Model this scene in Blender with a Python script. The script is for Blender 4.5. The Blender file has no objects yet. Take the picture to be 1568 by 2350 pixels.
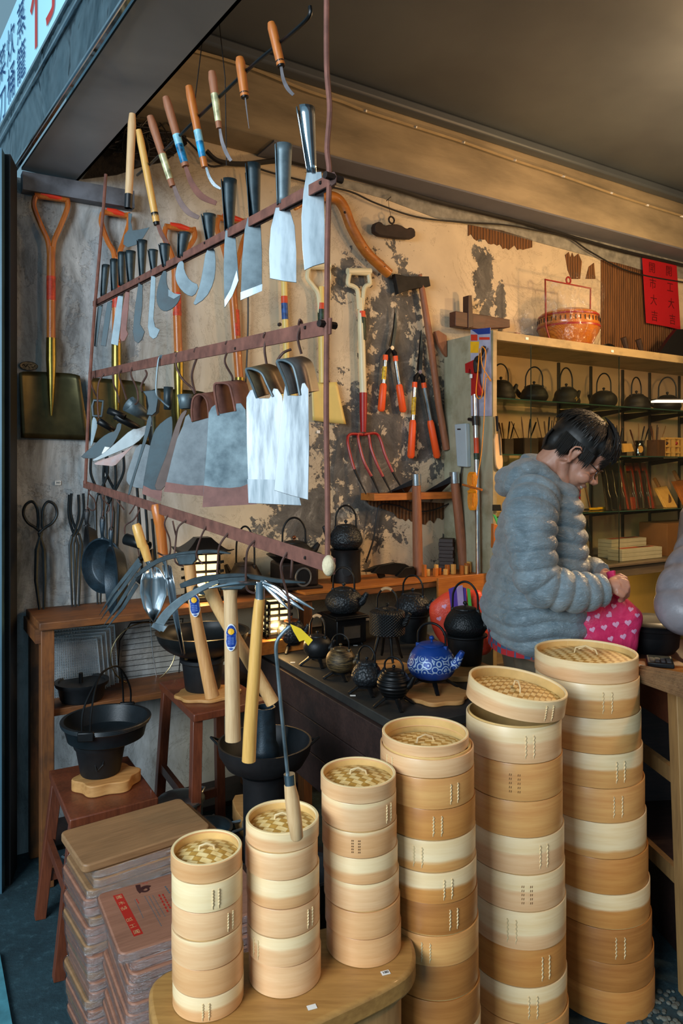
import bpy, bmesh, math, random
from mathutils import Vector, Matrix, Euler, noise
sc = bpy.context.scene
col = sc.collection
# ---------------- camera, light, exposure ----------------
F = 1660.0; CX = 784.0; YH = 1075.0; H = 1.5
cam_d = bpy.data.cameras.new('camera'); cam = bpy.data.objects.new('camera', cam_d); col.objects.link(cam)
cam.location = (0, 0, H); cam.rotation_euler = (math.pi/2, 0, 0)
cam_d.sensor_fit = 'VERTICAL'; cam_d.sensor_height = 36; cam_d.sensor_width = 24
cam_d.lens = F/2350*36; cam_d.shift_y = -(2350/2 - YH)/2350; cam_d.clip_start = 0.05
sc.camera = cam
sc.view_settings.view_transform = 'Standard'; sc.view_settings.look = 'None'
sc.view_settings.exposure = 0.12; sc.view_settings.gamma = 1.0; sc.view_settings.use_curve_mapping = False
world = bpy.data.worlds.new('overcast_sky'); sc.world = world; world.use_nodes = True
wn = world.node_tree.nodes; wn['Background'].inputs[0].default_value = (0.42, 0.74, 0.95, 1); wn['Background'].inputs[1].default_value = 0.38
def lamp(name, kind, loc, energy, color, size=0.2, rot=None, sizey=None, spot=None):
    d = bpy.data.lights.new(name, kind); d.energy = energy; d.color = color
    if kind == 'AREA':
        d.size = size
        if sizey: d.shape = 'RECTANGLE'; d.size_y = sizey
    elif kind in ('POINT', 'SPOT'): d.shadow_soft_size = size
    o = bpy.data.objects.new(name, d); col.objects.link(o); o.location = loc
    if rot is not None:
        o.rotation_euler = (Vector(rot)-Vector(loc)).to_track_quat('-Z', 'Y').to_euler()
    return o
# daylight coming in from the open street side, behind and left of the viewer
lamp('street_daylight', 'AREA', (-2.3, -1.6, 2.5), 225, (0.80, 0.91, 1.0), 2.2, rot=(-0.3, 2.6, 1.1), sizey=1.8)
# warm shop bulbs hung inside the room
lamp('shop_bulb', 'POINT', (1.75, 3.0, 2.9), 20, (1.0, 0.62, 0.32), 0.07)
lamp('shop_bulb', 'POINT', (2.3, 1.5, 2.5), 42, (1.0, 0.58, 0.30), 0.10)
lamp('counter_bulb', 'POINT', (1.75, 3.15, 2.0), 20, (1.0, 0.56, 0.24), 0.05).data.energy = 34

# ---------------- helpers ----------------
UV = Vector((.8505, .526, 0)); NV = Vector((.526, -.8505, 0)); W0 = Vector((-1.157, 2.87, 0))
UA = math.atan2(.526, .8505)
Z3 = Vector((0, 0, 1))
def P(px, py, d): return Vector(((px-CX)/F*d, d, H-(py-YH)/F*d))
def ray(px, py): return Vector(((px-CX)/F, 1.0, -(py-YH)/F))
C0 = Vector((0, 0, H))
def on(px, off):                      # ground point on the plane standing off the wall, at a picture column
    r = ray(px, YH); a = W0+NV*off; t = (a.dot(NV))/r.dot(NV)
    return Vector((r.x*t, r.y*t, 0))
def zat(py, d): return H-(py-YH)*d/F
class PL:                             # an upright plane; traced points are laid on it
    def __init__(s, px=0, py=0, d=1, yaw=0, wall=None, n=None):
        if wall is not None: s.N = NV.copy(); s.A = W0+NV*wall
        else:
            s.A = P(px, py, d); s.N = Vector(n) if n is not None else Vector((math.sin(yaw), -math.cos(yaw), 0))
    def p(s, px, py, off=0):
        r = ray(px, py); t = (s.A-C0).dot(s.N)/r.dot(s.N)
        return C0+r*t+s.N*off
    def sc(s, px, py): return s.p(px, py).y/F
class PZ:                             # horizontal plane
    def __init__(s, z): s.z = z
    def p(s, px, py, dz=0):
        t = (s.z-H)/ray(px, py).z; v = C0+ray(px, py)*t; v.z += dz; return v
def crop(x0, y0, s): return lambda x, y: (x0+x/s, y0+y/s)

class MB:
    def __init__(s): s.v = []; s.f = []; s.m = []; s.mi = 0
    def add(s, vs, fs):
        b = len(s.v); s.v += [Vector(v) for v in vs]; s.f += [[b+i for i in f] for f in fs]; s.m += [s.mi]*len(fs); return s
    def box(s, c, size, M=None, taper=1.0):
        x, y, z = [q/2 for q in size]; t = taper
        vs = [Vector(v) for v in [(-x, -y, -z), (x, -y, -z), (x, y, -z), (-x, y, -z), (-x*t, -y*t, z), (x*t, -y*t, z), (x*t, y*t, z), (-x*t, y*t, z)]]
        if M is not None: vs = [M @ v for v in vs]
        c = Vector(c); vs = [v+c for v in vs]
        return s.add(vs, [(0, 3, 2, 1), (4, 5, 6, 7), (0, 1, 5, 4), (1, 2, 6, 5), (2, 3, 7, 6), (3, 0, 4, 7)])
    def beam(s, a, b, w, h, up=Z3):   # box between two points, w sideways, h along up
        a = Vector(a); b = Vector(b); d = (b-a); L = d.length; d.normalize(); sd = d.cross(up)
        if sd.length < 1e-5: sd = Vector((1, 0, 0))
        sd.normalize(); u2 = sd.cross(d)
        vs = [q+sd*sx*w/2+u2*sz*h/2 for q in (a, b) for sx, sz in ((-1, -1), (1, -1), (1, 1), (-1, 1))]
        return s.add(vs, [(0, 1, 2, 3), (7, 6, 5, 4), (0, 4, 5, 1), (1, 5, 6, 2), (2, 6, 7, 3), (3, 7, 4, 0)])
    def tube(s, pts, r, n=8, caps=True, flat=1.0, closed=False, flatdir=None):
        pts = [Vector(p) for p in pts]; k = len(pts); rs = r if isinstance(r, (list, tuple)) else [r]*k
        vs = []; prev = None
        for i, p in enumerate(pts):
            if closed: t = pts[(i+1) % k]-pts[i-1]
            else: t = pts[min(i+1, k-1)]-pts[max(i-1, 0)]
            if t.length < 1e-9: t = Vector((0, 0, 1))
            t.normalize()
            if flatdir is not None: a = Vector(flatdir)-t*t.dot(Vector(flatdir))
            elif prev is None:
                a = Vector((0, 0, 1)) if abs(t.z) < .9 else Vector((1, 0, 0)); a = a-t*t.dot(a)
            else: a = prev-t*t.dot(prev)
            if a.length < 1e-6: a = t.orthogonal()
            a.normalize(); prev = a; b = t.cross(a)
            for j in range(n):
                an = 2*math.pi*j/n; vs.append(p+a*math.cos(an)*rs[i]*flat+b*math.sin(an)*rs[i])
        fs = []
        for i in range(k if closed else k-1):
            i2 = (i+1) % k
            for j in range(n): fs.append((i*n+j, i*n+(j+1) % n, i2*n+(j+1) % n, i2*n+j))
        if caps and not closed: fs.append(tuple(range(n))[::-1]); fs.append(tuple((k-1)*n+j for j in range(n)))
        return s.add(vs, fs)
    def lathe(s, prof, n=32, M=None, sx=1, sy=1, fn=None):
        vs = []; rings = []
        for r, z in prof:
            if r < 1e-6: rings.append([len(vs)]); vs.append(Vector((0, 0, z)))
            else:
                rings.append(list(range(len(vs), len(vs)+n)))
                for j in range(n):
                    a = 2*math.pi*j/n; rr = r*(fn(a, z) if fn else 1); vs.append(Vector((rr*math.cos(a)*sx, rr*math.sin(a)*sy, z)))
        fs = []
        for A, B in zip(rings, rings[1:]):
            for j in range(n):
                if len(A) == 1 and len(B) == 1: continue
                if len(A) == 1: fs.append((A[0], B[(j+1) % n], B[j]))
                elif len(B) == 1: fs.append((A[j], A[(j+1) % n], B[0]))
                else: fs.append((A[j], A[(j+1) % n], B[(j+1) % n], B[j]))
        if M is not None: vs = [M @ v for v in vs]
        return s.add(vs, fs)
    def prism(s, pts, off):           # closed outline swept by off
        pts = [Vector(p) for p in pts]; off = Vector(off); k = len(pts)
        return s.add(pts+[p+off for p in pts], [tuple(range(k)), tuple(range(2*k-1, k-1, -1))]+[(i, i+k, (i+1) % k+k, (i+1) % k) for i in range(k)])
    def slab(s, pts, z0, z1):         # outline in x,y between two heights
        return s.prism([Vector((p[0], p[1], z0)) for p in pts], (0, 0, z1-z0))
    def strip(s, a, b):               # quad strip between two point rows
        k = len(a); return s.add(list(a)+list(b), [(i, i+1, k+i+1, k+i) for i in range(k-1)])
    def sph(s, c, r, n=14, sx=1, sy=1, sz=1, M=None):
        prof = [(r*math.sin(math.pi*i/n), -r*math.cos(math.pi*i/n)) for i in range(n+1)]
        prof[0] = (0, -r); prof[-1] = (0, r)
        MM = Matrix.Translation(Vector(c)) @ (M if M is not None else Matrix()) @ Matrix.Diagonal((sx, sy, sz, 1))
        return s.lathe(prof, n*2, MM)
    def join(s, o): 
        b = len(s.v); s.v += o.v; s.f += [[b+i for i in f] for f in o.f]; s.m += o.m; return s
def smooth_pts(pts, it=2, closed=True):
    for _ in range(it):
        q = []; k = len(pts)
        rng = range(k) if closed else range(k-1)
        if not closed: q.append(pts[0])
        for i in rng:
            a, b = pts[i], pts[(i+1) % k]
            q.append(tuple(a[j]*.75+b[j]*.25 for j in range(len(a)))); q.append(tuple(a[j]*.25+b[j]*.75 for j in range(len(a))))
        if not closed: q.append(pts[-1])
        pts = q
    return pts
def spl(pts, n=6):                    # Catmull-Rom through points
    pts = [Vector(p) for p in pts]; out = []
    for i in range(len(pts)-1):
        p0 = pts[max(i-1, 0)]; p1 = pts[i]; p2 = pts[i+1]; p3 = pts[min(i+2, len(pts)-1)]
        for j in range(n):
            t = j/n; out.append(.5*((2*p1)+(p2-p0)*t+(2*p0-5*p1+4*p2-p3)*t*t+(3*p1-p0-3*p2+p3)*t**3))
    out.append(pts[-1]); return out
def mkobj(name, mb, mats, M=None, bevel=0, smooth=40, solid=0, subd=0):
    me = bpy.data.meshes.new(name)
    Mi = M.inverted() if M is not None else None
    me.from_pydata([tuple(Mi @ v) if Mi else tuple(v) for v in mb.v], [], mb.f)
    if not isinstance(mats, (list, tuple)): mats = [mats]
    for m in mats: me.materials.append(m)
    if len(mats) > 1: me.polygons.foreach_set('material_index', mb.m)
    bm = bmesh.new(); bm.from_mesh(me); bmesh.ops.recalc_face_normals(bm, faces=bm.faces); bm.to_mesh(me); bm.free()
    if smooth:
        me.polygons.foreach_set('use_smooth', [True]*len(me.polygons)); me.set_sharp_from_angle(angle=math.radians(smooth))
    me.update(); o = bpy.data.objects.new(name, me); col.objects.link(o)
    if solid: md = o.modifiers.new('solid', 'SOLIDIFY'); md.thickness = solid; md.offset = 0
    if bevel: md = o.modifiers.new('bevel', 'BEVEL'); md.width = bevel; md.segments = 2; md.limit_method = 'ANGLE'; md.angle_limit = math.radians(50)
    if subd: md = o.modifiers.new('sub', 'SUBSURF'); md.levels = subd; md.render_levels = subd
    return o
def tag(o, label, cat, group=None, kind=None):
    if label: o['label'] = label
    if cat: o['category'] = cat
    if group: o['group'] = group
    if kind: o['kind'] = kind
    return o
class Thing:
    def __init__(s, name, label, cat, loc=(0, 0, 0), rz=0, group=None, R=None):
        s.o = bpy.data.objects.new(name, None); s.o.empty_display_size = .03; col.objects.link(s.o)
        s.M = Matrix.Translation(Vector(loc)) @ (R if R is not None else Matrix.Rotation(rz, 4, 'Z')); s.o.matrix_world = s.M
        tag(s.o, label, cat, group)
    def part(s, name, mb, mat, parent=None, label=None, local=False, **k):
        o = mkobj(name, mb, mat, None if local else s.M, **k)
        o.parent = parent or s.o
        if label: o['label'] = label
        return o
def single(name, mb, mat, label, cat, loc, group=None, rz=0, kind=None, local=False, **k):
    M = Matrix.Translation(Vector(loc)) @ Matrix.Rotation(rz, 4, 'Z')
    o = mkobj(name, mb, mat, None if local else M, **k); o.matrix_world = M
    return tag(o, label, cat, group, kind)
def struct(name, mb, mat, loc=(0, 0, 0), parent=None, rz=0, **k):
    if parent is None: return single(name, mb, mat, None, None, loc, rz=rz, kind='structure', **k)
    o = mkobj(name, mb, mat, parent.matrix_world.copy(), **k); o.parent = parent; return o
def copy_tree(o, M, label=None):
    c = o.copy(); col.objects.link(c); c.matrix_world = M
    if label: c['label'] = label
    for ch in o.children:
        a = ch.copy(); col.objects.link(a); a.parent = c
        for g in ch.children:
            b = g.copy(); col.objects.link(b); b.parent = a
    return c

# ---------------- materials ----------------
def lin(h):
    h = h.lstrip('#'); c = [int(h[i:i+2], 16)/255 for i in (0, 2, 4)]
    return tuple(x/12.92 if x <= .04045 else ((x+.055)/1.055)**2.4 for x in c)+(1,)
class Nt:
    def __init__(s, name):
        s.m = bpy.data.materials.new(name); s.m.use_nodes = True; s.t = s.m.node_tree; s.b = s.t.nodes['Principled BSDF']
        s.tc = s.t.nodes.new('ShaderNodeTexCoord')
    def n(s, typ, **k):
        x = s.t.nodes.new(typ)
        for a, b in k.items(): setattr(x, a, b)
        return x
    def l(s, a, b): s.t.links.new(a, b)
    def mapn(s, scale=(1, 1, 1), rot=(0, 0, 0), coord='Object', loc=(0, 0, 0)):
        m = s.n('ShaderNodeMapping'); m.inputs['Scale'].default_value = scale; m.inputs['Rotation'].default_value = rot; m.inputs['Location'].default_value = loc
        s.l(s.tc.outputs[coord], m.inputs[0]); return m.outputs[0]
    def noise(s, vec, scale=5, detail=4, rough=.55, dist=0):
        x = s.n('ShaderNodeTexNoise'); x.inputs['Scale'].default_value = scale; x.inputs['Detail'].default_value = detail
        x.inputs['Roughness'].default_value = rough; x.inputs['Distortion'].default_value = dist
        if vec: s.l(vec, x.inputs['Vector'])
        return x.outputs['Fac']
    def ramp(s, fac, stops):
        r = s.n('ShaderNodeValToRGB'); e = r.color_ramp.elements
        while len(e) < len(stops): e.new(.5)
        for i, (p, c) in enumerate(stops): e[i].position = p; e[i].color = c
        s.l(fac, r.inputs[0]); return r.outputs[0]
    def mix(s, f, a, b, mode='MIX'):
        x = s.n('ShaderNodeMix', data_type='RGBA', blend_type=mode)
        for i, v in ((0, f), (6, a), (7, b)):
            if hasattr(v, 'default_value') or hasattr(v, 'links'): s.l(v, x.inputs[i])
            else: x.inputs[i].default_value = v
        return x.outputs[2]
    def math(s, op, a, b=0, c=0):
        x = s.n('ShaderNodeMath', operation=op)
        for i, v in enumerate((a, b, c)):
            if hasattr(v, 'links'): s.l(v, x.inputs[i])
            else: x.inputs[i].default_value = v
        return x.outputs[0]
    def bump(s, h, dist=.002, strength=.6):
        x = s.n('ShaderNodeBump'); x.inputs['Distance'].default_value = dist; x.inputs['Strength'].default_value = strength
        s.l(h, x.inputs['Height']); s.l(x.outputs[0], s.b.inputs['Normal'])
    def set(s, **k):
        for a, v in k.items():
            i = s.b.inputs[a.replace('_', ' ')]
            if hasattr(v, 'links'): s.l(v, i)
            else: i.default_value = v
        return s.m
_mc = {}
def plain(name, c, rough=.5, metal=0, var=.18, sc_=9, bump=0, coat=0, stretch=(1, 1, 1)):
    if name in _mc: return _mc[name]
    t = Nt(name); c = lin(c) if isinstance(c, str) else c
    v = t.mapn(stretch); f = t.noise(v, sc_, 5)
    d = tuple(x*(1-var*1.6) for x in c[:3])+(1,); e = tuple(min(1, x*(1+var)) for x in c[:3])+(1,)
    t.set(Base_Color=t.ramp(f, [(.3, d), (.7, e)]), Roughness=rough, Metallic=metal, Coat_Weight=coat)
    if bump: t.bump(t.noise(v, sc_*6, 3), bump)
    _mc[name] = t.m; return t.m
def wood(name, c1, c2, rough=.5, axis=2, sc_=14, streak=14, bump=.0006, coat=0, stain=None):
    if name in _mc: return _mc[name]
    t = Nt(name); s = [streak]*3; s[axis] = 1.0
    v = t.mapn(tuple(s)); f = t.noise(v, sc_/6, 6, .6, .6); g = t.noise(v, sc_*1.5, 4)
    base = t.ramp(f, [(.25, lin(c1)), (.75, lin(c2))]); base = t.mix(.35, base, t.ramp(g, [(.35, lin(c1)), (.65, lin(c2))]))
    if stain:
        k = t.noise(t.mapn(), 5, 5, .65); base = t.mix(t.ramp(k, [(.5, (0, 0, 0, 1)), (.68, (.8, .8, .8, 1))]), base, lin(stain))
    t.set(Base_Color=base, Roughness=rough, Coat_Weight=coat)
    t.bump(g, bump, .5); _mc[name] = t.m; return t.m
def metal(name, c1, c2, rough=.35, r2=None, sc_=8, stretch=(1, 1, 1), m=1.0, bump=0, pos=(.35, .65)):
    if name in _mc: return _mc[name]
    t = Nt(name); v = t.mapn(stretch); f = t.noise(v, sc_, 6, .62)
    rr = t.ramp(f, [(.3, (rough,)*3+(1,)), (.7, ((r2 or rough),)*3+(1,))])
    t.set(Base_Color=t.ramp(f, [(pos[0], lin(c1)), (pos[1], lin(c2))]), Roughness=rr, Metallic=m)
    if bump: t.bump(t.noise(v, sc_*5, 4), bump)
    _mc[name] = t.m; return t.m
def emis(name, c, s):
    t = Nt(name); t.set(Base_Color=lin(c), Emission_Color=lin(c), Emission_Strength=s); return t.m
def glass(name, tint='#dfe9e4', alpha=.12, rough=.02):
    t = Nt(name); tr = t.n('ShaderNodeBsdfTransparent'); mx = t.n('ShaderNodeMixShader'); gl = t.n('ShaderNodeBsdfGlossy')
    gl.inputs['Roughness'].default_value = rough; tr.inputs[0].default_value = lin(tint); gl.inputs[0].default_value = (1, 1, 1, 1)
    fr = t.n('ShaderNodeLayerWeight'); fr.inputs[0].default_value = .5; fp = t.math('POWER', fr.outputs['Facing'], 5.0); a = t.math('ADD', t.math('MULTIPLY', fp, .7), alpha)
    t.l(a, mx.inputs[0]); t.l(tr.outputs[0], mx.inputs[1]); t.l(gl.outputs[0], mx.inputs[2])
    t.l(mx.outputs[0], t.t.nodes['Material Output'].inputs[0]); return t.m

IRON = plain('cast_iron', '#17191b', .48, .3, .25, 40, .0006)
IRON2 = plain('iron_black', '#141516', .4, .5, .2, 25, .0003)
IRONB = plain('iron_brown', '#2a201b', .5, .4, .35, 30, .0006)
BLUEK = plain('blue_enamel', '#123f8e', .35, .2, .25, 30, .0005)
RUST = plain('rusty_bar', '#74493c', .75, .1, .25, 30, .0006)
RUSTD = plain('rusty_wire', '#553c34', .6, .5, .3, 40)
DARKST = metal('dark_steel', '#1c262a', '#3c4c52', .42, .6, 14, m=.5, bump=.0003)
BLUEST = metal('grey_forged_steel', '#3c4a50', '#74848a', .42, .55, 9, m=.5)
SHINE = metal('polished_steel', '#66767e', '#b8c4ca', .3, .45, 2.2, (5, 5, 1.2), m=.75, pos=(.38, .6))
CHROME = metal('bright_steel', '#b9c2c8', '#e8eef2', .14, .28, 6)
RUSTPL = metal('rust_edge', '#6a4a44', '#8a625a', .6, .7, 20, m=.4)
WH = wood('handle_wood', '#a8743c', '#d8a464', .5, 2, 14, 10)
WHO = wood('handle_orange_wood', '#8f4a18', '#c9752e', .38, 2, 14, 10, coat=.2)
WHP = wood('handle_pale_wood', '#b98d5c', '#dfbc8c', .55, 2, 14, 10)
WHY = wood('handle_yellow_wood', '#c08a3c', '#e5b464', .42, 2, 14, 10, coat=.2)
WHB = wood('handle_brown_wood', '#7a4a30', '#a56a48', .6, 2, 14, 10)
STOOLW = wood('stool_brown_wood', '#4a2416', '#7c4026', .42, 2, 12, 8, coat=.15)
BENCHW = wood('bench_wood', '#4a2a16', '#8a5426', .6, 0, 10, 8, stain='#33231a')
BENCHV = wood('bench_post_wood', '#4a2a16', '#8a5426', .6, 2, 10, 8, stain='#33231a')
ORW = wood('orange_plank_wood', '#8a4a1c', '#c47a30', .5, 0, 10, 8)
BOARDW = wood('board_wood', '#7d5c3c', '#a47c54', .5, 0, 10, 12)
BOARDR = wood('board_red_wood', '#7e5440', '#a8755c', .5, 0, 10, 12)
DKW = wood('dark_plank_wood', '#1d1210', '#3e2a24', .6, 0, 10, 8, stain='#120d0c')
PEDW = wood('pedestal_wood', '#8c6130', '#c0904e', .45, 0, 8, 9, coat=.1)
SLABW = wood('slab_wood', '#9a6834', '#cf9c5e', .55, 0, 10, 6)
WHITEP = plain('white_paper', '#e6e6e0', .6, 0, .04)
BLK = plain('black_plastic', '#0e0f11', .4, 0, .1)
ORANGE = plain('orange_grip', '#f4581c', .45, 0, .05)
RED = plain('red_paint', '#a01818', .38, 0, .1)
REDG = plain('red_grip', '#d43a22', .35, 0, .1)
CREAM = plain('cream_paint', '#dcd2ac', .38, 0, .05)
YEL = plain('yellow_paint', '#e2c672', .4, 0, .06)
GOLDB = metal('olive_brass_steel', '#38331f', '#585234', .3, .42, 5, m=.75)
GOLDS = metal('brass_socket', '#5c5124', '#9a8a48', .25, .4, 5)
def text(name, s, size, M, mat, parent=None, ext=.0002, M0=None, sx=1.0):
    cu = bpy.data.curves.new(name, 'FONT'); cu.body = s; cu.size = size; cu.align_x = 'CENTER'; cu.align_y = 'CENTER'; cu.extrude = ext
    o = bpy.data.objects.new('tmp', cu); col.objects.link(o)
    dg = bpy.context.evaluated_depsgraph_get(); me = bpy.data.meshes.new_from_object(o.evaluated_get(dg)); col.objects.unlink(o); bpy.data.objects.remove(o)
    for v in me.vertices: v.co.x *= sx
    MM = M if M0 is None else M0.inverted() @ M
    me.transform(MM); me.materials.clear(); me.materials.append(mat)
    r = bpy.data.objects.new(name, me); col.objects.link(r)
    if parent: r.parent = parent
    return r
def frame3(o, x, y, z):               # matrix from axes
    return Matrix(((x[0], y[0], z[0], o[0]), (x[1], y[1], z[1], o[1]), (x[2], y[2], z[2], o[2]), (0, 0, 0, 1)))
# ---------------- room ----------------
# plaster wall, cream paint peeling off grey render; local x runs along the wall, z up
t = Nt('peeling_plaster'); vec = t.mapn(); big = t.noise(vec, 1.6, 8, .62, .4); fine = t.noise(vec, 11, 10, .72, .3); sp = t.noise(vec, 30, 4)
cream = t.ramp(t.noise(vec, 3, 6), [(.3, lin('#b8a88e')), (.7, lin('#ddcbaa'))])
grey = t.ramp(t.noise(vec, 7, 8, .75, .8), [(.3, lin('#3f3e3b')), (.55, lin('#67645e')), (.72, lin('#b0aca2'))])
sep = t.n('ShaderNodeSeparateXYZ'); t.l(vec, sep.inputs[0])
def blob(cx, cz, rx, rz):             # where the paint has come away
    a = t.math('MULTIPLY', t.math('SUBTRACT', sep.outputs[0], cx), 1/rx); b = t.math('MULTIPLY', t.math('SUBTRACT', sep.outputs[2], cz), 1/rz)
    return t.math('SUBTRACT', 1.0, t.math('SQRT', t.math('ADD', t.math('MULTIPLY', a, a), t.math('MULTIPLY', b, b))))
def wxz(px, py):
    p = PL(wall=0).p(px, py); return ((p-W0).dot(UV), p.z)
acc = None
for (px, py, rx, rz) in [(850, 1060, .36, .50), (905, 780, .20, .50), (1110, 640, .10, .25), (985, 960, .16, .34), (700, 1190, .26, .16), (800, 640, .12, .12), (235, 760, .16, .38), (230, 640, .09, .2), (100, 1280, .16, .3), (60, 560, .1, .2), (1150, 700, .05, .18), (1060, 1260, .2, .1)]:
    cx, cz = wxz(px, py); k = blob(cx, cz, rx, rz); acc = k if acc is None else t.math('MAXIMUM', acc, k)
m1 = t.math('ADD', t.math('MULTIPLY', t.math('MAXIMUM', acc, -.55), .55), t.math('MULTIPLY', t.math('SUBTRACT', fine, .5), 2.1))
mask = t.ramp(m1, [(.10, (0, 0, 0, 1)), (.125, (1, 1, 1, 1))])
bs = t.mix(mask, cream, grey)
# dirty grey wall, with bluish daylight painted into its colour toward the street end
lw = t.ramp(sep.outputs[0], [(.30, (1, 1, 1, 1)), (.75, (0, 0, 0, 1))])
day_grey = t.ramp(t.noise(t.mapn((3, 3, .8)), 3, 8, .7, .5), [(.3, lin('#45474a')), (.45, lin('#8a9296')), (.65, lin('#c2cace'))])
bs = t.mix(t.math('MULTIPLY', lw, .9), bs, day_grey)
cr = t.noise(t.mapn(), 2.2, 10, .78, 1.2); crk = t.ramp(t.math('ABSOLUTE', t.math('SUBTRACT', cr, .5)), [(0, (.35, .3, .26, 1)), (.006, (1, 1, 1, 1))])
bs = t.mix(.8, bs, crk, 'MULTIPLY')
br = t.ramp(t.noise(t.mapn(), 1.4, 8, .7), [(.62, (0, 0, 0, 1)), (.7, (.75, .75, .75, 1))])
bs = t.mix(t.math('MULTIPLY', br, .45), bs, lin('#4a3524'))
dt = t.ramp(sp, [(.68, (1, 1, 1, 1)), (.73, (.35, .3, .25, 1))]); bs = t.mix(.5, bs, dt, 'MULTIPLY')
t.set(Base_Color=bs, Roughness=.85); t.bump(t.math('ADD', t.math('MULTIPLY', mask, -.7), t.math('MULTIPLY', fine, .4)), .004, .7)
WALLM = t.m
wb = MB(); LT = 7.0
wb.box((LT/2+.05, .1, 1.7), (LT-.1, .2, 3.6)); wb.box((-.15, .1, 1.3), (.5, .2, 2.66))
wall_l = mkobj('wall_left', wb, WALLM); wall_l.matrix_world = Matrix.Translation(W0) @ Matrix.Rotation(UA, 4, 'Z'); wall_l['kind'] = 'structure'
PLAST = plain('cream_plaster', '#8d8069', .85, 0, .2, 4, .002)
def at(s_, off): return W0+UV*s_+NV*off          # along the wall, out from it
ROOMD = 3.9; ENDS = 6.2
t = Nt('ceiling_paint'); v = t.mapn(); t.set(Base_Color=t.ramp(t.noise(v, 1.1, 4), [(.3, lin('#454c54')), (.7, lin('#5a6268'))]), Roughness=.42); t.bump(t.noise(v, 2.4, 3), .01, .25); CEILM = t.m
mb = MB(); CZ = 3.286
P_A1 = P(555, 0, 1.79); 
# storefront line (soffit inner edge) direction
SA0 = P(180, 415, (2.66-H)*F/(YH-415)); SA1 = P(555, 0, (2.66-H)*F/YH); SD = (SA1-SA0); SD.z = 0; SD.normalize()
SN = Vector((SD.y, -SD.x, 0)); SN = SN if SN.x < 0 else -SN       # points out to the street
SB0 = P(37, 375, (2.66-H)*F/(YH-375)); OW = (SB0-SA0).dot(SN)
def st(a, b, z): 
    q = SA0+SD*a+SN*b; return Vector((q.x, q.y, z))
c1 = st(.15, .1, 0); c2 = st(6.5, .1, 0)
mb.slab([(c1.x, c1.y), (c2.x, c2.y), (c2.x+6, c2.y+4), (at(ENDS+.4, 0).x, at(ENDS+.4, 0).y), (at(-.05, -.1).x, at(-.05, -.1).y)], CZ, CZ+.15)
struct('ceiling', mb, CEILM)
# floor: rough tarmac-dark concrete
t = Nt('dark_concrete'); v = t.mapn(); f = t.noise(v, 30, 8, .75); g = t.noise(v, 3, 6)
bs = t.mix(.6, t.ramp(f, [(.35, lin('#14282e')), (.55, lin('#24424a')), (.7, lin('#5d8088'))]), t.ramp(g, [(.35, lin('#15262c')), (.7, lin('#2f4c54'))]))
t.set(Base_Color=bs, Roughness=.7); t.bump(f, .006, .8); FLOORM = t.m
mb = MB(); mb.box((2, 1.5, -.05), (16, 16, .1)); struct('floor', mb, FLOORM)
mb = MB(); a = at(ENDS, -.1); b = at(ENDS, ROOMD+.1); mb.slab([a[:2], b[:2], (b+UV*.15)[:2], (a+UV*.15)[:2]], 0, CZ); struct('wall_back', mb, PLAST)
mb = MB(); a = at(2.6, ROOMD); b = at(ENDS, ROOMD); mb.slab([a[:2], b[:2], (b+NV*.15)[:2], (a+NV*.15)[:2]], 0, CZ); struct('wall_right', mb, PLAST)
# concrete beam along the left wall, underside and picture-rail step
BEAMM = plain('stained_beam_paint', '#94866c', .8, 0, .32, 2.2, .004, stretch=(.8, 1, 3))
mb = MB(); off = .182; a = at(.12, -.02); b = at(ENDS, -.02)
mb.slab([a[:2], b[:2], (b+NV*(off+.02))[:2], (a+NV*(off+.02))[:2]], 2.95, CZ)
beam = struct('trim_1', mb, BEAMM, loc=tuple(at(0, 0)), rz=UA, bevel=.006)
mb = MB(); a = at(.12, .18); b = at(ENDS, .18); mb.slab([a[:2], b[:2], (b+NV*.07)[:2], (a+NV*.07)[:2]], CZ-.05, CZ); struct('trim_2', mb, CEILM, bevel=.012)
UND = plain('grey_beam_underside', '#6d6f78', .8, 0, .1, 3)
mb = MB(); a = at(.9, .0); b = at(ENDS, .0); mb.slab([a[:2], b[:2], (b+NV*.178)[:2], (a+NV*.178)[:2]], 2.942, 2.951); struct('trim_3', mb, UND)
# strip of older whitewash under the beam
mb = MB(); pw = PL(wall=.004); pts = []
for px, py in [(700, 395), (1000, 455), (1250, 500), (1400, 545), (1568, 585), (1700, 620)]: pts.append(pw.p(px, py))
lo = [pw.p(px, py) for px, py in [(1700, 650), (1568, 640), (1480, 628), (1400, 600), (1250, 560), (1100, 520), (1000, 500), (880, 455), (780, 428)]]
mb.prism(pts+lo, -NV*.006); struct('trim_4', mb, plain('old_whitewash', '#8f8c80', .85, 0, .25, 20, .002))
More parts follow.
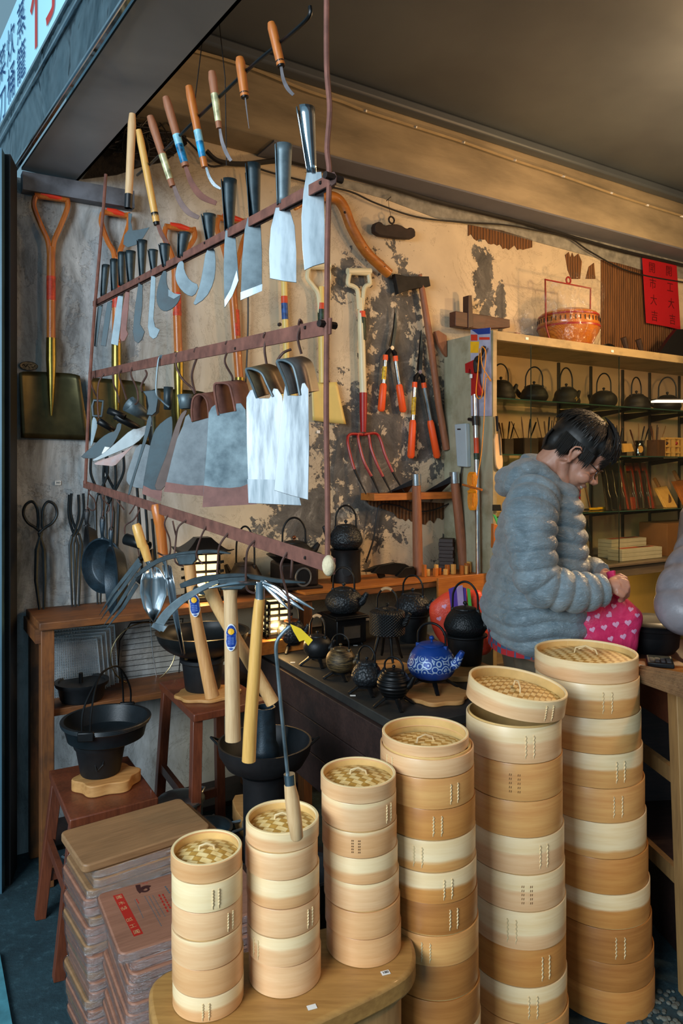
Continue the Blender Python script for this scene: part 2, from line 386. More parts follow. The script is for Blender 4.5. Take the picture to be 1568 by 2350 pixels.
# bare lath where plaster has fallen off
t = Nt('bare_lath'); v = t.mapn((1, 1, 1)); w = t.n('ShaderNodeTexWave', wave_type='BANDS', bands_direction='X'); w.inputs['Scale'].default_value = 14; w.inputs['Distortion'].default_value = 1.5; t.l(v, w.inputs[0])
t.set(Base_Color=t.mix(.4, t.ramp(w.outputs[1], [(.2, lin('#33200f')), (.7, lin('#7a4e26'))]), t.ramp(t.noise(t.mapn((8, 8, 1)), 5, 5), [(.3, lin('#3c2614')), (.7, lin('#8a5c30'))])), Roughness=.8); t.bump(w.outputs[1], .004, .8); LATH = t.m
def patch(i, pts, off=.004, mat=LATH):
    pw = PL(wall=off); mb = MB(); mb.prism([pw.p(*q) for q in pts], -NV*.006); struct('trim_%d' % i, mb, mat, loc=tuple(pw.p(*pts[0])), rz=UA)
random.seed(5)
def jag(x0, x1, f0, f1, n, amp):
    r = []
    for i in range(n+1):
        u = i/n; r.append((x0+(x1-x0)*u, f0+(f1-f0)*u+random.uniform(-amp, amp)+amp*2.2*math.sin(u*math.pi)))
    return r
patch(5, [(1075, 516), (1150, 528), (1222, 550)]+jag(1222, 1075, 566, 538, 22, 6))
patch(6, [(835, 1142), (930, 1150), (1030, 1155), (1028, 1180)]+jag(1022, 905, 1190, 1180, 18, 6)+[(880, 1168), (850, 1160)])
patch(7, [(1298, 585), (1306, 578), (1310, 592), (1314, 580), (1318, 590), (1328, 582), (1336, 600), (1332, 640), (1312, 640), (1304, 620)])
patch(8, [(1345, 640), (1352, 612), (1364, 603), (1367, 640)])
patch(9, [(1380, 596), (1420, 604), (1476, 620), (1490, 690), (1560, 740), (1560, 830), (1380, 800)])
# exposed grey rail high on the left wall
mb = MB(); pw = PL(wall=.03); mb.beam(pw.p(50, 418), pw.p(305, 462), .05, .07); struct('trim_10', mb, plain('grey_painted_rail', '#5f6670', .6, .1, .35, 12))
DARKW = plain('dark_corner_patch', '#191512', .9, 0, .4, 12, .01)  # dark uneven patch on the wall, in the corner under the shutter box
mb = MB(); pw = PL(wall=.012); mb.prism([pw.p(*q) for q in [(190, 410), (240, 330), (360, 215), (420, 260), (430, 330), (380, 370), (330, 380), (270, 400)]], -NV*.01); struct('trim_11', mb, DARKW)
# ---- shutter soffit and fascia ----
t = Nt('brushed_stainless'); v = t.mapn((1, 40, 1), rot=(0, 0, -math.atan2(SD.y, SD.x)))
n1 = t.noise(t.mapn((60, 60, 60), rot=(0, 0, 0)), 3, 3); n2 = t.noise(t.mapn(), 1.6, 4, .5, .5)
t.set(Base_Color=t.ramp(n2, [(.3, lin('#7c858c')), (.7, lin('#b0b8be'))]), Roughness=.45, Metallic=.35); t.bump(n2, .01, .3); STEEL = t.m
t = Nt('rippled_mirror_steel'); n2 = t.noise(t.mapn((1, 1, 1)), 2.4, 3, .5, 1.2); n3 = t.noise(t.mapn(), 16, 5)
t.set(Base_Color=t.ramp(n3, [(.3, lin('#5d6a70')), (.7, lin('#8c9aa0'))]), Roughness=.14, Metallic=1.0); t.bump(n2, .05, .6); MIRR = t.m
L = 7.0; sz = 2.66
mb = MB(); mb.slab([st(-.02, 0, 0)[:2], st(L, 0, 0)[:2], st(L, OW-.03, 0)[:2], st(-.02, OW-.03, 0)[:2]], sz, sz+.01); mb.slab([st(-.02, 0, 0)[:2], st(L, 0, 0)[:2], st(L, .01, 0)[:2], st(-.02, .01, 0)[:2]], sz, CZ)
struct('trim_12', mb, STEEL)
mb = MB(); mb.slab([st(-.3, OW-.03, 0)[:2], st(L, OW-.03, 0)[:2], st(L, OW-.012, 0)[:2], st(-.3, OW-.012, 0)[:2]], sz+.03, sz+.1); struct('trim_13', mb, plain('shutter_slot', '#07080a', .8, 0, .1))
# sloping polished fascia: lower bead, upper bead, sign box above
pf = PL(n=tuple(SN)); pf.A = st(0, OW, sz)
def fz(px, py): return pf.p(px, py)
zb = (fz(180, 0).z+fz(60, 228).z)/2; zc = (fz(152, 0).z+fz(60, 192).z)/2
mb = MB(); mb.slab([st(-2.2, OW-.012, 0)[:2], st(L, OW-.012, 0)[:2], st(L, OW, 0)[:2], st(-2.2, OW, 0)[:2]], sz-.012, zc); fas = struct('trim_14', mb, MIRR)
mb = MB(); mb.tube([st(-2.2, OW+.004, zb), st(L, OW+.004, zb)], .007, 8); mb.tube([st(-2.2, OW+.002, sz-.008), st(L, OW+.002, sz-.008)], .006, 8); struct('trim_15', mb, CHROME)
# left door jamb at the end of the wall
mb = MB()
for (x0, x1, dd) in [(-60, 4, 2.55), (4, 24, 2.60)]:
    a = P(x0, 0, dd); b = P(x1, 0, dd); mb.mi = 0 if x0 < 0 else 1
    mb.slab([(a.x, a.y), (b.x, b.y), (b.x-.03, b.y+.12), (a.x-.03, a.y+.12)], 0, 2.63)
struct('trim_16', mb, [plain('blue_grey_door_frame', '#3d6070', .5, .2, .1), plain('black_jamb', '#0b0c0e', .6, 0, .2)])
mb = MB(); a = P(-2, 0, 2.3); mb.slab([P(-300, 0, 2.5)[:2], P(-60, 0, 2.56)[:2], P(-60, 0, 2.7)[:2], P(-300, 0, 2.7)[:2]], 0, 2.7); struct('wall_front', mb, plain('street_pier', '#23272a', .8, 0, .2))
# pavement kerb edge at lower left
pz = PZ(.012); mb = MB(); mb.slab([pz.p(-60, 2170)[:2], pz.p(0, 2190)[:2], pz.p(30, 2360)[:2], pz.p(-60, 2400)[:2]], -.01, .012); struct('trim_17', mb, plain('pale_kerb', '#4d8c98', .6, 0, .2, 20))
# ---- shop sign box over the fascia ----
zt0 = zc+.004
mb = MB(); mb.slab([st(-2.2, OW-.06, 0)[:2], st(L, OW-.06, 0)[:2], st(L, OW-.001, 0)[:2], st(-2.2, OW-.001, 0)[:2]], zt0, pf.p(38, 0).z)
sg = Thing('shop_sign', 'pale blue lit shop sign with dark blue and red characters above the shutter box', 'sign', st(1.0, OW, zt0), math.atan2(SD.y, SD.x))
sg.part('panel', mb, emis('sign_panel', '#9ad0e6', .34))
mb = MB(); mb.slab([st(-2.2, OW-.03, 0)[:2], st(L, OW-.03, 0)[:2], st(L, OW+.006, 0)[:2], st(-2.2, OW+.006, 0)[:2]], zt0-.012, zt0); sg.part('frame', mb, CHROME)
SBL = plain('sign_blue', '#0c3f74', .5, 0, .05); SRD = plain('sign_red', '#c03a30', .5, 0, .05)
for ch, x, y, s_ in (('蒸', 50, 52, .15), ('籠', 50, 150, .15), ('炊', 26, 106, .15), ('桶', 27, 197, .15), ('菜', 6, 155, .15), ('刀', 7, 245, .15)):
    c = pf.p(x, y, .003); text('sign_character', ch, s_, frame3(c, SD, Z3, SN), SBL, sg.o, M0=sg.M, sx=1.0)
c = pf.p(104, -38, .003); text('sign_character', '行', .42, frame3(c, SD, Z3, SN), SRD, sg.o, M0=sg.M)
# ---------------- tools on the left wall ----------------
def hand(name, mb, mat, th, parent=None, **k): return th.part(name, mb, mat, parent, **k)
def dgrip(th, pw, xl, xr, yt, xv, yv, xs, wood_, grip, r=6, rt=None):
    """V shaped handle head: two bent arms, cross grip"""
    mb = MB(); k = pw.sc(xv, yv)
    for x, s_ in ((xl, -1), (xr, 1)):
        pts = spl([pw.p(x, yt+5, .02), pw.p(x+s_*3, yt+28, .02), pw.p(x-s_*(abs(x-xv)*.35), yt+70 if yv-yt > 100 else yt+(yv-yt)*.6, .02), pw.p(xv+s_*7, yv-12, .02), pw.p(xs+s_*3, yv+30, .02)], 5)
        mb.tube(pts, r*k*1.0, 8)
    th.part('handle_fork', mb, wood_)
    mb = MB(); mb.tube([pw.p(xl-2, yt+2, .02), pw.p(xr+2, yt+4+(rt or 0), .02)], r*1.1*k, 8); bar = th.part('cross_bar', mb, wood_)
    if grip: mb = MB(); mb.tube([pw.p(xl+(xr-xl)*.16, yt-1, .021), pw.p(xl+(xr-xl)*.5, yt+4, .022), pw.p(xr-(xr-xl)*.16, yt+2+(rt or 0), .021)], [r*1.0*k, r*1.35*k, r*1.0*k], 10); th.part('finger_grip', mb, grip, bar)
def stick(th, name, pw, pts, rad, mat, off=.02, n=12, parent=None, flat=1, **k):
    mb = MB(); mb.tube([pw.p(x, y, off) for x, y in pts], [q*pw.sc(pts[0][0], pts[0][1]) for q in rad], n, flat=flat); return th.part(name, mb, mat, parent, **k)
def blade_plate(th, name, pw, pts, mat, off=0, thick=.002, bulge=None, parent=None, **k):
    mb = MB(); mb.prism([pw.p(x, y, off) for x, y in pts], pw.N*thick)
    return th.part(name, mb, mat, parent, bevel=k.pop('bevel', .0006), **k)
pwall = PL(wall=.012)
def shovel(label, gx0, gx1, gy, vx, vy, sx, ys, ye, bl, hb=True):
    loc = pwall.p(*bl[0]); th = Thing('shovel', label, 'shovel', loc, UA, 'long handled square shovels hung on the wall')
    if hb: dgrip(th, pwall, gx0, gx1, gy, vx, vy, vx, WHO, REDG, 6, rt=8)
    r = 9.5
    stick(th, 'shaft', pwall, [(vx, vy), (vx, vy+30), (sx, ys)], [r*.8, r, r], WHO)
    stick(th, 'shaft_label', pwall, [(vx+(sx-vx)*.35, vy+(ys-vy)*.32), (vx+(sx-vx)*.55, vy+(ys-vy)*.58)], [r*1.04]*2, plain('red_label_print', '#c83c1c', .5, 0, .3, 60))
    stick(th, 'socket', pwall, [(sx, ys-2), (sx, ye-20), (sx, ye+60), (sx, ye+105)], [r*1.15, r*1.2, r*.75, 2], GOLDS, off=.024)
    # dished blade: grid with raised sides
    mb = MB(); n = 14; m = 12; (x0, y0), (x1, y1), (x2, y2), (x3, y3) = bl
    for sgn in (0,):
        g = []
        for i in range(m+1):
            v = i/m; row = []
            for j in range(n+1):
                u = j/n; x = (x0*(1-u)+x1*u)*(1-v)+(x3*(1-u)+x2*u)*v; y = (y0*(1-u)+y1*u)*(1-v)+(y3*(1-u)+y2*u)*v
                rd = (abs(2*u-1)**6)*(1-v)*4+0; y += rd*1.5
                lift = .022*abs(2*u-1)**3*(1-.55*v)+.006*math.exp(-((u-.5)/.09)**2)*(1-v)
                row.append(pwall.p(x, y, lift+.004))
            g.append(row)
        vs = [q for r_ in g for q in r_]; w = n+1
        mb.add(vs, [(i*w+j, i*w+j+1, (i+1)*w+j+1, (i+1)*w+j) for i in range(m) for j in range(n)])
    th.part('blade', mb, GOLDB, solid=.002, smooth=60)
    return th
shovel('square shovel with orange wooden shaft and red grip, hung farthest left', 79, 150, 450, 115, 570, 115, 780, 850, [(42, 851), (180, 858), (203, 1010), (47, 1005)])
shovel('square shovel with red gripped handle behind the left post of the hanging rack', 233, 290, 487, 265, 595, 264, 792, 862, [(203, 866), (328, 876), (340, 1022), (207, 1015)])
shovel('square shovel whose red grip shows above the curved hook blades, right of two shovels', 377, 440, 520, 400, 610, 406, 812, 885, [(345, 890), (470, 898), (485, 1040), (350, 1032)])
shovel('square shovel with bare orange handle behind the pointed billhook, its blade behind the hoes', 497, 560, 500, 530, 640, 545, 870, 930, [(488, 935), (595, 940), (600, 1070), (490, 1065)])
# cream handled tools
STK = plain('green_black_label', '#1d3a2a', .5, 0, .6, 60); STR = plain('red_label_patch', '#d4491e', .5, 0, .2)
def cream_handle(th, pw, x, yt, w, yv, xv):
    dgrip(th, pw, x-w/2, x+w/2, yt, xv, yv, xv, CREAM, None, 5.5)
    mb = MB(); mb.tube([pw.p(x-w/2-4, yt, .02), pw.p(x+w/2+4, yt, .02)], 8*pw.sc(x, yt), 10); th.part('grip_bar', mb, CREAM)
th = Thing('garden_fork', 'garden fork with cream handle, red socket and four red tines on the peeled wall', 'garden fork', pwall.p(845, 1140), UA)
cream_handle(th, pwall, 819, 625, 44, 682, 823)
stick(th, 'shaft', pwall, [(823, 686), (824, 750), (829, 905)], [6, 8, 8.5], CREAM)
stick(th, 'label', pwall, [(825, 716), (825.6, 730)], [8.6, 8.6], STR); stick(th, 'label', pwall, [(825.6, 730), (827.5, 782)], [8.6, 8.6], STK)
stick(th, 'socket', pwall, [(829, 902), (829, 945), (829, 992)], [8.8, 8.5, 6.5], RED)
mb = MB()
for pts in ([(828, 998), (800, 997), (791, 1012), (793, 1050), (799, 1085), (815, 1133)], [(828, 998), (817, 998), (817, 1025), (822, 1062), (836, 1100), (846, 1137)], [(830, 998), (841, 998), (842, 1028), (850, 1065), (862, 1100), (873, 1131)], [(830, 998), (858, 995), (867, 1012), (872, 1045), (886, 1092), (903, 1130)]):
    mb.mi = 0; q = spl([pwall.p(x, y, .02+.0006*(y-998)) for x, y in pts], 5); cut = int(len(q)*.78)
    k = pwall.sc(840, 1040); mb.tube(q[:cut], 3.2*k, 8); mb.mi = 1; mb.tube(q[cut-1:], [3.0*k+(1.2-3.0)*k*i/(len(q)-cut) for i in range(len(q)-cut+1)], 8)
th.part('tines', mb, [RED, IRON2])
th = Thing('flat_spade', 'yellow square spade with cream T-handle behind the right post of the rack', 'spade', pwall.p(750, 975), UA)
cream_handle(th, pwall, 726, 612, 44, 690, 733)
stick(th, 'shaft', pwall, [(733, 660), (733, 700), (736, 880)], [6, 8.5, 8.5], YEL); stick(th, 'label', pwall, [(733, 698), (733, 712)], [9, 9], STR); stick(th, 'label', pwall, [(733, 712), (733.5, 738)], [9, 9], STK)
mb = MB(); g = []
bl = [(713, 878), (767, 878), (788, 974), (716, 965)]
for i in range(9):
    v = i/8; row = []
    for j in range(11):
        u = j/10; x = (bl[0][0]*(1-u)+bl[1][0]*u)*(1-v)+(bl[3][0]*(1-u)+bl[2][0]*u)*v; y = (bl[0][1]*(1-u)+bl[1][1]*u)*(1-v)+(bl[3][1]*(1-u)+bl[2][1]*u)*v
        row.append(pwall.p(x, y, .008+.02*max(0, 2*u-1.1)**1+.012*math.exp(-((u-.42)/.12)**2)*(1-v)))
    g += row
mb.add(g, [(i*11+j, i*11+j+1, (i+1)*11+j+1, (i+1)*11+j) for i in range(8) for j in range(10)]); th.part('blade', mb, YEL, solid=.002)
th = Thing('flat_spade', 'slim yellow spade with a blue and red label, hidden behind the two shiny hoes', 'spade', pwall.p(655, 930), UA)
stick(th, 'shaft', pwall, [(646, 560), (649, 700), (655, 880)], [7, 7, 7], YEL); stick(th, 'label', pwall, [(648, 682), (648.4, 698)], [7.5, 7.5], STR); stick(th, 'label', pwall, [(648.4, 698), (650, 735)], [7.5, 7.5], plain('blue_label', '#1c4f92', .5, 0, .4, 50))
blade_plate(th, 'blade', pwall, [(632, 860), (676, 860), (684, 940), (630, 940)], YEL)
# hedge shears
def shears(label, pivot, tip, la, ra, bm=.5):
    th = Thing('hedge_shears', label, 'hedge shears', pwall.p(*pivot), UA, 'orange handled hedge shears on the wall'); px, py = pivot
    k = pwall.sc(px, py)
    for side, arm in ((-1, la), (1, ra)):
        ax, ay = arm[0]; bx, by = arm[1]
        mb = MB(); mb.prism([pwall.p(*q, off=.02+side*.002) for q in [(px-side*2, py+4), (px+side*6, py-6), (tip[0]+side*4, (tip[1]+py)/2), (tip[0]+1+side, tip[1]), (tip[0]-side*3, (tip[1]+py)/2+5)]], NV*.002)
        th.part('blade', mb, IRON2 if side < 0 else DARKST, bevel=.0004)
        mb = MB(); mb.tube([pwall.p(px-side*1, py, .02), pwall.p(px+side*8, py+12, .02), pwall.p(ax, ay, .02)], [4*k, 6*k, 4.5*k], 8); th.part('shank', mb, IRON2)
        mx, my = ax+(bx-ax)*.48, ay+(by-ay)*.48
        mb = MB(); mb.tube([pwall.p(ax, ay, .02), pwall.p(mx, my, .02)], 4.8*k, 10); tb = th.part('arm_tube', mb, CHROME)
        mb = MB(); mb.tube([pwall.p(ax, ay-6, .02), pwall.p(ax+(bx-ax)*.06, ay+6, .02)], 6*k, 10); th.part('collar', mb, ORANGE, tb)
        mb = MB(); mb.tube([pwall.p(mx, my, .02), pwall.p(mx+(bx-mx)*.08, my+(by-my)*.08, .02), pwall.p(bx, by-5, .02), pwall.p(bx, by, .02)], [6*k, 8*k, 8.5*k, 5*k], 12); th.part('grip', mb, ORANGE)
        if side < 0: mb = MB(); q0 = (ax+(mx-ax)*.35, ay+(my-ay)*.35); q1 = (ax+(mx-ax)*.85, ay+(my-ay)*.85); mb.tube([pwall.p(*q0, off=.0202), pwall.p(*q1, off=.0202)], 5.1*k, 10); th.part('yellow_sticker', mb, plain('yellow_sticker', '#e5b52a', .5, 0, .4, 80), tb)
    mb = MB(); mb.tube([pwall.p(px, py, .018), pwall.p(px, py, .03)], 5*k, 12); th.part('pivot_bolt', mb, CHROME)
shears('orange handled shears with bare crossed blades, left of the pair', (893, 800), (901, 705), [(880, 822), (870, 945)], [(902, 824), (920, 947)])
shears('orange handled shears hanging lower, its handles ending beside the cabinet', (957, 855), (960, 758), [(947, 884), (938, 1052)], [(967, 885), (998, 1052)])
# axe, long handle
th = Thing('axe', 'old axe with broad dark head and long grey wooden handle', 'axe', pwall.p(1016, 1030), UA)
blade_plate(th, 'head', pwall, [(896, 632), (925, 638), (960, 638), (974, 638), (978, 660), (955, 664), (930, 668), (905, 678)], plain('axe_iron', '#262320', .7, .4, .3, 20), off=.01, thick=.03, bevel=.002)
stick(th, 'handle', pwall, [(957, 632), (962, 668), (980, 780), (1000, 930), (1018, 1032)], [4, 7, 8, 8, 8.5], WHB, off=.026)
# curved carrying yoke
th = Thing('carrying_yoke', 'long curved amber wooden yoke hung above the cream handled fork', 'yoke', pwall.p(880, 638), UA)
th.part('beam', (lambda m: m.tube(spl([pwall.p(x, y, .035) for x, y in [(668, 485), (690, 470), (720, 456), (758, 458), (780, 480), (800, 530), (830, 580), (862, 612), (884, 632)]], 6), [.008+.018*min(1, i/14) for i in range(49)], 10))(MB()), wood('amber_yoke', '#8a4a14', '#c67c2a', .4, 0, 10, 4, coat=.2))
mb = MB()
for x, y in ((778, 495), (825, 575), (868, 618)): mb.sph(pwall.p(x, y, .055), .006, 6)
th.part('peg', mb, IRONB)
# hanging iron-dark wooden hook
th = Thing('pulley_block', 'dark carved wooden hanger with an iron ring hung by wire under the beam', 'hanger', pwall.p(895, 530), UA)
mb = MB(); mb.prism([pwall.p(x, y, .01) for x, y in smooth_pts([(848, 518), (862, 513), (872, 524), (886, 520), (905, 520), (925, 532), (930, 526), (942, 532), (942, 552), (915, 552), (890, 549), (850, 543)], 1)], NV*.035); th.part('block', mb, plain('dark_old_wood', '#2e2018', .75, 0, .35, 14), bevel=.004)
mb = MB(); c = pwall.p(891, 509, .03); mb.tube([c+UV*.017*math.cos(a)+Z3*.017*math.sin(a) for a in [i*math.pi/8 for i in range(16)]], .0045, 8, closed=True); th.part('ring', mb, IRONB)
mb = MB(); mb.tube([pwall.p(888, 458, .012), pwall.p(888, 480, .02), pwall.p(890, 500, .028)], .0012, 5); mb.tube([pwall.p(884, 463, .01), pwall.p(888, 458, .02), pwall.p(895, 453, .01)], .002, 5); th.part('wire', mb, IRONB)
# cables along the wall
CABLEM = plain('black_cable', '#23211f', .5, 0, .2)
for pts, r, lb in [([(470, 350), (500, 374), (560, 380), (640, 372), (700, 382), (780, 402), (900, 436), (1000, 466), (1200, 515), (1400, 572), (1568, 612), (1640, 630)], .012, 'thick black conduit cable clipped along the wall under the beam'),
                   ([(400, 300), (450, 350), (480, 385), (545, 378), (620, 400), (720, 425), (800, 443), (860, 470), (950, 500), (1050, 512), (1150, 518), (1220, 530), (1300, 548), (1350, 580), (1440, 625), (1568, 650), (1640, 655)], .005, 'thin black cable sagging below the thick conduit'),
                   ([(560, 400), (572, 520), (566, 640), (565, 760), (560, 880)], .004, 'black cable running straight down the wall behind the billhooks')]:
    mb = MB(); mb.tube(spl([pwall.p(x, y, .02) for x, y in pts], 6), r, 6); single('cable', mb, CABLEM, lb, 'cable', pwall.p(*pts[0]))
PB = PL(wall=.207); mb = MB(); mb.tube(spl([PB.p(x, y) for x, y in [(430, 112), (560, 150), (700, 206), (784, 233), (835, 253), (950, 290), (1060, 325), (1180, 367), (1290, 403), (1400, 442), (1485, 470), (1568, 496), (1700, 540)]], 5), .0065, 6)
wire = single('cable', mb, plain('cream_cable', '#a89470', .6, 0, .1), 'cream cable clipped along the face of the concrete beam', 'cable', PB.p(784, 233))
for x, y in [(835, 253), (950, 290), (1060, 325), (1178, 366), (1290, 403), (1400, 441), (1483, 469), (1563, 495)]:
    mb = MB(); mb.tube([PB.p(x, y, -.004), PB.p(x+3, y+4, .012)], .006, 6); o = mkobj('cable_clip', mb, WHITEP, Matrix.Translation(PB.p(784, 233))); o.parent = wire
mb = MB(); random.seed(2)
for i in range(14):
    q = [(random.uniform(225, 400), random.uniform(260, 370)) for _ in range(5)]; mb.tube(spl([pwall.p(x, y, .03+random.random()*.05) for x, y in q], 6), .003, 5)
single('cable_bundle', mb, CABLEM, 'tangled bundle of old black wires in the corner under the shutter box', 'cable', pwall.p(330, 330), kind='stuff')
for cx, cy, r in ((350, 250, 22), (300, 360, 24)):
    mb = MB(); c = pwall.p(cx, cy, .06); k = pwall.sc(cx, cy)
    for q in range(5): mb.tube([c+NV*q*.012+UV*r*k*math.cos(a)+Z3*r*1.3*k*math.sin(a) for a in [i*math.pi/10 for i in range(20)]], .005, 5, closed=True)
    single('wire_coil', mb, CABLEM, 'coil of dark wire hanging in the sooty corner, %s one' % ('upper' if cy < 300 else 'lower'), 'coil', c, 'wire coils in the corner')
# moulding plane
th = Thing('wood_plane', 'old brown wooden plane resting against the wall above the cabinet corner', 'wood plane', pwall.p(1085, 740), UA)
mb = MB(); mb.prism([pwall.p(x, y, .02) for x, y in [(1026, 719), (1090, 728), (1150, 738), (1151, 756), (1080, 760), (1026, 753)]], NV*.05); th.part('body', mb, wood('plane_wood', '#2c1510', '#5a3324', .5, 0, 8, 8), bevel=.003)
mb = MB(); mb.prism([pwall.p(x, y, .03) for x, y in [(1054, 684), (1062, 684), (1066, 755), (1054, 758)]], NV*.045); th.part('wedge', mb, wood('plane_wedge', '#2c1510', '#4a2a1e', .5, 2, 8, 8), bevel=.002)
mb = MB(); mb.prism([pwall.p(x, y, .008) for x, y in [(992, 762), (1000, 760), (1018, 772), (1019, 820), (1012, 812), (1000, 790)]], NV*.02); single('wooden_peg', mb, WHB, 'small brown wooden peg on the wall at the cabinet top corner', 'peg', pwall.p(1005, 790), bevel=.002)
# bracket shelf with the two long handled hoes
mb = MB(); a = on(828, .02); b = on(1015, .02); zt = zat(1131, on(920, .1).y)
mb.slab([a[:2], b[:2], (b+NV*.12)[:2], (a+NV*.12)[:2]], zt-.035, zt); hs = single('wall_shelf', mb, ORW, 'short amber wooden ledge on the wall holding two long handled hoes', 'shelf', (a+b)/2+Z3*zt, rz=UA, bevel=.002)
for nm, hx0, hy0, hx1, hy1, bl in (('leaning straight, left of the pair', 956, 1100, 960, 1342, [(946, 1100), (880, 1130), (925, 1134), (948, 1112)]), ('leaning to the cabinet, right of the pair', 1044, 1095, 1068, 1335, [(1034, 1093), (968, 1128), (1000, 1132), (1036, 1106)])):
    pq = PL(wall=.16); th = Thing('hoe', 'hoe with red-brown handle and flat dark blade '+nm, 'hoe', pq.p(hx1, hy1), UA, 'long handled hoes on the ledge')
    stick(th, 'handle', pq, [(hx0, hy0+10), (hx0+(hx1-hx0)*.4, hy0+(hy1-hy0)*.4), (hx1, hy1)], [10, 11, 12], WHB, off=0)
    stick(th, 'ferrule', pq, [(hx0-1, hy0-12), (hx0, hy0+14)], [11.5, 11.5], CHROME, off=0)
    mb = MB(); mb.prism([pq.p(*bl[0]), pq.p(*bl[3]), pwall.p(*bl[2], off=.03), pwall.p(*bl[1], off=.03)], (0, 0, -.003)); th.part('blade', mb, IRON2)
base = on(1026, .12); k = base.y/F
for i in range(9):
    z = zat(1312, base.y)+i*.0195; mb = MB(); wv = .078-(i % 3)*.003; mb.box((0, 0, .009), (wv, wv, .0185)); 
    single('trivet_block', mb, wood('dark_block_wood', '#140c08', '#3a2416', .55, 0, 9, 6), 'dark square wooden block in the pile between the two hoe handles'+(', topmost' if i == 8 else ', lowest' if i == 0 else ''), 'block', base+Z3*z, 'dark square wooden blocks piled on white rods', rz=UA+math.radians(42+((i*37) % 7)-3), local=True, bevel=.001)
for i in range(6):
    q = on(1000+i*9.5, .17+.0*i); mb = MB(); z0 = zat(1345, q.y); mb.tube([q+Z3*z0, q+Z3*(z0+.065)], .0085, 10); single('grey_rod', mb, plain('pale_grey_rod', '#8c8474', .7, 0, .1), 'short pale upright rod under the dark wooden blocks', 'rod', q+Z3*z0, 'pale rods under the wooden blocks')
# small stickers and the oval badge
def sticker(x, y, w, h, off, lb, mat=WHITEP, nm='price_tag'):
    pw = PL(wall=off); k = pw.sc(x, y); mb = MB(); c = pw.p(x, y); mb.prism([c+UV*a*w*k+Z3*b*h*k for a, b in ((-.5, -.5), (.5, -.5), (.5, .5), (-.5, .5))], NV*.001); return single(nm, mb, mat, lb, 'price tag', c, rz=UA)
s1 = sticker(133, 1108, 13, 9, .005, 'small white price tag stuck on the bare wall above the scissor tongs'); sticker(240, 1090, 9, 8, .005, 'small white price tag on the wall behind the hanging tongs'); sticker(731, 991, 9, 7, .005, 'small pale price tag on the wall under the yellow spade')
for (x, y, sz_) in ((133, 1108, .012),):
    pw = PL(wall=.0065); text('price_text', '380', sz_, frame3(pw.p(x, y), UV, Z3, NV), BLK, parent=None).parent = s1
    bpy.data.objects['price_text'].matrix_parent_inverse = s1.matrix_world.inverted()
c = PL(wall=.006).p(66, 840); mb = MB(); k = c.y/F
mb.prism([c+UV*19*k*math.cos(a)*1.05+Z3*10*k*math.sin(a) for a in [i*math.pi/14 for i in range(28)]], NV*.002)
bd = Thing('oval_badge', 'oval tan emblem badge with ornate marks stuck above the leftmost shovel blade', 'badge', c, UA); bd.part('plate', mb, plain('tan_badge', '#8d7a58', .6, 0, .5, 90))
mb = MB(); mb.tube([c+NV*.002+UV*19*k*math.cos(a)+Z3*10*k*math.sin(a) for a in [i*math.pi/14 for i in range(28)]], .0012, 4, closed=True)
for i in range(7): mb.tube([c+NV*.0022+UV*k*(i*4-14)+Z3*k*3*math.sin(i*2), c+NV*.0022+UV*k*(i*4-10)+Z3*k*4*math.cos(i*3)], .0012, 4)
bd.part('emblem', mb, IRONB)
# tongs along the wall, standing on the bench
pt = PL(wall=.04); TG = plain('tong_iron', '#20282c', .45, .6, .3, 30)
def tongs_scissor(label, cx, yt, yb, w, style):
    th = Thing('fire_tongs', label, 'tongs', pt.p(cx, yb), UA, 'black iron tongs by the left wall'); k = pt.sc(cx, yt)
    for s_ in (-1, 1):
        mb = MB(); ox = cx+s_*w*.5
        if style == 'loop':
            pts = [(cx+s_*6, yt+62), (cx+s_*4, yt+45), (cx+s_*7, yt+15), (cx+s_*18, yt), (cx+s_*33, yt+8), (cx+s_*38, yt+28), (cx+s_*28, yt+48), (cx+s_*10, yt+60), (cx-s_*3, yt+72)]
            mb.tube(spl([pt.p(x, y, .012+s_*.004) for x, y in pts], 5), 3.3*k, 8)
            th.part('loop_handle', mb, TG); mb = MB()
            mb.tube([pt.p(cx-s_*3, yt+70, .012), pt.p(cx+s_*8, yt+110, .012), pt.p(cx+s_*10, yt+180, .012), pt.p(cx+s_*4+4, yb, .01)], [4*k, 5*k, 4.5*k, 3*k], 6)
        else:
            mb.tube(spl([pt.p(x, y, .012+s_*.004) for x, y in [(cx+s_*w*.5, yt), (cx+s_*w*.55, yt+45), (cx+s_*w*.15, yt+80), (cx-s_*4, yt+95)]], 5), [3.2*k]*16, 8); th.part('handle', mb, TG); mb = MB()
            mb.tube([pt.p(cx-s_*4, yt+93, .012), pt.p(cx-s_*9, yt+115, .012), pt.p(cx-s_*3, yb, .01)], [3.2*k, 4*k, 2.4*k], 6)
        th.part('arm', mb, TG)
tongs_scissor('black fire tongs with two big scissor loops, leftmost on the wall', 91, 1151, 1408, 40, 'loop')
tongs_scissor('pair of straight handled black tongs right of the loop handled tongs', 176, 1132, 1408, 26, 's')
for i, (cx, yt, yb, w) in enumerate([(168, 1135, 1400, 20), (226, 1040, 1395, 34), (262, 1035, 1330, 36), (250, 1060, 1400, 24)]):
    tongs_scissor(['slim black tongs half behind the straight handled tongs', 'black tongs hanging just right of the rack post, behind the pans', 'black tongs hanging under the rusty hoe blades', 'thin black tongs between its two hanging neighbours'][i], cx, yt, yb, w, 's')
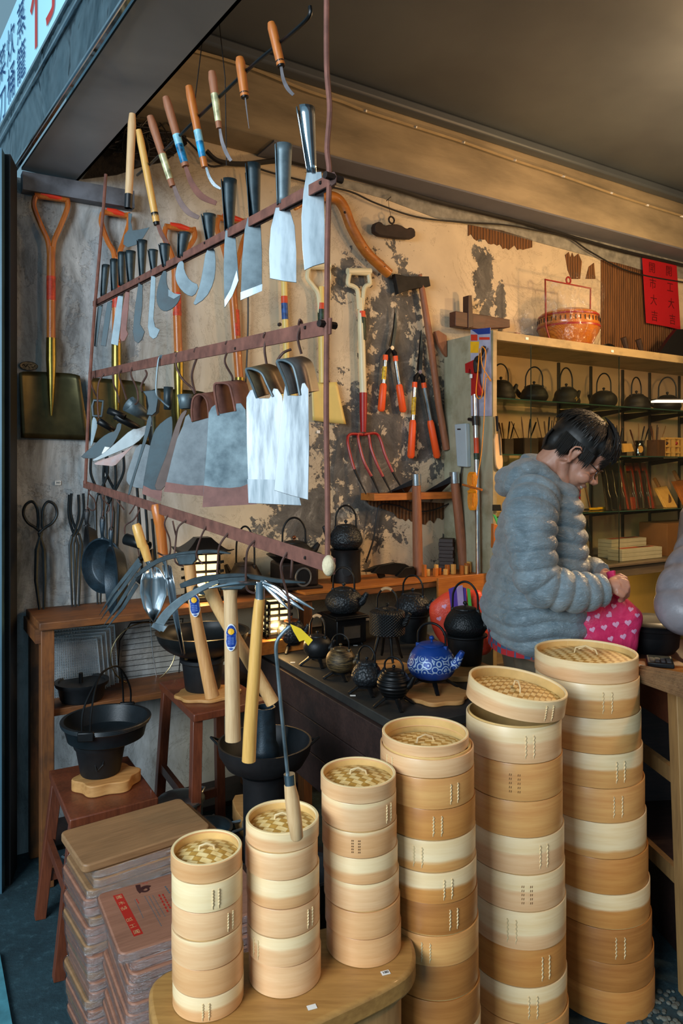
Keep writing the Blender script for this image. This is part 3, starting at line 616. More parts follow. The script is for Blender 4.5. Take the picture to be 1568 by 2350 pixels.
for i, (x, y0, y1) in enumerate([(302, 1050, 1330), (318, 1050, 1310), (338, 1140, 1290)]):
    th = Thing('poker', 'black fire poker with turned amber handle hanging behind the grey hoe, %s' % ['left one', 'middle one', 'handle hidden'][i], 'poker', pt.p(x, y1), UA, 'pokers on the wall')
    if i < 2: stick(th, 'handle', pt, [(x+4, y0), (x+6, y0+15), (x+8, y0+35), (x+8, y0+50)], [7, 9, 8.5, 7], WHO)
    stick(th, 'rod', pt, [(x+8, y0+50), (x+16, y0+150), (x+22, y1)], [3.2, 3.2, 3], TG)
# ---------------- hanging iron rack ----------------
RV = 243.0
def rd(px): return 1.15*998/(px+RV)
def rp(px, py, dd=0): return P(px, py, rd(px)+dd)
def R(px, dd=0): return PL(px, 1000, rd(px)+dd)
rack = Thing('hanging_rack', 'rusty iron rack of three long bars hung from the ceiling on thin posts', 'rack', rp(755, 1300))
def bar(name, p0, p1, w0):
    a = rp(*p0); b = rp(*p1); mb = MB(); mb.beam(a, b, .004, w0); return rack.part(name, mb, RUST, bevel=.0008)
def wk(px): return rd(px)/F
bar('top_bar', (214, 697), (766, 408), .0185)
mb = MB(); mb.beam(rp(218, 702, .018), rp(766, 422, .018), .004, .012); rack.part('clamp_strip', mb, RUSTD)
bar('middle_bar', (204, 862), (760, 748), .026); bar('bottom_bar', (192, 1111), (768, 1300), .026)
mb = MB(); mb.tube(spl([rp(758, y) if 0 else P(x, y, 1.15) for x, y in [(750, -40), (750, 150), (757, 250), (751, 340), (756, 400), (752, 550), (750, 750), (749, 950), (752, 1150), (752, 1290)]], 5), .0045, 8); rack.part('post', mb, RUST)
mb = MB(); mb.tube([P(243, 400, 2.45), P(238, 470, 2.45), P(218, 700, 2.45), P(206, 870, 2.45), P(196, 1110, 2.45)], .0055, 8); rack.part('post', mb, RUST)
for x, y in ((764, 408), (750, 745)):
    mb = MB(); a = rp(x, y); mb.tube([a+Vector((-.012, -.012, 0)), a+Vector((.014, .01, 0))], .006, 8); rack.part('bolt', mb, IRONB)
mb = MB(); a = P(764, 408, 1.15); mb.prism([P(x, y, 1.135) for x, y in [(757, 396), (768, 393), (774, 404), (772, 420), (762, 427), (757, 420)]], (0, .008, 0)); rack.part('lug', mb, RUSTD, bevel=.001)
mb = MB(); mb.sph(P(755, 1298, 1.14), .0135, 10, sx=.8, sz=1.25); rack.part('foam_plug', mb, plain('old_foam_plug', '#cdbd9a', .9, 0, .3, 30, .002))
for x, y in [(735, 420), (700, 445), (470, 558), (320, 640), (640, 745), (700, 752), (540, 800), (700, 1280)]:
    mb = MB(); a = rp(x, y, -.004); mb.tube([a, a+Vector((.003, -.003, 0))], .0035, 6); rack.part('rivet', mb, IRONB)
# thin suspension wires
for q in ([(503, 50), (517, 180), (520, 380)], [(465, 90), (450, 210), (440, 300)], ):
    mb = MB(); mb.tube([P(x, y, 2.0) for x, y in q], .0015, 5); mb2 = mb; rack.part('wire', mb, IRON2)

# ---- blades clamped on the top bar ----
def billhook(label, sock, blade, mat, edge=None, curl=True, dd=.012, smat=DARKST, rnd=False, edgem_=None, name='billhook', group='handle-less blades clamped along the top bar', cat='billhook'):
    (sx0, sy0, sx1, w0), (sx2, sy2, w2) = sock[0], sock[1]; edgem_ = edgem_ or SHINE
    ax = sum(p[0] for p in blade)/len(blade); pw = R(ax, dd)
    th = Thing(name, label, cat, pw.p(sx2, sy2), 0, group); k = pw.sc(ax, 600)
    # open rolled socket
    mb = MB(); n = 18; rows = []
    for i in range(9):
        u = i/8; cx_ = (sx0+sx1)/2*(1-u)+sx2*u; cy_ = sy0*(1-u)+sy2*u; r = (w0*(1-u)+w2*u)/2*k; c = pw.p(cx_, cy_)
        gap = .25+.9*max(0, u-.45) if curl else .15
        rows.append([c+Vector((math.cos(a)*r, math.sin(a)*r*.9, 0)) for a in [(-math.pi/2-.9)-gap-(2*math.pi-2*gap)*j/n+0 for j in range(n+1)]])
    vs = [q for r_ in rows for q in r_]; w = n+1
    mb.add(vs, [(i*w+j, i*w+j+1, (i+1)*w+j+1, (i+1)*w+j) for i in range(8) for j in range(n)])
    th.part('socket', mb, smat, solid=.0016, smooth=60)
    bl = smooth_pts(blade, 1) if rnd else blade
    mb = MB(); mb.prism([pw.p(x, y, .001) for x, y in bl], pw.N*.003); b = th.part('blade', mb, mat, bevel=.0006)
    if edge: mb = MB(); mb.prism([pw.p(x, y, .0042) for x, y in edge], pw.N*.0006); th.part('ground_edge', mb, edgem_, b)
    return th
EDG = [(553, 690), (602, 669), (603, 653), (553, 672)]
q = crop(0, 400, 3.136)
def c3(L): return [q(*p) for p in L]
t1 = billhook('shiny blade with a twisted bright socket, nearest the right post', [(680, 248, 722, 42), (716, 400, 20)], [(704, 398), (738, 396), (744, 450), (746, 520), (745, 605), (720, 612), (699, 622), (694, 570), (692, 500), (697, 440)], SHINE, None, smat=CHROME)
billhook('broad bright blade with a smooth grey pipe socket', [(631, 333, 670, 39), (650, 470, 28)], [(633, 478), (664, 476), (677, 520), (681, 580), (681, 650), (650, 646), (620, 640), (618, 580), (622, 525)], SHINE, None, smat=BLUEST, curl=False)
billhook('long dark straight blade with a bright cut end and black socket', [(563, 377, 598, 34), (584, 500, 24)], [(569, 500), (598, 495), (602, 580), (602, 668), (553, 690), (556, 600), (562, 530)], BLUEST, EDG)
billhook('slim dark blade ending in a sharp slanted bright point', [(508, 413, 543, 35), (526, 530, 20)], [(518, 530), (540, 528), (546, 600), (549, 645), (534, 680), (516, 708), (514, 620), (515, 570)], BLUEST, [(548, 645), (534, 680), (517, 706), (516, 690), (530, 665), (544, 622)])
billhook('crescent sickle blade curving down to the left, with open socket', [(462, 493, 495, 33), (482, 560, 16)], [(474, 570), (493, 566), (497, 610), (492, 650), (474, 685), (441, 706), (455, 672), (465, 630)], BLUEST, name='sickle', cat='blade', rnd=True)
billhook('wide hook blade with a black open socket bending right', [(408, 535, 438, 29), (415, 590, 16)], c3([(1290, 630), (1325, 625), (1330, 700), (1370, 770), (1440, 800), (1400, 885), (1340, 870), (1285, 810), (1262, 745), (1270, 680)]), BLUEST, name='sickle', cat='blade', rnd=True)
billhook('fat axe-like hook blade with a broad rounded belly', [(364, 561, 390, 26), (379, 612, 13)], c3([(1170, 700), (1205, 695), (1200, 770), (1215, 830), (1260, 862), (1306, 868), (1290, 920), (1245, 970), (1190, 993), (1145, 965), (1126, 900), (1135, 820)]), DARKST, rnd=True, edgem_=BLUEST, edge=c3([(1215, 830), (1260, 862), (1306, 868), (1255, 900), (1215, 880)]))
billhook('narrow blade with a small hooked toe, left of the axe-like one', [(339, 574, 362, 23), (353, 625, 12)], c3([(1090, 735), (1125, 725), (1118, 900), (1108, 1040), (1120, 1100), (1155, 1120), (1130, 1175), (1105, 1188), (1078, 1165), (1066, 1100), (1080, 900)]), BLUEST)
billhook('long narrow blade with a hooked toe, black tall socket', [(315, 552, 337, 23), (326, 640, 12)], c3([(1000, 780), (1030, 770), (1028, 950), (1012, 1080), (1045, 1135), (1025, 1190), (998, 1218), (970, 1200), (958, 1130), (975, 950)]), DARKST)
billhook('narrow rust-edged blade with toe, behind the tall socket blade', [(287, 577, 311, 24), (300, 650, 14)], c3([(905, 850), (935, 838), (928, 950), (912, 1120), (925, 1150), (900, 1200), (878, 1205), (866, 1180), (878, 1000)]), RUSTPL)
billhook('broad straight blade with a slanted rusty edge', [(271, 579, 287, 16), (279, 655, 14)], c3([(850, 880), (892, 862), (870, 1100), (852, 1235), (800, 1222), (825, 1040)]), BLUEST)
billhook('straight dark blade second from the left post', [(253, 595, 270, 17), (262, 670, 14)], c3([(775, 925), (812, 912), (790, 1080), (765, 1240), (728, 1233), (750, 1080)]), DARKST)
billhook('thin straight blade right against the left post', [(235, 608, 251, 17), (237, 680, 13)], c3([(706, 955), (742, 940), (720, 1090), (698, 1242), (680, 1238), (690, 1100)]), DARKST)

# ---- sickles on the long rod ----
rodm = MB(); rodm.tube(spl([P(x, y, rd(x)+.12) for x, y in [(712, 15), (708, 40), (660, 85), (575, 155), (460, 265), (350, 372), (315, 402)]], 5), .004, 8)
single('hanging_rod', rodm, IRON2, 'thin black rod slanting up to the right with sickles tied along it', 'rod', P(460, 265, rd(460)+.12))
def sickle(label, h0, h1, w0, w1, mat, blade, bmat, bw=None, band=None, stk=None, cat='sickle', name='sickle', curve=True):
    mx = (h0[0]+h1[0])/2; pw = R(mx, .10); k = pw.sc(mx, 300)
    th = Thing(name, label, cat, pw.p(*h0), 0, 'sickles tied along the hanging rod')
    n = 8; pts = [(h0[0]+(h1[0]-h0[0])*i/n, h0[1]+(h1[1]-h0[1])*i/n) for i in range(n+1)]
    rs = [(w0+(w1-w0)*i/n)/2*k*(.75 if i == 0 else 1) for i in range(n+1)]
    mb = MB(); mb.tube([pw.p(*p) for p in [(h0[0]-(h1[0]-h0[0])*-.008, h0[1]+(h1[1]-h0[1])*.008)]+pts[1:]], rs, 14); hd = th.part('handle', mb, mat)
    if stk:
        for (u0, u1, m) in stk:
            mb = MB(); A = [(h0[0]+(h1[0]-h0[0])*u, h0[1]+(h1[1]-h0[1])*u) for u in (u0, u1)]; r_ = [(w0+(w1-w0)*u)/2*k*1.04 for u in (u0, u1)]; mb.tube([pw.p(*a) for a in A], r_, 14, caps=False); th.part('label', mb, m, hd)
    if band:
        mb = MB(); A = [(h0[0]+(h1[0]-h0[0])*u, h0[1]+(h1[1]-h0[1])*u) for u in (.9, 1.03)]; mb.tube([pw.p(*a) for a in A], [w1/2*k*1.06, w1/2*k*.85], 12); th.part('ferrule', mb, band)
    if len(blade[0]) == 3:       # (x, y, width)
        L = spl([Vector(b) for b in blade], 6); up = []; dn = []
        for i, p in enumerate(L):
            tgt = (L[min(i+1, len(L)-1)]-L[max(i-1, 0)]); tv = Vector((tgt.x, tgt.y)); tv.normalize(); nn = Vector((-tv.y, tv.x))
            up.append((p.x+nn.x*p.z/2, p.y+nn.y*p.z/2)); dn.append((p.x-nn.x*p.z/2, p.y-nn.y*p.z/2))
        mb = MB(); mb.prism([pw.p(*a) for a in up+dn[::-1]], pw.N*.002)
    else: mb = MB(); mb.prism([pw.p(*a) for a in blade], pw.N*.002)
    th.part('blade', mb, bmat, bevel=.0003)
BLS = plain('blue_wave_label', '#1d8fd6', .4, 0, .8, 30); WTS = plain('pale_gold_label', '#d8d2a0', .3, .3, .4, 40); PBL = plain('pale_blue_label', '#8cc8da', .4, 0, .4, 30)
GREYB = plain('dull_grey_blade', '#6f6a6c', .5, .5, .2, 30)
sickle('small sickle with a ringed amber handle, highest and rightmost on the rod', (622, 52), (645, 150), 22, 20, WHO, [(645, 150, 6), (650, 180, 8), (660, 203, 9), (674, 219, 7)], GREYB, band=IRON2)
sickle('awl with a ringed amber handle and a thin needle point', (550, 132), (562, 222), 23, 20, WHO, [(563, 222, 3), (566, 250, 3), (572, 296, 1)], GREYB, band=IRON2, name='awl', cat='awl')
sickle('small sickle with a gold-white label and speckled thin blade', (486, 164), (503, 295), 21, 13, WHB, [(505, 296, 6), (510, 325, 8), (520, 352, 9), (531, 370, 7)], GREYB, stk=[(.4, .88, WTS)])
sickle('sickle with an orange handle, blue wave label and thin bright blade', (433, 197), (470, 384), 21, 15, WHO, [(472, 378, 5), (480, 405, 7), (492, 424, 8), (507, 434, 5)], CHROME, stk=[(.55, .69, PBL), (.69, .88, BLS)])
sickle('sickle with a brown handle, blue wave label and wide rusty blade', (380, 222), (426, 382), 20, 17, WHB, [(426, 382, 8), (440, 420, 13), (462, 450, 15), (497, 467, 10)], RUST, stk=[(.55, .69, PBL), (.69, .95, BLS)], band=None)
sickle('sickle with a pale metallic label and dull brown blade', (344, 266), (396, 428), 20, 14, WHB, [(399, 426, 8), (412, 460, 12), (432, 487, 13), (457, 500, 9)], plain('dull_brown_blade', '#6b5650', .55, .4, .25, 20), stk=[(.55, .9, WTS)])
sickle('sickle with a long honey coloured handle and short red-brown blade', (318, 297), (359, 510), 17, 16, WHY, [(361, 508, 8), (370, 535, 10), (385, 560, 8)], RUST, band=IRON2)
sickle('hand hoe with a pale bamboo handle taped black and a fan shaped steel head', (304, 260), (295, 462), 19, 17, WHP, c3([(925, 280), (952, 285), (945, 345), (955, 405), (1000, 400), (1078, 382), (1030, 460), (980, 510), (920, 527), (888, 505), (895, 440), (925, 400)]), DARKST, stk=[(.92, 1.08, plain('black_tape', '#15171a', .4))], name='hand_hoe', cat='hoe')

# ---- S hooks ----
def shook(px, py, pts, r=.0022, mat=RUSTD, label=None, dd=-.005):
    pw = R(px, dd); mb = MB(); mb.tube(spl([pw.p(x, y, (.006 if i % 2 else 0)) for i, (x, y) in enumerate(pts)], 6), r, 7)
    single('s_hook', mb, mat, label or 'rusty wire hook on the rack', 'hook', pw.p(px, py), 'wire hooks hung on the rack bars')
e = crop(400, 800, 3.136); g5 = crop(0, 800, 3.136)
def ce(L): return [e(*p) for p in L]
def c5(L): return [g5(*p) for p in L]
HK = [([(686, 745), (689, 736), (693, 745), (684, 775), (692, 812)], 'thick rusty hook carrying the rightmost shiny hoe'),
 ([(605, 775), (609, 766), (613, 772), (608, 800), (612, 835)], 'rusty hook carrying the left shiny hoe'),
 ([(668, 802), (650, 812), (636, 832), (645, 850)], 'open upper end of the hook through the rightmost hoe eye'),
 ([(518, 790), (523, 785), (526, 796), (517, 830), (532, 862), (535, 874)], 'hook carrying the blue-grey plate hoe'),
 ([(446, 808), (452, 800), (456, 808), (442, 860), (448, 902)], 'long hook carrying the grey plate hoe'),
 ([(404, 818), (410, 812), (405, 840), (420, 870), (440, 890), (449, 905)], 'curved hook left of the grey plate hoe'),
 ([(370, 822), (376, 818), (364, 826), (360, 900), (372, 920), (390, 935)], 'pale bright wire hook carrying the dark blade hoe'),
 ([(334, 850), (338, 862), (324, 885), (328, 900)], 'bent hook holding the long dark pick'),
 ([(304, 843), (302, 860), (314, 893), (318, 920), (310, 928)], 'hook with the fine wavy wire on the left part'),
 ([(280, 848), (275, 862), (283, 892), (292, 918)], 'thin hook third from the left post, middle bar'),
 ([(260, 855), (262, 880), (270, 905), (275, 925)], 'thin hook second from the left post, middle bar'),
 ([(240, 857), (228, 880), (224, 925), (228, 960)], 'straight hook first from the left post, middle bar'),
 ([(216, 862), (210, 880), (222, 910)], 'short hook beside the left post, middle bar')]
for pts, lb in HK: shook(pts[0][0], pts[0][1], pts, .0024 if pts[0][0] > 500 else .0028, BLUEST if 'pale' in lb else RUSTD, lb)
w = crop(200, 1150, 2.851)
def cw(L): return [w(*p) for p in L]
HK2 = [(cw([(650, 125), (600, 170), (580, 270), (580, 390), (640, 425), (705, 395)]), 'hook under the lowest bar carrying the long hoe'),
 (cw([(780, 165), (750, 230), (715, 350), (760, 410)]), 'thin hook hanging over the lantern'),
 (cw([(922, 210), (870, 290), (855, 400), (850, 520)]), 'hook hanging over the lantern edge'),
 (cw([(1098, 258), (1050, 330), (1040, 540), (1070, 590), (1150, 605)]), 'long hook reaching the steel cultivator'),
 (cw([(1308, 335), (1270, 420), (1290, 540), (1320, 640), (1325, 790)]), 'long wavy hook with the weeding tool under it'),
 (cw([(1342, 385), (1340, 450), (1335, 500)]), 'short hook stub near the corner plug'),
 (cw([(530, 90), (510, 150), (540, 250), (545, 340), (500, 355), (465, 335)]), 'hook around the tall trowel handle'),
 (cw([(345, 55), (310, 120), (250, 160), (250, 215)]), 'hook carrying the black pipe socket'),
 (cw([(560, 130), (575, 180), (582, 225)]), 'short straight hook stub behind the bar'),
 (c5([(655, 1010), (645, 1040), (680, 1090), (690, 1150), (660, 1165), (632, 1140)]), 'hook carrying the leftmost skillet'),
 (c5([(740, 1030), (745, 1080), (790, 1140), (770, 1185)]), 'hook carrying the round ribbed skillet'),
 (c5([(820, 1060), (860, 1110), (895, 1160)]), 'bent hook right of the skillet hooks'),
 (c5([(975, 1120), (955, 1160), (932, 1190)]), 'small slanted hook stub')]
for pts, lb in HK2: shook(pts[0][0], pts[0][1], pts, .0022, RUSTD, lb)

# ---- hoe heads hanging on the middle bar ----
def eye_band(th, pw, pts, depth_, mat, n=8):
    """curved strap forming a hoe eye: outline arc extruded backwards"""
    L = spl([pw.p(x, y) for x, y in pts], n); mb = MB(); off = Vector(depth_)
    mb.strip(L, [p+off for p in L]); ey = th.part('eye', mb, mat, solid=.004, smooth=60); mb = MB(); mb.tube(L, .0026, 7); th.part('eye_rim', mb, BLUEST if mat is not RUST else RUST, ey)
def hoehead(label, plate, mat, arcs, bandm, dd, depth_=(.03, .05, .012), edge=None, edgem=None, yaw=0, sm=1):
    ax = sum(p[0] for p in plate)/len(plate); pw = PL(ax, 1000, rd(ax)+dd, yaw)
    th = Thing('hoe', label, 'hoe', pw.p(*plate[0]), 0, 'hoe heads hanging on the middle bar')
    mb = MB(); mb.prism([pw.p(x, y) for x, y in (smooth_pts(plate, sm) if sm else plate)], pw.N*-.003); pl = th.part('plate', mb, mat, bevel=.0008)
    if edge: mb = MB(); mb.prism([pw.p(x, y, .0005) for x, y in edge], pw.N*-.001); th.part('bevelled_edge', mb, edgem, pl)
    for a in arcs: eye_band(th, pw, a, depth_, bandm)
    return th, pw
STREAK = metal('brushed_bright_steel', '#6a747c', '#ccd4d8', .34, .55, 3.2, (7, 7, 1.0), m=.8, pos=(.36, .56))
PL1 = ce([(785, 345), (800, 250), (812, 240), (825, 300), (835, 335), (895, 340), (905, 320), (920, 250), (940, 245), (968, 290), (972, 700), (965, 1090), (840, 1058), (717, 1020), (735, 850), (765, 500)])
hoehead('mirror bright hoe blade with a pinched ring eye, nearest the right post', PL1, STREAK, [ce([(825, 335), (800, 240), (750, 120), (745, 90), (790, 85), (850, 120), (880, 210), (905, 335)])], metal('brown_bright_steel', '#4a423e', '#8c8884', .35, .5, 6, m=.7), -.02, (.030, .045, .012), sm=0)
PL2 = ce([(518, 400), (520, 350), (545, 300), (580, 290), (600, 350), (615, 357), (680, 357), (690, 350), (715, 285), (745, 290), (778, 340), (800, 560), (860, 850), (916, 1130), (535, 1113), (522, 700)])
hoehead('long bright streaked hoe blade tucked behind the nearest one', PL2, STREAK, [ce([(595, 355), (560, 260), (520, 165), (530, 145), (575, 150), (630, 180), (670, 260), (710, 345)])], metal('brown_bright_steel2', '#4e3e32', '#94825e', .35, .5, 6, m=.7), .03, (.028, .05, .015), edge=ce([(535, 1110), (914, 1127), (870, 945), (527, 940)]), edgem=metal('ground_steel', '#9aa6ac', '#c4ccd0', .4, .5, 8, (9, 9, 1)), sm=0)
RB = metal('mottled_blue_steel', '#44565e', '#86999f', .5, .7, 9, m=.4, bump=.0004, pos=(.4, .6))
PL3 = ce([(248, 460), (270, 420), (300, 400), (330, 470), (440, 450), (445, 395), (480, 392), (515, 440), (530, 700), (555, 960), (592, 1120), (400, 1130), (203, 1142), (215, 950), (235, 700)])
hoehead('broad blue-grey mottled hoe plate with a rusty band along its foot', PL3, RB, [ce([(318, 480), (300, 380), (288, 270), (320, 248), (390, 260), (415, 330), (440, 450)])], RUST, .06, (.028, .06, .012), edge=ce([(203, 1141), (592, 1120), (552, 965), (480, 995), (400, 1003), (290, 998), (215, 985)]), edgem=RUSTPL, sm=0)
PL4 = ce([(60, 560), (80, 490), (105, 470), (130, 530), (240, 500), (260, 470), (290, 560), (290, 1070), (200, 1060), (0, 1037), (-75, 1030), (-20, 800), (20, 650)])
hoehead('broad grey speckled hoe plate behind the blue one, rusty foot', PL4, metal('speckled_grey_steel', '#4c555a', '#7d868a', .5, .7, 16, m=.4, bump=.0004), [ce([(130, 525), (125, 440), (140, 355), (190, 330), (235, 380), (250, 500)])], RUST, .12, (.03, .06, .012), edge=ce([(-75, 1030), (0, 1037), (200, 1060), (290, 1070), (290, 985), (100, 985), (-60, 960)]), edgem=RUSTPL, sm=0)
h6 = crop(180, 850, 5.227)
def c6(L): return [h6(*p) for p in L]
def pipe(th, pw, a, b, w0, w1, mat, dy=.03, name='socket'):
    A = pw.p(*a); B = pw.p(*b, off=-dy); k = pw.sc(*a); mb = MB(); n = 18
    ax = (B-A).normalized(); u = ax.orthogonal().normalized(); v = ax.cross(u)
    rows = [[c+u*math.cos(t_)*r+v*math.sin(t_)*r for t_ in [2*math.pi*j/n for j in range(n+1)]] for c, r in ((A, w0/2*k), (A.lerp(B, .5), (w0+w1)/4*k), (B, w1/2*k))]
    vs = [x for r_ in rows for x in r_]; w_ = n+1
    mb.add(vs, [(i*w_+j, i*w_+j+1, (i+1)*w_+j+1, (i+1)*w_+j) for i in range(2) for j in range(n)]); th.part(name, mb, mat, solid=.002, smooth=60)
th, pw = hoehead('tall dark blue hoe blade curving edge-on with a rusty foot', c6([(1100, 545), (1130, 560), (1130, 800), (1060, 1050), (920, 1380), (1005, 1440), (990, 1568), (765, 1480), (770, 1400), (830, 1050), (880, 800), (940, 670)]), DARKST, [], RUST, .05, edge=c6([(765, 1480), (990, 1568), (1005, 1440), (880, 1430), (780, 1380)]), edgem=RUSTPL)
pipe(th, pw, h6(1080, 200), h6(1070, 470), 20, 16, DARKST, .0)
th, pw = hoehead('brown edge-on hoe blade with a wide bent grey socket', c6([(1290, 460), (1310, 490), (1240, 620), (1190, 850), (1110, 1180), (1030, 1440), (900, 1430), (960, 1250), (1060, 1000), (1130, 760), (1210, 540)]), plain('brown_steel', '#4a3d38', .5, .5, .2, 20), [], RUST, .02)
pipe(th, pw, h6(1280, 290), h6(1290, 460), 34, 26, BLUEST, .0)
th, pw = hoehead('long tapering dark pick with a square riveted head', c6([(835, 540), (885, 545), (870, 680), (800, 900), (700, 1200), (630, 1450), (608, 1500), (590, 1490), (620, 1360), (720, 1050), (790, 780)]), DARKST, [], RUST, .02)
mb = MB(); mb.prism([pw.p(x, y, .004) for x, y in c6([(775, 250), (960, 230), (965, 330), (940, 500), (890, 545), (820, 535), (840, 430), (820, 320)])], pw.N*-.03); th.part('head_block', mb, DARKST, bevel=.002)
th, pw = hoehead('grey spade-shaped hoe with a pale tip, lying level under the left hooks', c6([(380, 740), (440, 730), (470, 620), (535, 650), (440, 860), (370, 940), (290, 1010), (190, 1060), (15, 1052), (80, 985), (180, 900), (280, 800)]), DARKST, [], RUST, .0)
pipe(th, pw, h6(245, 605), h6(400, 720), 15, 12, IRON2, .03)
mb = MB(); mb.prism([pw.p(x, y, .001) for x, y in c6([(320, 915), (380, 925), (300, 1000), (280, 998)])], pw.N*.001); th.part('price_label', mb, WHITEP)
th, pw = hoehead('grey hoe with a brown streaked hollow, curving to the left', c6([(640, 700), (720, 700), (800, 660), (900, 640), (840, 720), (700, 880), (520, 960), (300, 1050), (200, 1090), (150, 1080), (280, 1010), (440, 880)]), metal('brown_grey_steel', '#3a2c24', '#828a8c', .45, .6, 5, pos=(.42, .58)), [], RUST, .03)
pipe(th, pw, h6(440, 540), h6(690, 690), 17, 15, IRON2, .03); pipe(th, pw, h6(360, 480), h6(560, 560), 15, 13, IRON2, .0)
th, pw = hoehead('flat rusty pointed hoe, lowest of the slanting heads', c6([(165, 1128), (260, 1080), (420, 1030), (560, 970), (680, 885), (660, 900), (500, 1080), (428, 1152), (330, 1140)]), metal('rust_grey_steel', '#7a5648', '#8c9094', .5, .6, 6), [], RUST, .05)
pipe(th, pw, h6(600, 400), h6(800, 560), 38, 20, BLUEST, .05)
th, pw = hoehead('narrow bright edged hoe with a square bracket eye at the left post', c6([(165, 560), (205, 560), (235, 650), (200, 780), (160, 915), (140, 915), (150, 740)]), BLUEST, [], RUST, .0)
mb = MB(); L = [pw.p(x, y) for x, y in c6([(180, 545), (170, 430), (190, 360), (300, 370), (290, 470), (280, 550)])]; mb.tube(L, .006, 6, closed=True); th.part('bracket_eye', mb, DARKST)
th, pw = hoehead('big grey plate hoe hanging behind the dark pick', c6([(700, 885), (860, 885), (1000, 1000), (1000, 1440), (880, 1430), (620, 1400), (560, 1300), (640, 1060)]), metal('speckled_grey_steel2', '#4c555a', '#7d868a', .5, .7, 16, m=.4), [], RUST, .22)
th = Thing('pipe_socket', 'short black pipe socket hung by a curl of wire beneath the lowest bar', 'pipe', rp(300, 1240)); pw = R(300, .0); pipe(th, pw, w(255, 248), w(420, 290), 25, 22, IRON2, -.03)

# ---- tools hanging on the lowest bar ----
def trowel(label, hp, hr, hm, fer, bladepts, bmat, dd, shade=0):
    ax = hp[-1][0]; pw = R(ax, dd); th = Thing('trowel', label, 'trowel', pw.p(*hp[0]), 0); k = pw.sc(ax, 1200)
    mb = MB(); mb.tube([pw.p(*p) for p in hp], [r*k for r in hr], 14); th.part('handle', mb, hm)
    mb = MB(); mb.tube([pw.p(*p) for p in fer], [7*k, 4*k, 6*k][:len(fer)], 10); th.part('shank', mb, CHROME)
    L, C, Rr = bladepts; n = len(L); mb = MB(); vs = []
    for i in range(n):
        for (u) in [j/8 for j in range(9)]:
            x = L[i][0]*(1-u)+Rr[i][0]*u; y = L[i][1]*(1-u)+Rr[i][1]*u; vs.append(pw.p(x, y, -.022*math.sin(math.pi*u)))
    mb.add(vs, [(i*9+j, i*9+j+1, (i+1)*9+j+1, (i+1)*9+j) for i in range(n-1) for j in range(8)]); th.part('blade', mb, bmat, solid=.0015, smooth=60)
trowel('garden trowel with a short yellow turned handle and a bright scoop', cw([(318, 150), (325, 170), (360, 290), (372, 300), (400, 392)]), [8, 11, 11.5, 10.5, 9], WHY, cw([(400, 392), (415, 440), (430, 500)]),
       (cw([(380, 430), (350, 520), (345, 600), (370, 700), (428, 790)]), None, cw([(470, 440), (520, 520), (520, 620), (480, 720), (432, 795)])), metal('trowel_steel', '#9aa4aa', '#dfe6ea', .15, .3, 3), .0)
trowel('narrow dibber trowel with a tall red-brown turned handle', cw([(452, 20), (455, 40), (475, 140), (478, 155), (500, 370)]), [10, 13, 13, 12, 11], WHO, cw([(500, 370), (515, 420), (525, 500)]),
       (cw([(492, 420), (515, 520), (540, 660), (580, 830), (620, 1000)]), None, cw([(550, 430), (575, 560), (590, 700), (612, 850), (634, 1010)])), metal('trowel_steel2', '#8a9298', '#e4eaee', .15, .3, 3), .04)
# four tined fork head
pw = R(300, .0); th = Thing('garden_fork', 'four tined dark fork head pointing down to the left', 'fork', pw.p(310, 1280))
for i, (a, b, c) in enumerate([((355, 365), (170, 600), (78, 752)), ((360, 400), (200, 620), (95, 778)), ((352, 465), (230, 660), (120, 812)), ((352, 530), (260, 680), (140, 832))]):
    mb = MB(); pts = cw([a, b, c]); A = [pw.p(*p, off=i*.012) for p in pts]; d = (A[2]-A[0]).normalized(); up = pw.N.cross(d)
    wd = [.012, .010, .001]; mb.prism([A[0]+up*wd[0]/2, A[1]+up*wd[1]/2, A[2], A[1]-up*wd[1]/2, A[0]-up*wd[0]/2], pw.N*.004); th.part('tine', mb, DARKST, bevel=.0006)
mb = MB(); mb.tube([pw.p(*w(350, 380), off=.01), pw.p(*w(420, 330), off=.0), pw.p(*w(440, 420), off=.02), pw.p(*w(350, 520), off=.03)], .01, 8); th.part('head_block', mb, IRON2)
mb = MB(); mb.tube([pw.p(*w(352, 385), off=.01), pw.p(*w(335, 250), off=.02), rp(318, 1158)], .002, 6); th.part('hanging_wire', mb, RUSTD)
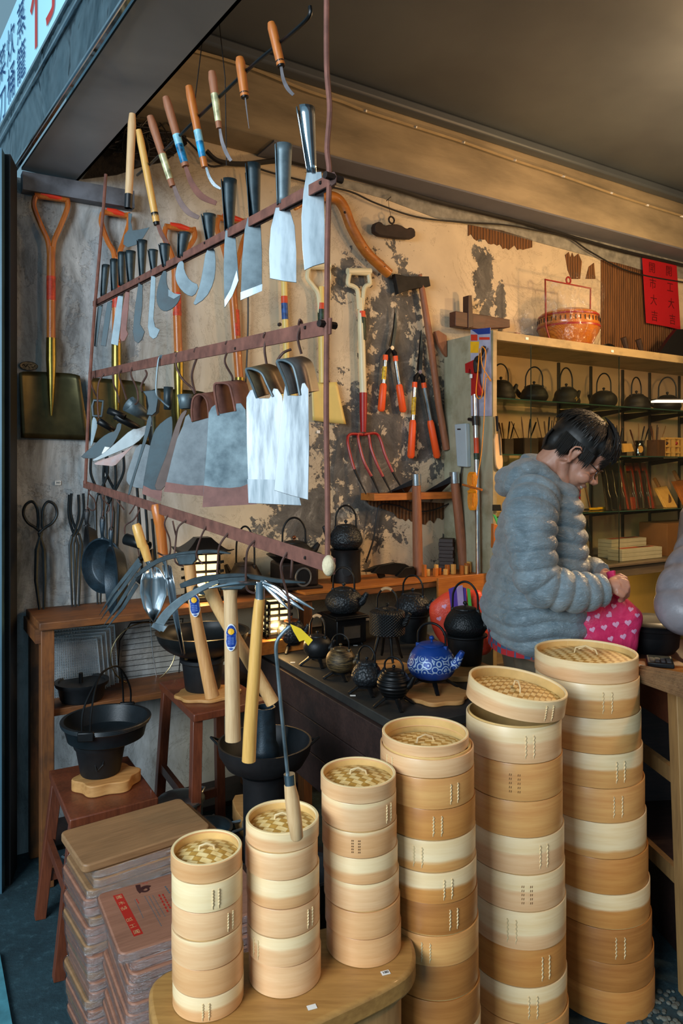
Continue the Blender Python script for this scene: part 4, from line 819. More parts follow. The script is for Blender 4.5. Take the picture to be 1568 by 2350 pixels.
# hoes with beech handles
LBL = plain('blue_product_label', '#12398a', .4, 0, .1); LBW = plain('label_white', '#d6dde4', .45); LBY = plain('label_yellow', '#f0b41a', .45)
def handle_tool(name, label, cat, hp, wd, mat, head, dd, sticker_=None, hname='head'):
    ax = sum(p[0] for p in hp)/len(hp); pw = R(ax, dd); k = pw.sc(ax, 1500); th = Thing(name, label, cat, pw.p(*hp[0]), 0)
    mb = MB(); mb.tube(spl([pw.p(*p) for p in hp], 4), [k*x/2 for x in [r for i in range(len(wd)-1) for r in [wd[i]+(wd[i+1]-wd[i])*j/4 for j in range(4)]]+[wd[-1]]], 14, flat=1, flatdir=(0, 1, 0)); hd = th.part('handle', mb, mat, smooth=50)
    head(th, pw, k)
    if sticker_:
        (sx, sy, sw, sh, rot) = sticker_; c = pw.p(sx, sy); hw = .0; A = Vector((math.cos(rot), 0, math.sin(rot))); B = Vector((-math.sin(rot), 0, math.cos(rot)))
        rr = max(wd)*k/2
        def lay(pts2, m, nm, lift, par):       # label wrapped on the round handle
            mb = MB(); vs = [c+A*u*k+B*v*k+Vector((0, -(math.sqrt(max(rr*rr-(u*k)**2, 0))+lift), 0)) for u, v in pts2]
            cc = sum(vs, Vector())/len(vs); mb.add(vs+[c+Vector((0, -(rr+lift), 0))+B*(sum(p[1] for p in pts2)/len(pts2))*k+A*(sum(p[0] for p in pts2)/len(pts2))*k], [(i, (i+1) % len(vs), len(vs)) for i in range(len(vs))]); return th.part(nm, mb, m, par, smooth=0)
        n = 36
        def pill(f): return [(f*sw/2*(.86 if abs(math.sin(a)) < .2 else 1)*math.cos(a), f*sh/2*math.sin(a)) for a in [2*math.pi*i/n for i in range(n)]]
        s0 = lay(pill(1.0), LBW, 'sticker', .0008, hd); lay(pill(.9), LBL, 'sticker_print', .0014, hd)
        lay([(sw*.30*(1 if i % 2 else .78)*math.cos(a), sh*.22+sw*.30*(1 if i % 2 else .78)*math.sin(a)) for i, a in enumerate([2*math.pi*i/24 for i in range(24)])], LBY, 'sun_mark', .002, hd)
        lay([(u, v-sh*.36) for u, v in [(-sw*.3, -sh*.05), (sw*.3, -sh*.05), (sw*.34, sh*.03), (-sw*.34, sh*.03)]], LBW, 'white_band', .002, hd)
        for j in range(4): lay([(u, v-sh*(.02+.07*j)) for u, v in [(-sw*.28, -sh*.012), (sw*.24, -sh*.012), (sw*.24, sh*.012), (-sw*.28, sh*.012)]], plain('label_pale_blue', '#7fa0d8', .5), 'print_line', .002, hd)
    return th
def curvebar(th, pw, pts, name, mat, thick=.012, flatk=.35):
    """blade seen from its edge, widening and narrowing: (x, y, w) in the picture plane swept back"""
    L = spl([Vector(p) for p in pts], 6); up = []; dn = []
    for i, p in enumerate(L):
        tv = L[min(i+1, len(L)-1)]-L[max(i-1, 0)]; tv = Vector((tv.x, tv.y)); tv.normalize(); nn = Vector((-tv.y, tv.x))
        up.append((p.x+nn.x*p.z/2, p.y+nn.y*p.z/2)); dn.append((p.x-nn.x*p.z/2, p.y-nn.y*p.z/2))
    mb = MB(); mb.prism([pw.p(*a, off=thick/2) for a in up+dn[::-1]], pw.N*-thick); return th.part(name, mb, mat, bevel=.001)
def cw3(L): return [(*w(x, y), z/2.851) for x, y, z in L]
def head1(th, pw, k):
    curvebar(th, pw, cw3([(320, 500, 14), (380, 445, 30), (480, 385, 30), (600, 352, 32), (720, 335, 26), (830, 328, 22), (940, 342, 6)]), 'pick_blade', DARKST, .012)
    mb = MB(); mb.prism([pw.p(*w(*p), off=.016) for p in [(585, 350), (720, 335), (722, 380), (700, 410), (610, 412)]], pw.N*-.032); th.part('eye_block', mb, DARKST, bevel=.002)
handle_tool('grub_hoe', 'light pick-hoe with curved thin steel head and labelled beech handle, left of three', 'hoe', cw([(670, 415), (690, 590), (720, 800), (780, 1100), (820, 1280)]), [27, 26, 26, 29, 33], wood('beech_handle', '#a9743f', '#d3a066', .5, 2, 16, 12), head1, -.01, (*w(712, 672), 25, 54, .1))
def head2(th, pw, k):
    curvebar(th, pw, cw3([(455, 840, 62), (520, 740, 60), (610, 655, 52), (700, 600, 40), (760, 565, 34), (870, 515, 36)]), 'adze_blade', BLUEST, .008)
    mb = MB(); mb.prism([pw.p(*w(*p), off=.008) for p in [(425, 818), (440, 792), (530, 815), (505, 850)]], pw.N*-.012); th.part('ground_edge', mb, SHINE)
    curvebar(th, pw, cw3([(612, 555, 30), (720, 520, 44), (870, 495, 34), (1040, 490, 32), (1240, 520, 26), (1430, 532, 8)]), 'pick_blade', DARKST, .01)
    mb = MB(); mb.prism([pw.p(*w(*p), off=.018) for p in [(860, 500), (1050, 485), (1060, 540), (1020, 570), (890, 572)]], pw.N*-.036); th.part('eye_block', mb, DARKST, bevel=.002)
handle_tool('mattock', 'mattock with broad bent blade, curved pick and a straight labelled beech handle', 'mattock', cw([(938, 560), (938, 640), (945, 900), (950, 1200), (955, 1565)]), [37, 30, 33, 34, 36], wood('beech_handle2', '#b08a5e', '#dcbc8e', .5, 2, 16, 12), head2, -.015, (*w(950, 880), 27, 62, 0))
def head3(th, pw, k):
    curvebar(th, pw, cw3([(700, 565, 20), (760, 590, 40), (810, 570, 36)]), 'hoe_blade', DARKST, .02)
handle_tool('hoe', 'hoe with a smooth beech handle crossing behind the two labelled tools', 'hoe', cw([(800, 570), (850, 680), (950, 860), (1080, 1080), (1215, 1320)]), [34, 30, 28, 28, 32], wood('beech_handle3', '#b0824c', '#dcb47c', .45, 2, 16, 12), head3, .06)
def head4(th, pw, k):
    mb = MB(); mb.tube([pw.p(*w(1132, 525)), pw.p(*w(1132, 640))], 11*k, 14); th.part('ferrule', mb, CHROME)
    for a in ([(1130, 535), (980, 530), (815, 552)], [(1150, 540), (1240, 610), (1330, 690)], [(1160, 535), (1300, 620), (1425, 695)], [(1165, 528), (1330, 600), (1490, 688)], [(1140, 530), (1250, 560), (1340, 640)]):
        mb = MB(); q_ = a[-1]; mb.tube(spl([pw.p(*w(*a[0])), pw.p(*w(*a[1]), off=.02), pw.p(*w(*a[2]), off=.03)], 5), [.0042]*6+[.0042, .004, .003, .002, .001], 8); th.part('tine', mb, CHROME)
handle_tool('cultivator', 'hand cultivator with five bright steel tines and a long honey wood handle', 'cultivator', cw([(1130, 640), (1115, 800), (1095, 1100), (1070, 1450), (1058, 1700)]), [24, 27, 29, 31, 32], WHY, head4, -.02)
pw = R(650, -.02); th = Thing('weeding_tool', 'long bent steel weeding tool with pale wooden handle and yellow tag', 'weeder', pw.p(675, 1920)); k = pw.sc(650, 1500)
mb = MB(); mb.tube(spl([pw.p(x, y) for x, y in [(668, 1436), (650, 1452), (634, 1480), (638, 1540), (647, 1640), (661, 1782)]], 5), [2.5*k]+[4.5*k]*25, 8); th.part('steel_rod', mb, BLUEST)
mb = MB(); mb.tube([pw.p(664, 1776), pw.p(666, 1802)], [13*k, 12.5*k], 14); th.part('ferrule', mb, CHROME)
mb = MB(); mb.tube([pw.p(665, 1800), pw.p(670, 1830), pw.p(676, 1880), pw.p(682, 1922), pw.p(683, 1926)], [13*k, 16.5*k, 17*k, 14.5*k, 11*k], 16); th.part('handle', mb, WHP)
mb = MB(); mb.prism([pw.p(*w(*p), off=.004) for p in [(1330, 800), (1400, 830), (1478, 905), (1448, 942), (1420, 905), (1390, 915), (1352, 850)]], pw.N*.0008); th.part('yellow_tag', mb, plain('yellow_tag', '#d8b41e', .4, 0, .2))
mb = MB(); mb.tube([pw.p(*w(1325, 790)), pw.p(*w(1320, 820)), pw.p(*w(1345, 830))], .0015, 5); th.part('tie_wire', mb, IRON2)
# ---- skillets hanging at the far end of the lowest bar ----
def skillet(label, cx, cy, rx, ry, hy, hw, dd, mat, lip=False, tilt=0):
    pw = R(cx, dd); c = pw.p(cx, cy); k = pw.sc(cx, cy); r = ry*k; yaw = math.acos(min(1, rx/ry))
    M = Matrix.Translation(c) @ Matrix.Rotation(tilt, 4, 'Y') @ Matrix.Rotation(yaw*(-1), 4, 'Z') @ Matrix.Rotation(math.pi/2, 4, 'X')
    th = Thing('skillet', label, 'frying pan', c, 0, 'cast iron pans hanging under the rack')
    mb = MB(); dp = r*.32; mb.lathe([(0, -dp), (r*.8, -dp), (r*.86, -dp*.8), (r*.98, -.004), (r*1.03, 0), (r*1.03, .003), (r*.97, .004), (r*.8, -dp+.008), (r*.74, -dp+.005), (0, -dp+.005)], 40, M); th.part('pan', mb, mat)
    mb = MB(); A = M @ Vector((0, r, 0)); mb.tube(spl([A, A+Z3*(cy-ry-hy)*k*.35+Vector((0, -.006, 0)), pw.p(cx+tilt*60, hy, .0)], 5), [hw*k*.9, hw*k*.6, hw*k*.5, hw*k*.5, hw*k*.55, hw*k*.6, hw*k*.7, hw*k*.8, hw*k*.85, hw*k*.7, hw*k*.3], 10, flat=.5, flatdir=(0, 1, 0)); th.part('handle', mb, mat)
    mb = MB(); hc = pw.p(cx+tilt*60, hy+9, .006); mb.tube([hc+Vector((4*k*math.cos(a), 0, 7*k*math.sin(a))) for a in [i*math.pi/6 for i in range(12)]], .0022, 6, closed=True); th.part('hanging_eye', mb, IRON2)
    mb = MB(); mb.tube([hc, hc+Z3*.03+Vector((.004, 0, 0)), rp(cx+tilt*60+4, 1111+(cx-192)*.33)], .0022, 6); th.part('hanging_wire', mb, RUSTD)
    return th
PANM = plain('pan_iron', '#1b2a33', .42, .4, .3, 40, .0006)
skillet('black skillet at the back of the hanging pans, seen nearly edge-on', 200, 1268, 26, 62, 1168, 9, .12, IRON)
skillet('round ribbed skillet hanging in the middle of the pans', 236, 1298, 56, 62, 1182, 8, .06, PANM)
skillet('deep oval looking skillet hanging in front of the other pans', 256, 1330, 36, 78, 1208, 8, .0, PANM)
# ---------------- bamboo steamers ----------------
def bamboo(name, c1, c2, band):
    t = Nt(name); v = t.mapn((2, 2, 26)); f = t.noise(v, 3, 6, .6); sep_ = t.n('ShaderNodeSeparateXYZ'); t.l(t.mapn(), sep_.inputs[0])
    bs = t.ramp(f, [(.3, lin(c1)), (.7, lin(c2))])
    if band:   # the pale upper strip of the strip of wood, edge wandering a little
        wob = t.math('MULTIPLY', t.math('SUBTRACT', t.noise(t.mapn((1, 1, 3)), 8, 2), .5), .02)
        k = t.ramp(t.math('ADD', sep_.outputs[2], wob), [(band[0], (0, 0, 0, 1)), (band[0]+.004, (1, 1, 1, 1))])
        bs = t.mix(k, bs, t.ramp(f, [(.3, lin('#eac892')), (.7, lin('#f8deb0'))]))
    t.set(Base_Color=bs, Roughness=.36, Coat_Weight=.25, Coat_Roughness=.3); t.bump(f, .0006, .4); return t.m
B_T = []
for i, (a, b) in enumerate([('#d49a62', '#e6b47e'), ('#dca672', '#efc492'), ('#c07c3c', '#d6964e'), ('#cf8e4e', '#e4ac66'), ('#a3662e', '#bf8040')]):
    for j, bd in enumerate([None, (.030,), (.045,), (.018,)]): B_T.append(bamboo('steamer_wood', a, b, bd))
B_P = bamboo('steamer_pale', '#eccb94', '#f9e1b2', None)
RIMM = plain('steamer_rim', '#f0d9a4', .45, 0, .08, 20)
INNER = plain('steamer_inner', '#dcb470', .5, 0, .15, 12)
STITCH = plain('rattan_stitch', '#e2c896', .6, 0, .15)
DSTITCH = plain('dark_stitch', '#7a5630', .6, 0, .15)
t = Nt('woven_bamboo'); sx_ = t.n('ShaderNodeSeparateXYZ'); t.l(t.mapn(rot=(0, 0, .5)), sx_.inputs[0])
row = t.math('DIVIDE', sx_.outputs[1], .0125); rf = t.math('FLOOR', row); u_ = t.math('FRACT', t.math('ADD', t.math('MULTIPLY', sx_.outputs[0], 26.0), t.math('MULTIPLY', rf, .37)))
nz = t.noise(t.mapn((1, 1, 1)), 70, 4); lt = t.ramp(nz, [(.3, lin('#e2bc6e')), (.7, lin('#f8e0a2'))]); dk_ = t.ramp(nz, [(.3, lin('#a47830')), (.7, lin('#cfa24c'))])
bs = t.mix(t.ramp(u_, [(.56, (0, 0, 0, 1)), (.60, (1, 1, 1, 1))]), lt, dk_); gap_ = t.ramp(t.math('FRACT', row), [(.0, (.3, .22, .1, 1)), (.10, (1, 1, 1, 1)), (.92, (1, 1, 1, 1)), (1.0, (.3, .22, .1, 1))]); bs = t.mix(.8, bs, gap_, 'MULTIPLY')
t.set(Base_Color=bs, Roughness=.45); t.bump(u_, .0015, .5); WEAVE = t.m
def stitches(th, r, z0, z1, a0, n=2, gap=.16, mat=STITCH, ring=None, dark=False):
    mb = MB(); rr = r+.0008
    for q in range(n):
        a = a0+q*gap
        if dark:
            m = 5
            for i in range(m):
                za = z0+(z1-z0)*i/m
                for aa in (a, a+.035): mb.tube([Vector((rr*math.cos(aa), rr*math.sin(aa), za)), Vector((rr*math.cos(aa+.006), rr*math.sin(aa+.006), za+(z1-z0)/m*.5))], .0007, 5)
        else:
            m = 5; pts = []
            for i in range(m*2+1):
                aa = a+(.012 if i % 2 else -.008); pts.append(Vector((rr*math.cos(aa), rr*math.sin(aa), z0+(z1-z0)*i/(m*2))))
            mb.tube(pts, .0016, 5)
            mb.tube([pts[0], pts[0]+Vector((0, 0, -.006))], .0009, 5)
    th.part('stitching', mb, mat, ring, local=True, label='fine stitches in lighter strands')
def basket(x, y, z, r, h, mat, label, group, ph, n=0, dark=False, two=0, tex=0):
    th = Thing('steamer_basket', label, 'steamer', (x, y, z), ph, group)
    w = .004; mb = MB(); mb.lathe([(r-w, 0), (r, 0), (r, h), (r-.0005, h+.001), (r-w+.0005, h+.001), (r-w, h), (r-w, 0)], 56); ring = th.part('outer_ring', mb, mat, local=True)
    ri = r-.0055; mb = MB(); mb.lathe([(ri-.003, .006), (ri, .006), (ri, h+.001), (ri-.0005, h+.0045), (ri-.003, h+.0045), (ri-.003, .006)], 48); th.part('inner_ring', mb, INNER, local=True)
    if n: stitches(th, r, h*.22, h*.8, n, 2, .17+.3*two, DSTITCH if dark else STITCH, ring, dark)
    return th
def woven_disc(th, r, z, mat=WEAVE, dome=.012):
    mb = MB(); prof = [(0, z+dome)]+[(r*i/8, z+dome*(1-(i/8)**2)) for i in range(1, 9)]; mb.lathe(prof, 48); return th.part('woven_top', mb, mat, local=True, smooth=0 if 0 else 60)
def lid(x, y, z, r, h, mat, label, ph, R_=None, inset=.7, n=0, dark=False):
    th = Thing('woven_lid', label, 'steamer lid', (x, y, z), ph, 'woven steamer lids', R=R_)
    w = .0065; mb = MB(); mb.lathe([(r-w, 0), (r, 0), (r, h-.001), (r-.001, h), (r-w+.001, h), (r-w, h-.001), (r-w, 0)], 56); ring = th.part('lid_ring', mb, mat, local=True)
    mb = MB(); mb.lathe([(r-.001, h-.0005), (r-.0012, h+.0008), (r-w+.001, h+.0008), (r-w, h-.0005)], 56); th.part('rim_edge', mb, RIMM, ring, local=True)
    mb = MB(); mb.lathe([(r-w-.0002, .002), (r-w-.0002, h-.004)], 48); th.part('inner_wall', mb, INNER, local=True)
    woven_disc(th, r-w-.001, h*inset-.012)
    mb = MB(); zz = h*inset; a = .022*r/.08; mb.tube([Vector((-a*.8, 0, zz-.004)), Vector((-a*.7, .001, zz+a*.35)), Vector((0, .001, zz+a*.55)), Vector((a*.7, 0, zz+a*.3)), Vector((a*.85, 0, zz-.004))], .0022, 7); mb.tube([Vector((-a*.5, .003, zz+a*.25)), Vector((0, .004, zz+a*.5)), Vector((a*.5, .003, zz+a*.25))], .0018, 6)
    th.part('loop_handle', mb, STITCH, local=True)
    if n: stitches(th, r, h*.2, h*.8, n, 2, .17, DSTITCH if dark else STITCH, ring, dark)
    return th
ordn = ['topmost', 'second from the top', 'third from the top', 'fourth from the top', 'fifth from the top', 'sixth from the top', 'seventh from the top', 'eighth from the top', 'ninth from the top', 'tenth from the top', 'eleventh from the top', 'twelfth from the top']
def stack(nm, px, pxb, d, w, rim, ys, spec, floor_z, seed, toplid=True, grp=None):
    """ys: front-bottom picture rows of lid then baskets; spec: (material index, stitch angle or 0, dark)"""
    rnd = random.Random(seed); X = (px-CX)/F*d; Xb = (pxb-CX)/F*d; r = w*d/F/2/math.sqrt(1+(X/d)**2*.9); df = d-r
    zs = [zat(y, df) for y in ys]; zt = zat(rim, df); zb = zs[-1] if floor_z is None else floor_z; view = math.atan2(-d, -X)
    tops = [zt]+zs[:-1]
    if floor_z is not None: zs = [max(z, floor_z) for z in zs]; zs[-1] = floor_z
    for i, (a, b) in enumerate(zip(tops, zs)):
        if a-b < .01: continue
        u = (zt-a)/max(zt-zb, .01); x = X+(Xb-X)*u+rnd.uniform(-.0012, .0012); y = d+rnd.uniform(-.002, .002)
        mi, st_, dk = spec[i % len(spec)]; mat = B_P if mi < 0 else B_T[mi]
        if i == 0 and toplid: lid(x, y, b, r, a-b, mat, 'woven bamboo lid closing the '+nm, view+math.pi/2, inset=.86)
        else: basket(x, y, b+.0005, r-rnd.uniform(0, .001), a-b-.0035, mat, ('bamboo basket, %s in the ' % ordn[i-(1 if toplid else 0)])+nm, grp or 'steamer baskets in the '+nm, view, n=st_, dark=dk)
    return X, d, r, zt
PZT = .47
def bi(tone, band): return tone*4+band
stack('shortest stack, leftmost on the pedestal', 475, 479, 1.41, 164, 1988, [2029, 2096, 2161, 2227, 2291, 2347], [(bi(0, 0), 0, 0), (-1, .15, 0), (bi(1, 0), .6, 0), (bi(1, 2), 0, 0), (bi(0, 0), 0, 0), (bi(0, 3), -.15, 0)], PZT+.001, 1)
stack('second stack, middle of the pedestal', 647, 655, 1.475, 168, 1916, [1958, 2021, 2088, 2154, 2221, 2288], [(bi(1, 3), -.1, 0), (bi(1, 2), 0, 0), (bi(0, 3), 0, 0), (bi(1, 0), .7, 0), (bi(1, 1), -.9, 0), (bi(1, 0), 0, 0)], PZT+.001, 2)
stack('third stack, rightmost on the pedestal', 823, 836, 1.57, 173, 1809, [1845, 1910, 1970, 2031, 2094, 2157, 2222], [(bi(1, 0), 0, 0), (bi(1, 2), .8, 0), (bi(0, 2), -.2, 1), (bi(0, 3), 0, 0), (bi(1, 2), 0, 0), (bi(0, 0), 0, 0), (bi(0, 0), 0, 0)], PZT+.001, 3)
X, d, r, zt = stack('open stack with the sunken lid', 980, 1001, 1.68, 215, 1743, [1786, 1858, 1930, 2003, 2075, 2149, 2219, 2298, 2380, 2450, 2520], [(bi(1, 2), -.95, 0), (bi(3, 0), .5, 0), (bi(2, 0), .1, 0), (bi(3, 3), -.3, 0), (bi(2, 1), .3, 0), (bi(4, 0), .4, 0), (bi(3, 0), -.2, 0), (bi(4, 0), 0, 0), (bi(4, 0), 0, 0)], .001, 4, toplid=False)
lid(X-.004, d, zt+.0015, r-.008, .022, B_T[bi(1, 0)], 'woven lid sunk inside the open top of the third tallest stack', .4, inset=-.1)
X4, d4, r4, zt4 = stack('second tallest stack, under the tipped lid', 1178, 1196, 1.87, 220, 1671, [1754, 1840, 1924, 2009, 2093, 2181, 2269, 2352, 2440, 2520], [(bi(1, 2), .25, 0), (bi(3, 0), -.1, 1), (bi(3, 0), 0, 1), (bi(1, 2), .5, 0), (bi(1, 2), .1, 1), (bi(1, 1), -.2, 0), (bi(2, 0), .5, 0), (bi(3, 2), .2, 0), (bi(3, 0), 0, 0)], .001, 5, toplid=False)
# tipped lid
RL = Matrix.Rotation(math.radians(8), 4, 'Y') @ Matrix.Rotation(math.radians(3), 4, 'X')
lid(X4+.002, d4-.008, zt4+.026, r4+.004, .052, B_T[bi(1, 1)], 'tipped woven bamboo lid lying askew on the second tallest stack', 0, R_=RL @ Matrix.Rotation(math.atan2(-d4, -X4)+.3, 4, 'Z'), inset=.72, n=.3)
stack('tallest stack, farthest right', 1344, 1385, 2.09, 238, 1524, [1571, 1650, 1732, 1811, 1890, 1973, 2055, 2134, 2213, 2278, 2343], [(bi(1, 1), .45, 0), (bi(3, 2), .3, 0), (bi(3, 2), 0, 0), (bi(3, 2), .5, 0), (bi(3, 0), .4, 0), (bi(3, 3), 0, 0), (bi(2, 0), 0, 0), (bi(2, 2), 0, 0), (bi(4, 0), .3, 0), (bi(4, 0), 0, 0), (bi(2, 0), 0, 0)], .001, 6)
# ---------------- pedestal ----------------
pz = PZ(PZT)
out = smooth_pts([tuple(pz.p(*q)[:2]) for q in [(338, 2290), (348, 2250), (400, 2215), (560, 2185), (760, 2120), (880, 2098), (935, 2125), (957, 2180), (950, 2225), (900, 2262), (760, 2330), (560, 2420), (430, 2470), (365, 2400)]], 2)
th = Thing('pedestal', 'low thick honey wood pedestal under the three short steamer stacks', 'stand', (-.25, 1.5, 0))
mb = MB(); mb.slab(out, PZT-.045, PZT); th.part('top', mb, PEDW, bevel=.008)
cx = sum(p[0] for p in out)/len(out); cy = sum(p[1] for p in out)/len(out)
for i, s_ in enumerate((.88,)):
    mb = MB(); mb.slab([(cx+(x-cx)*s_, cy+(y-cy)*s_) for x, y in out], .02, PZT-.045); th.part('body', mb, wood('pedestal_body_wood', '#9a6c3c', '#c99a62', .5, 2, 8, 6), bevel=.006)
for i, (x, y) in enumerate(((885, 2233), (716, 2312))):
    mb = MB(); c = pz.p(x, y, .0005); a = Vector((.94, .34, 0)); b = Vector((-.34, .94, 0)); mb.prism([c+a*.009*u+b*.006*v for u, v in ((-1, -1), (1, -1), (1, 1), (-1, 1))], (0, 0, .0006))
    s = single('price_tag', mb, WHITEP, 'white price tag on the pedestal edge, %s' % ('at the right end' if i == 0 else 'between the first two stacks'), 'price tag', c)
    if i == 0:
        text('price_text', '180', .009, frame3(c+Z3*.001, a, b, Z3), BLK).parent = s; bpy.data.objects['price_text.001'].matrix_parent_inverse = s.matrix_world.inverted()
# ---------------- cutting boards ----------------
wrapm = glass('plastic_wrap', '#f2f4f5', .16, .12)
t = Nt('crinkled_wrap'); v = t.mapn((3, 3, 30)); f = t.noise(v, 9, 5, .7, 1.5)
tr = t.n('ShaderNodeBsdfTransparent'); gl = t.n('ShaderNodeBsdfGlossy'); gl.inputs['Roughness'].default_value = .18; mx = t.n('ShaderNodeMixShader')
bp = t.n('ShaderNodeBump'); bp.inputs['Distance'].default_value = .004; bp.inputs['Strength'].default_value = .9; t.l(f, bp.inputs['Height']); t.l(bp.outputs[0], gl.inputs['Normal'])
t.l(t.ramp(f, [(.35, (.08,)*3+(1,)), (.62, (.55,)*3+(1,))]), mx.inputs[0]); t.l(tr.outputs[0], mx.inputs[1]); t.l(gl.outputs[0], mx.inputs[2]); t.l(mx.outputs[0], t.t.nodes['Material Output'].inputs[0]); CRW = t.m
def rrect(a, b, r, n=5):
    pts = []
    for cx_, cy_, a0 in ((a/2-r, b/2-r, 0), (-a/2+r, b/2-r, math.pi/2), (-a/2+r, -b/2+r, math.pi), (a/2-r, -b/2+r, 1.5*math.pi)):
        for i in range(n+1): an = a0+math.pi/2*i/n; pts.append((cx_+r*math.cos(an), cy_+r*math.sin(an)))
    return pts
def board(loc, rz, L, W, T, mat, label, group, wrap=True):
    th = Thing('cutting_board', label, 'cutting board', loc, rz, group)
    mb = MB(); mb.slab(rrect(L, W, .018), 0, T); th.part('board', mb, mat, local=True, bevel=.004)
    if wrap: mb = MB(); mb.slab(rrect(L+.005, W+.005, .018), .0005, T-.0008); mb.f = mb.f[2:]; mb.m = mb.m[2:]; th.part('plastic_wrap', mb, CRW, local=True, smooth=60)
    return th
rb = random.Random(3)
zA = PZ(.5); c0 = zA.p(160, 1907); c1_ = zA.p(195, 1993); c2_ = zA.p(490, 1898)
ax = (c2_-c1_); LA = ax.length; ax.normalize(); ay = (c0-c1_); WA = ay.length; angA = math.atan2(ax.y, ax.x); cen = c1_+ax*LA/2+Vector((-ax.y, ax.x, 0))*WA/2; cen.z = 0; cen += Vector((-ax.y, ax.x, 0))*.012
z = .5; nA = 0
for i in range(21):
    T = .0235 if i < 3 else .0235; z -= T
    if z < 0: break
    sh = [(0, 0), (.028, .004), (.030, .0)][i] if i < 3 else (.012+rb.uniform(-.006, .008), rb.uniform(-.006, .006))
    p = cen+ax*sh[0]+Vector((-ax.y, ax.x, 0))*sh[1]+Z3*(z+.0005)
    nm_ = ['plain brown wooden cutting board on top of the rear stack', 'plain cutting board second from the top of the rear stack', 'plain cutting board third from the top of the rear stack'][i] if i < 3 else 'plastic wrapped cutting board in the rear stack beside the stool leg'
    board(p, angA+rb.uniform(-.012, .012), LA, WA, T-.001, BOARDW if i < 3 else (BOARDR if i % 3 else BOARDW), nm_, None if i < 3 else 'wrapped cutting boards in the rear stack', wrap=i != 0)
zB = PZ(.42); b0 = zB.p(218, 2042); b1 = zB.p(275, 2192); ay = (b0-b1); WB = ay.length-.02; ay.normalize(); axb = Vector((ay.y, -ay.x, 0)); LB = .37; angB = math.atan2(axb.y, axb.x); cenB = b1+axb*LB/2+ay*WB/2; cenB.z = 0
z = .42
for i in range(18):
    T = .0235; z -= T
    if z < 0: break
    sh = (0, 0) if i == 0 else (.014+rb.uniform(-.004, .012), -.004+rb.uniform(-.008, .004))
    p = cenB+axb*sh[0]+ay*sh[1]+Z3*(z+.0005)
    bt = board(p, angB+(0 if i == 0 else rb.uniform(-.015, .015)), LB, WB, T-.001, BOARDR, 'red-brown printed cutting board with a red character banner, topmost of the front stack' if i == 0 else 'plastic wrapped cutting board in the front stack beside the shortest steamers', None if i == 0 else 'wrapped cutting boards in the front stack')
    if i == 0: topb = bt
zt_ = .42-.0012+.0004
REDP = plain('red_print', '#b02014', .5, 0, .05); BRP = plain('brown_print', '#3c1a18', .5, 0, .05); BLP = plain('grey_blue_print', '#4c6068', .5, 0, .05); TANP = plain('tan_print', '#c08a60', .5, 0, .05)
def bp_(px, py, dz=0): v = PZ(zt_).p(px, py); v.z += dz; return v
h8 = crop(180, 1900, 5.223)
mb = MB(); mb.prism([bp_(*h8(*q)) for q in [(413, 815), (525, 787), (778, 1268), (665, 1305)]], (0, 0, .0004)); topb.part('red_banner', mb, REDP)
dirb = (bp_(*h8(720, 1285))-bp_(*h8(470, 800))).normalized(); upb = Vector((-dirb.y, dirb.x, 0))
for i, ch in enumerate('圓木砧加工圓'):
    q = [(490, 835), (520, 905), (548, 968), (612, 1105), (655, 1180), (700, 1250)][i]; c = bp_(*h8(*q), .0008); t_ = text('banner_character', ch, .016, frame3(c, upb*-1 if 0 else Vector((-dirb.y, dirb.x, 0))*-1, dirb*-1 if 0 else dirb*-1, Z3), TANP, topb.o, M0=topb.M); 
c = bp_(*h8(805, 740), .0006); mb = MB()
k = .0215; arc = [c+(dirb*math.cos(a)*-1+Vector((-dirb.y, dirb.x, 0))*-math.sin(a))*k*(.62-.033*i*.5) for i, a in enumerate([j*.35-1.2 for j in range(26)])]
mb.tube(arc, [.0065*max(.25, 1-i/30) for i in range(26)], 6, flat=.1, flatdir=(0, 0, 1)); mb.prism([bp_(*h8(*q)) for q in [(682, 690), (740, 680), (760, 770), (735, 790), (700, 750)]], (0, 0, .0005)); topb.part('swirl_emblem', mb, BRP)
def prline(a, b, w, mat, n=7, nm='print_line'):
    A = bp_(*h8(*a)); B = bp_(*h8(*b)); mb = MB(); d_ = (B-A); sd = Vector((-d_.y, d_.x, 0)).normalized()*w/2
    for i in range(n): p = A+d_*(i/n); q = A+d_*((i+.72)/n); mb.prism([p-sd, q-sd, q+sd, p+sd], (0, 0, .0004))
    topb.part(nm, mb, mat)
prline((675, 860), (780, 1085), .0016, BLP, 14); prline((795, 820), (1000, 1185), .0018, BLP, 18); prline((845, 820), (985, 1070), .0018, BLP, 12); prline((890, 810), (1045, 1070), .0016, BLP, 12); prline((695, 855), (728, 910), .003, REDP, 3); prline((965, 800), (1080, 1020), .0042, REDP, 6); prline((1010, 795), (1110, 975), .004, REDP, 6); prline((1040, 700), (1100, 790), .004, BLP, 4); prline((765, 672), (845, 655), .0022, REDP, 2)
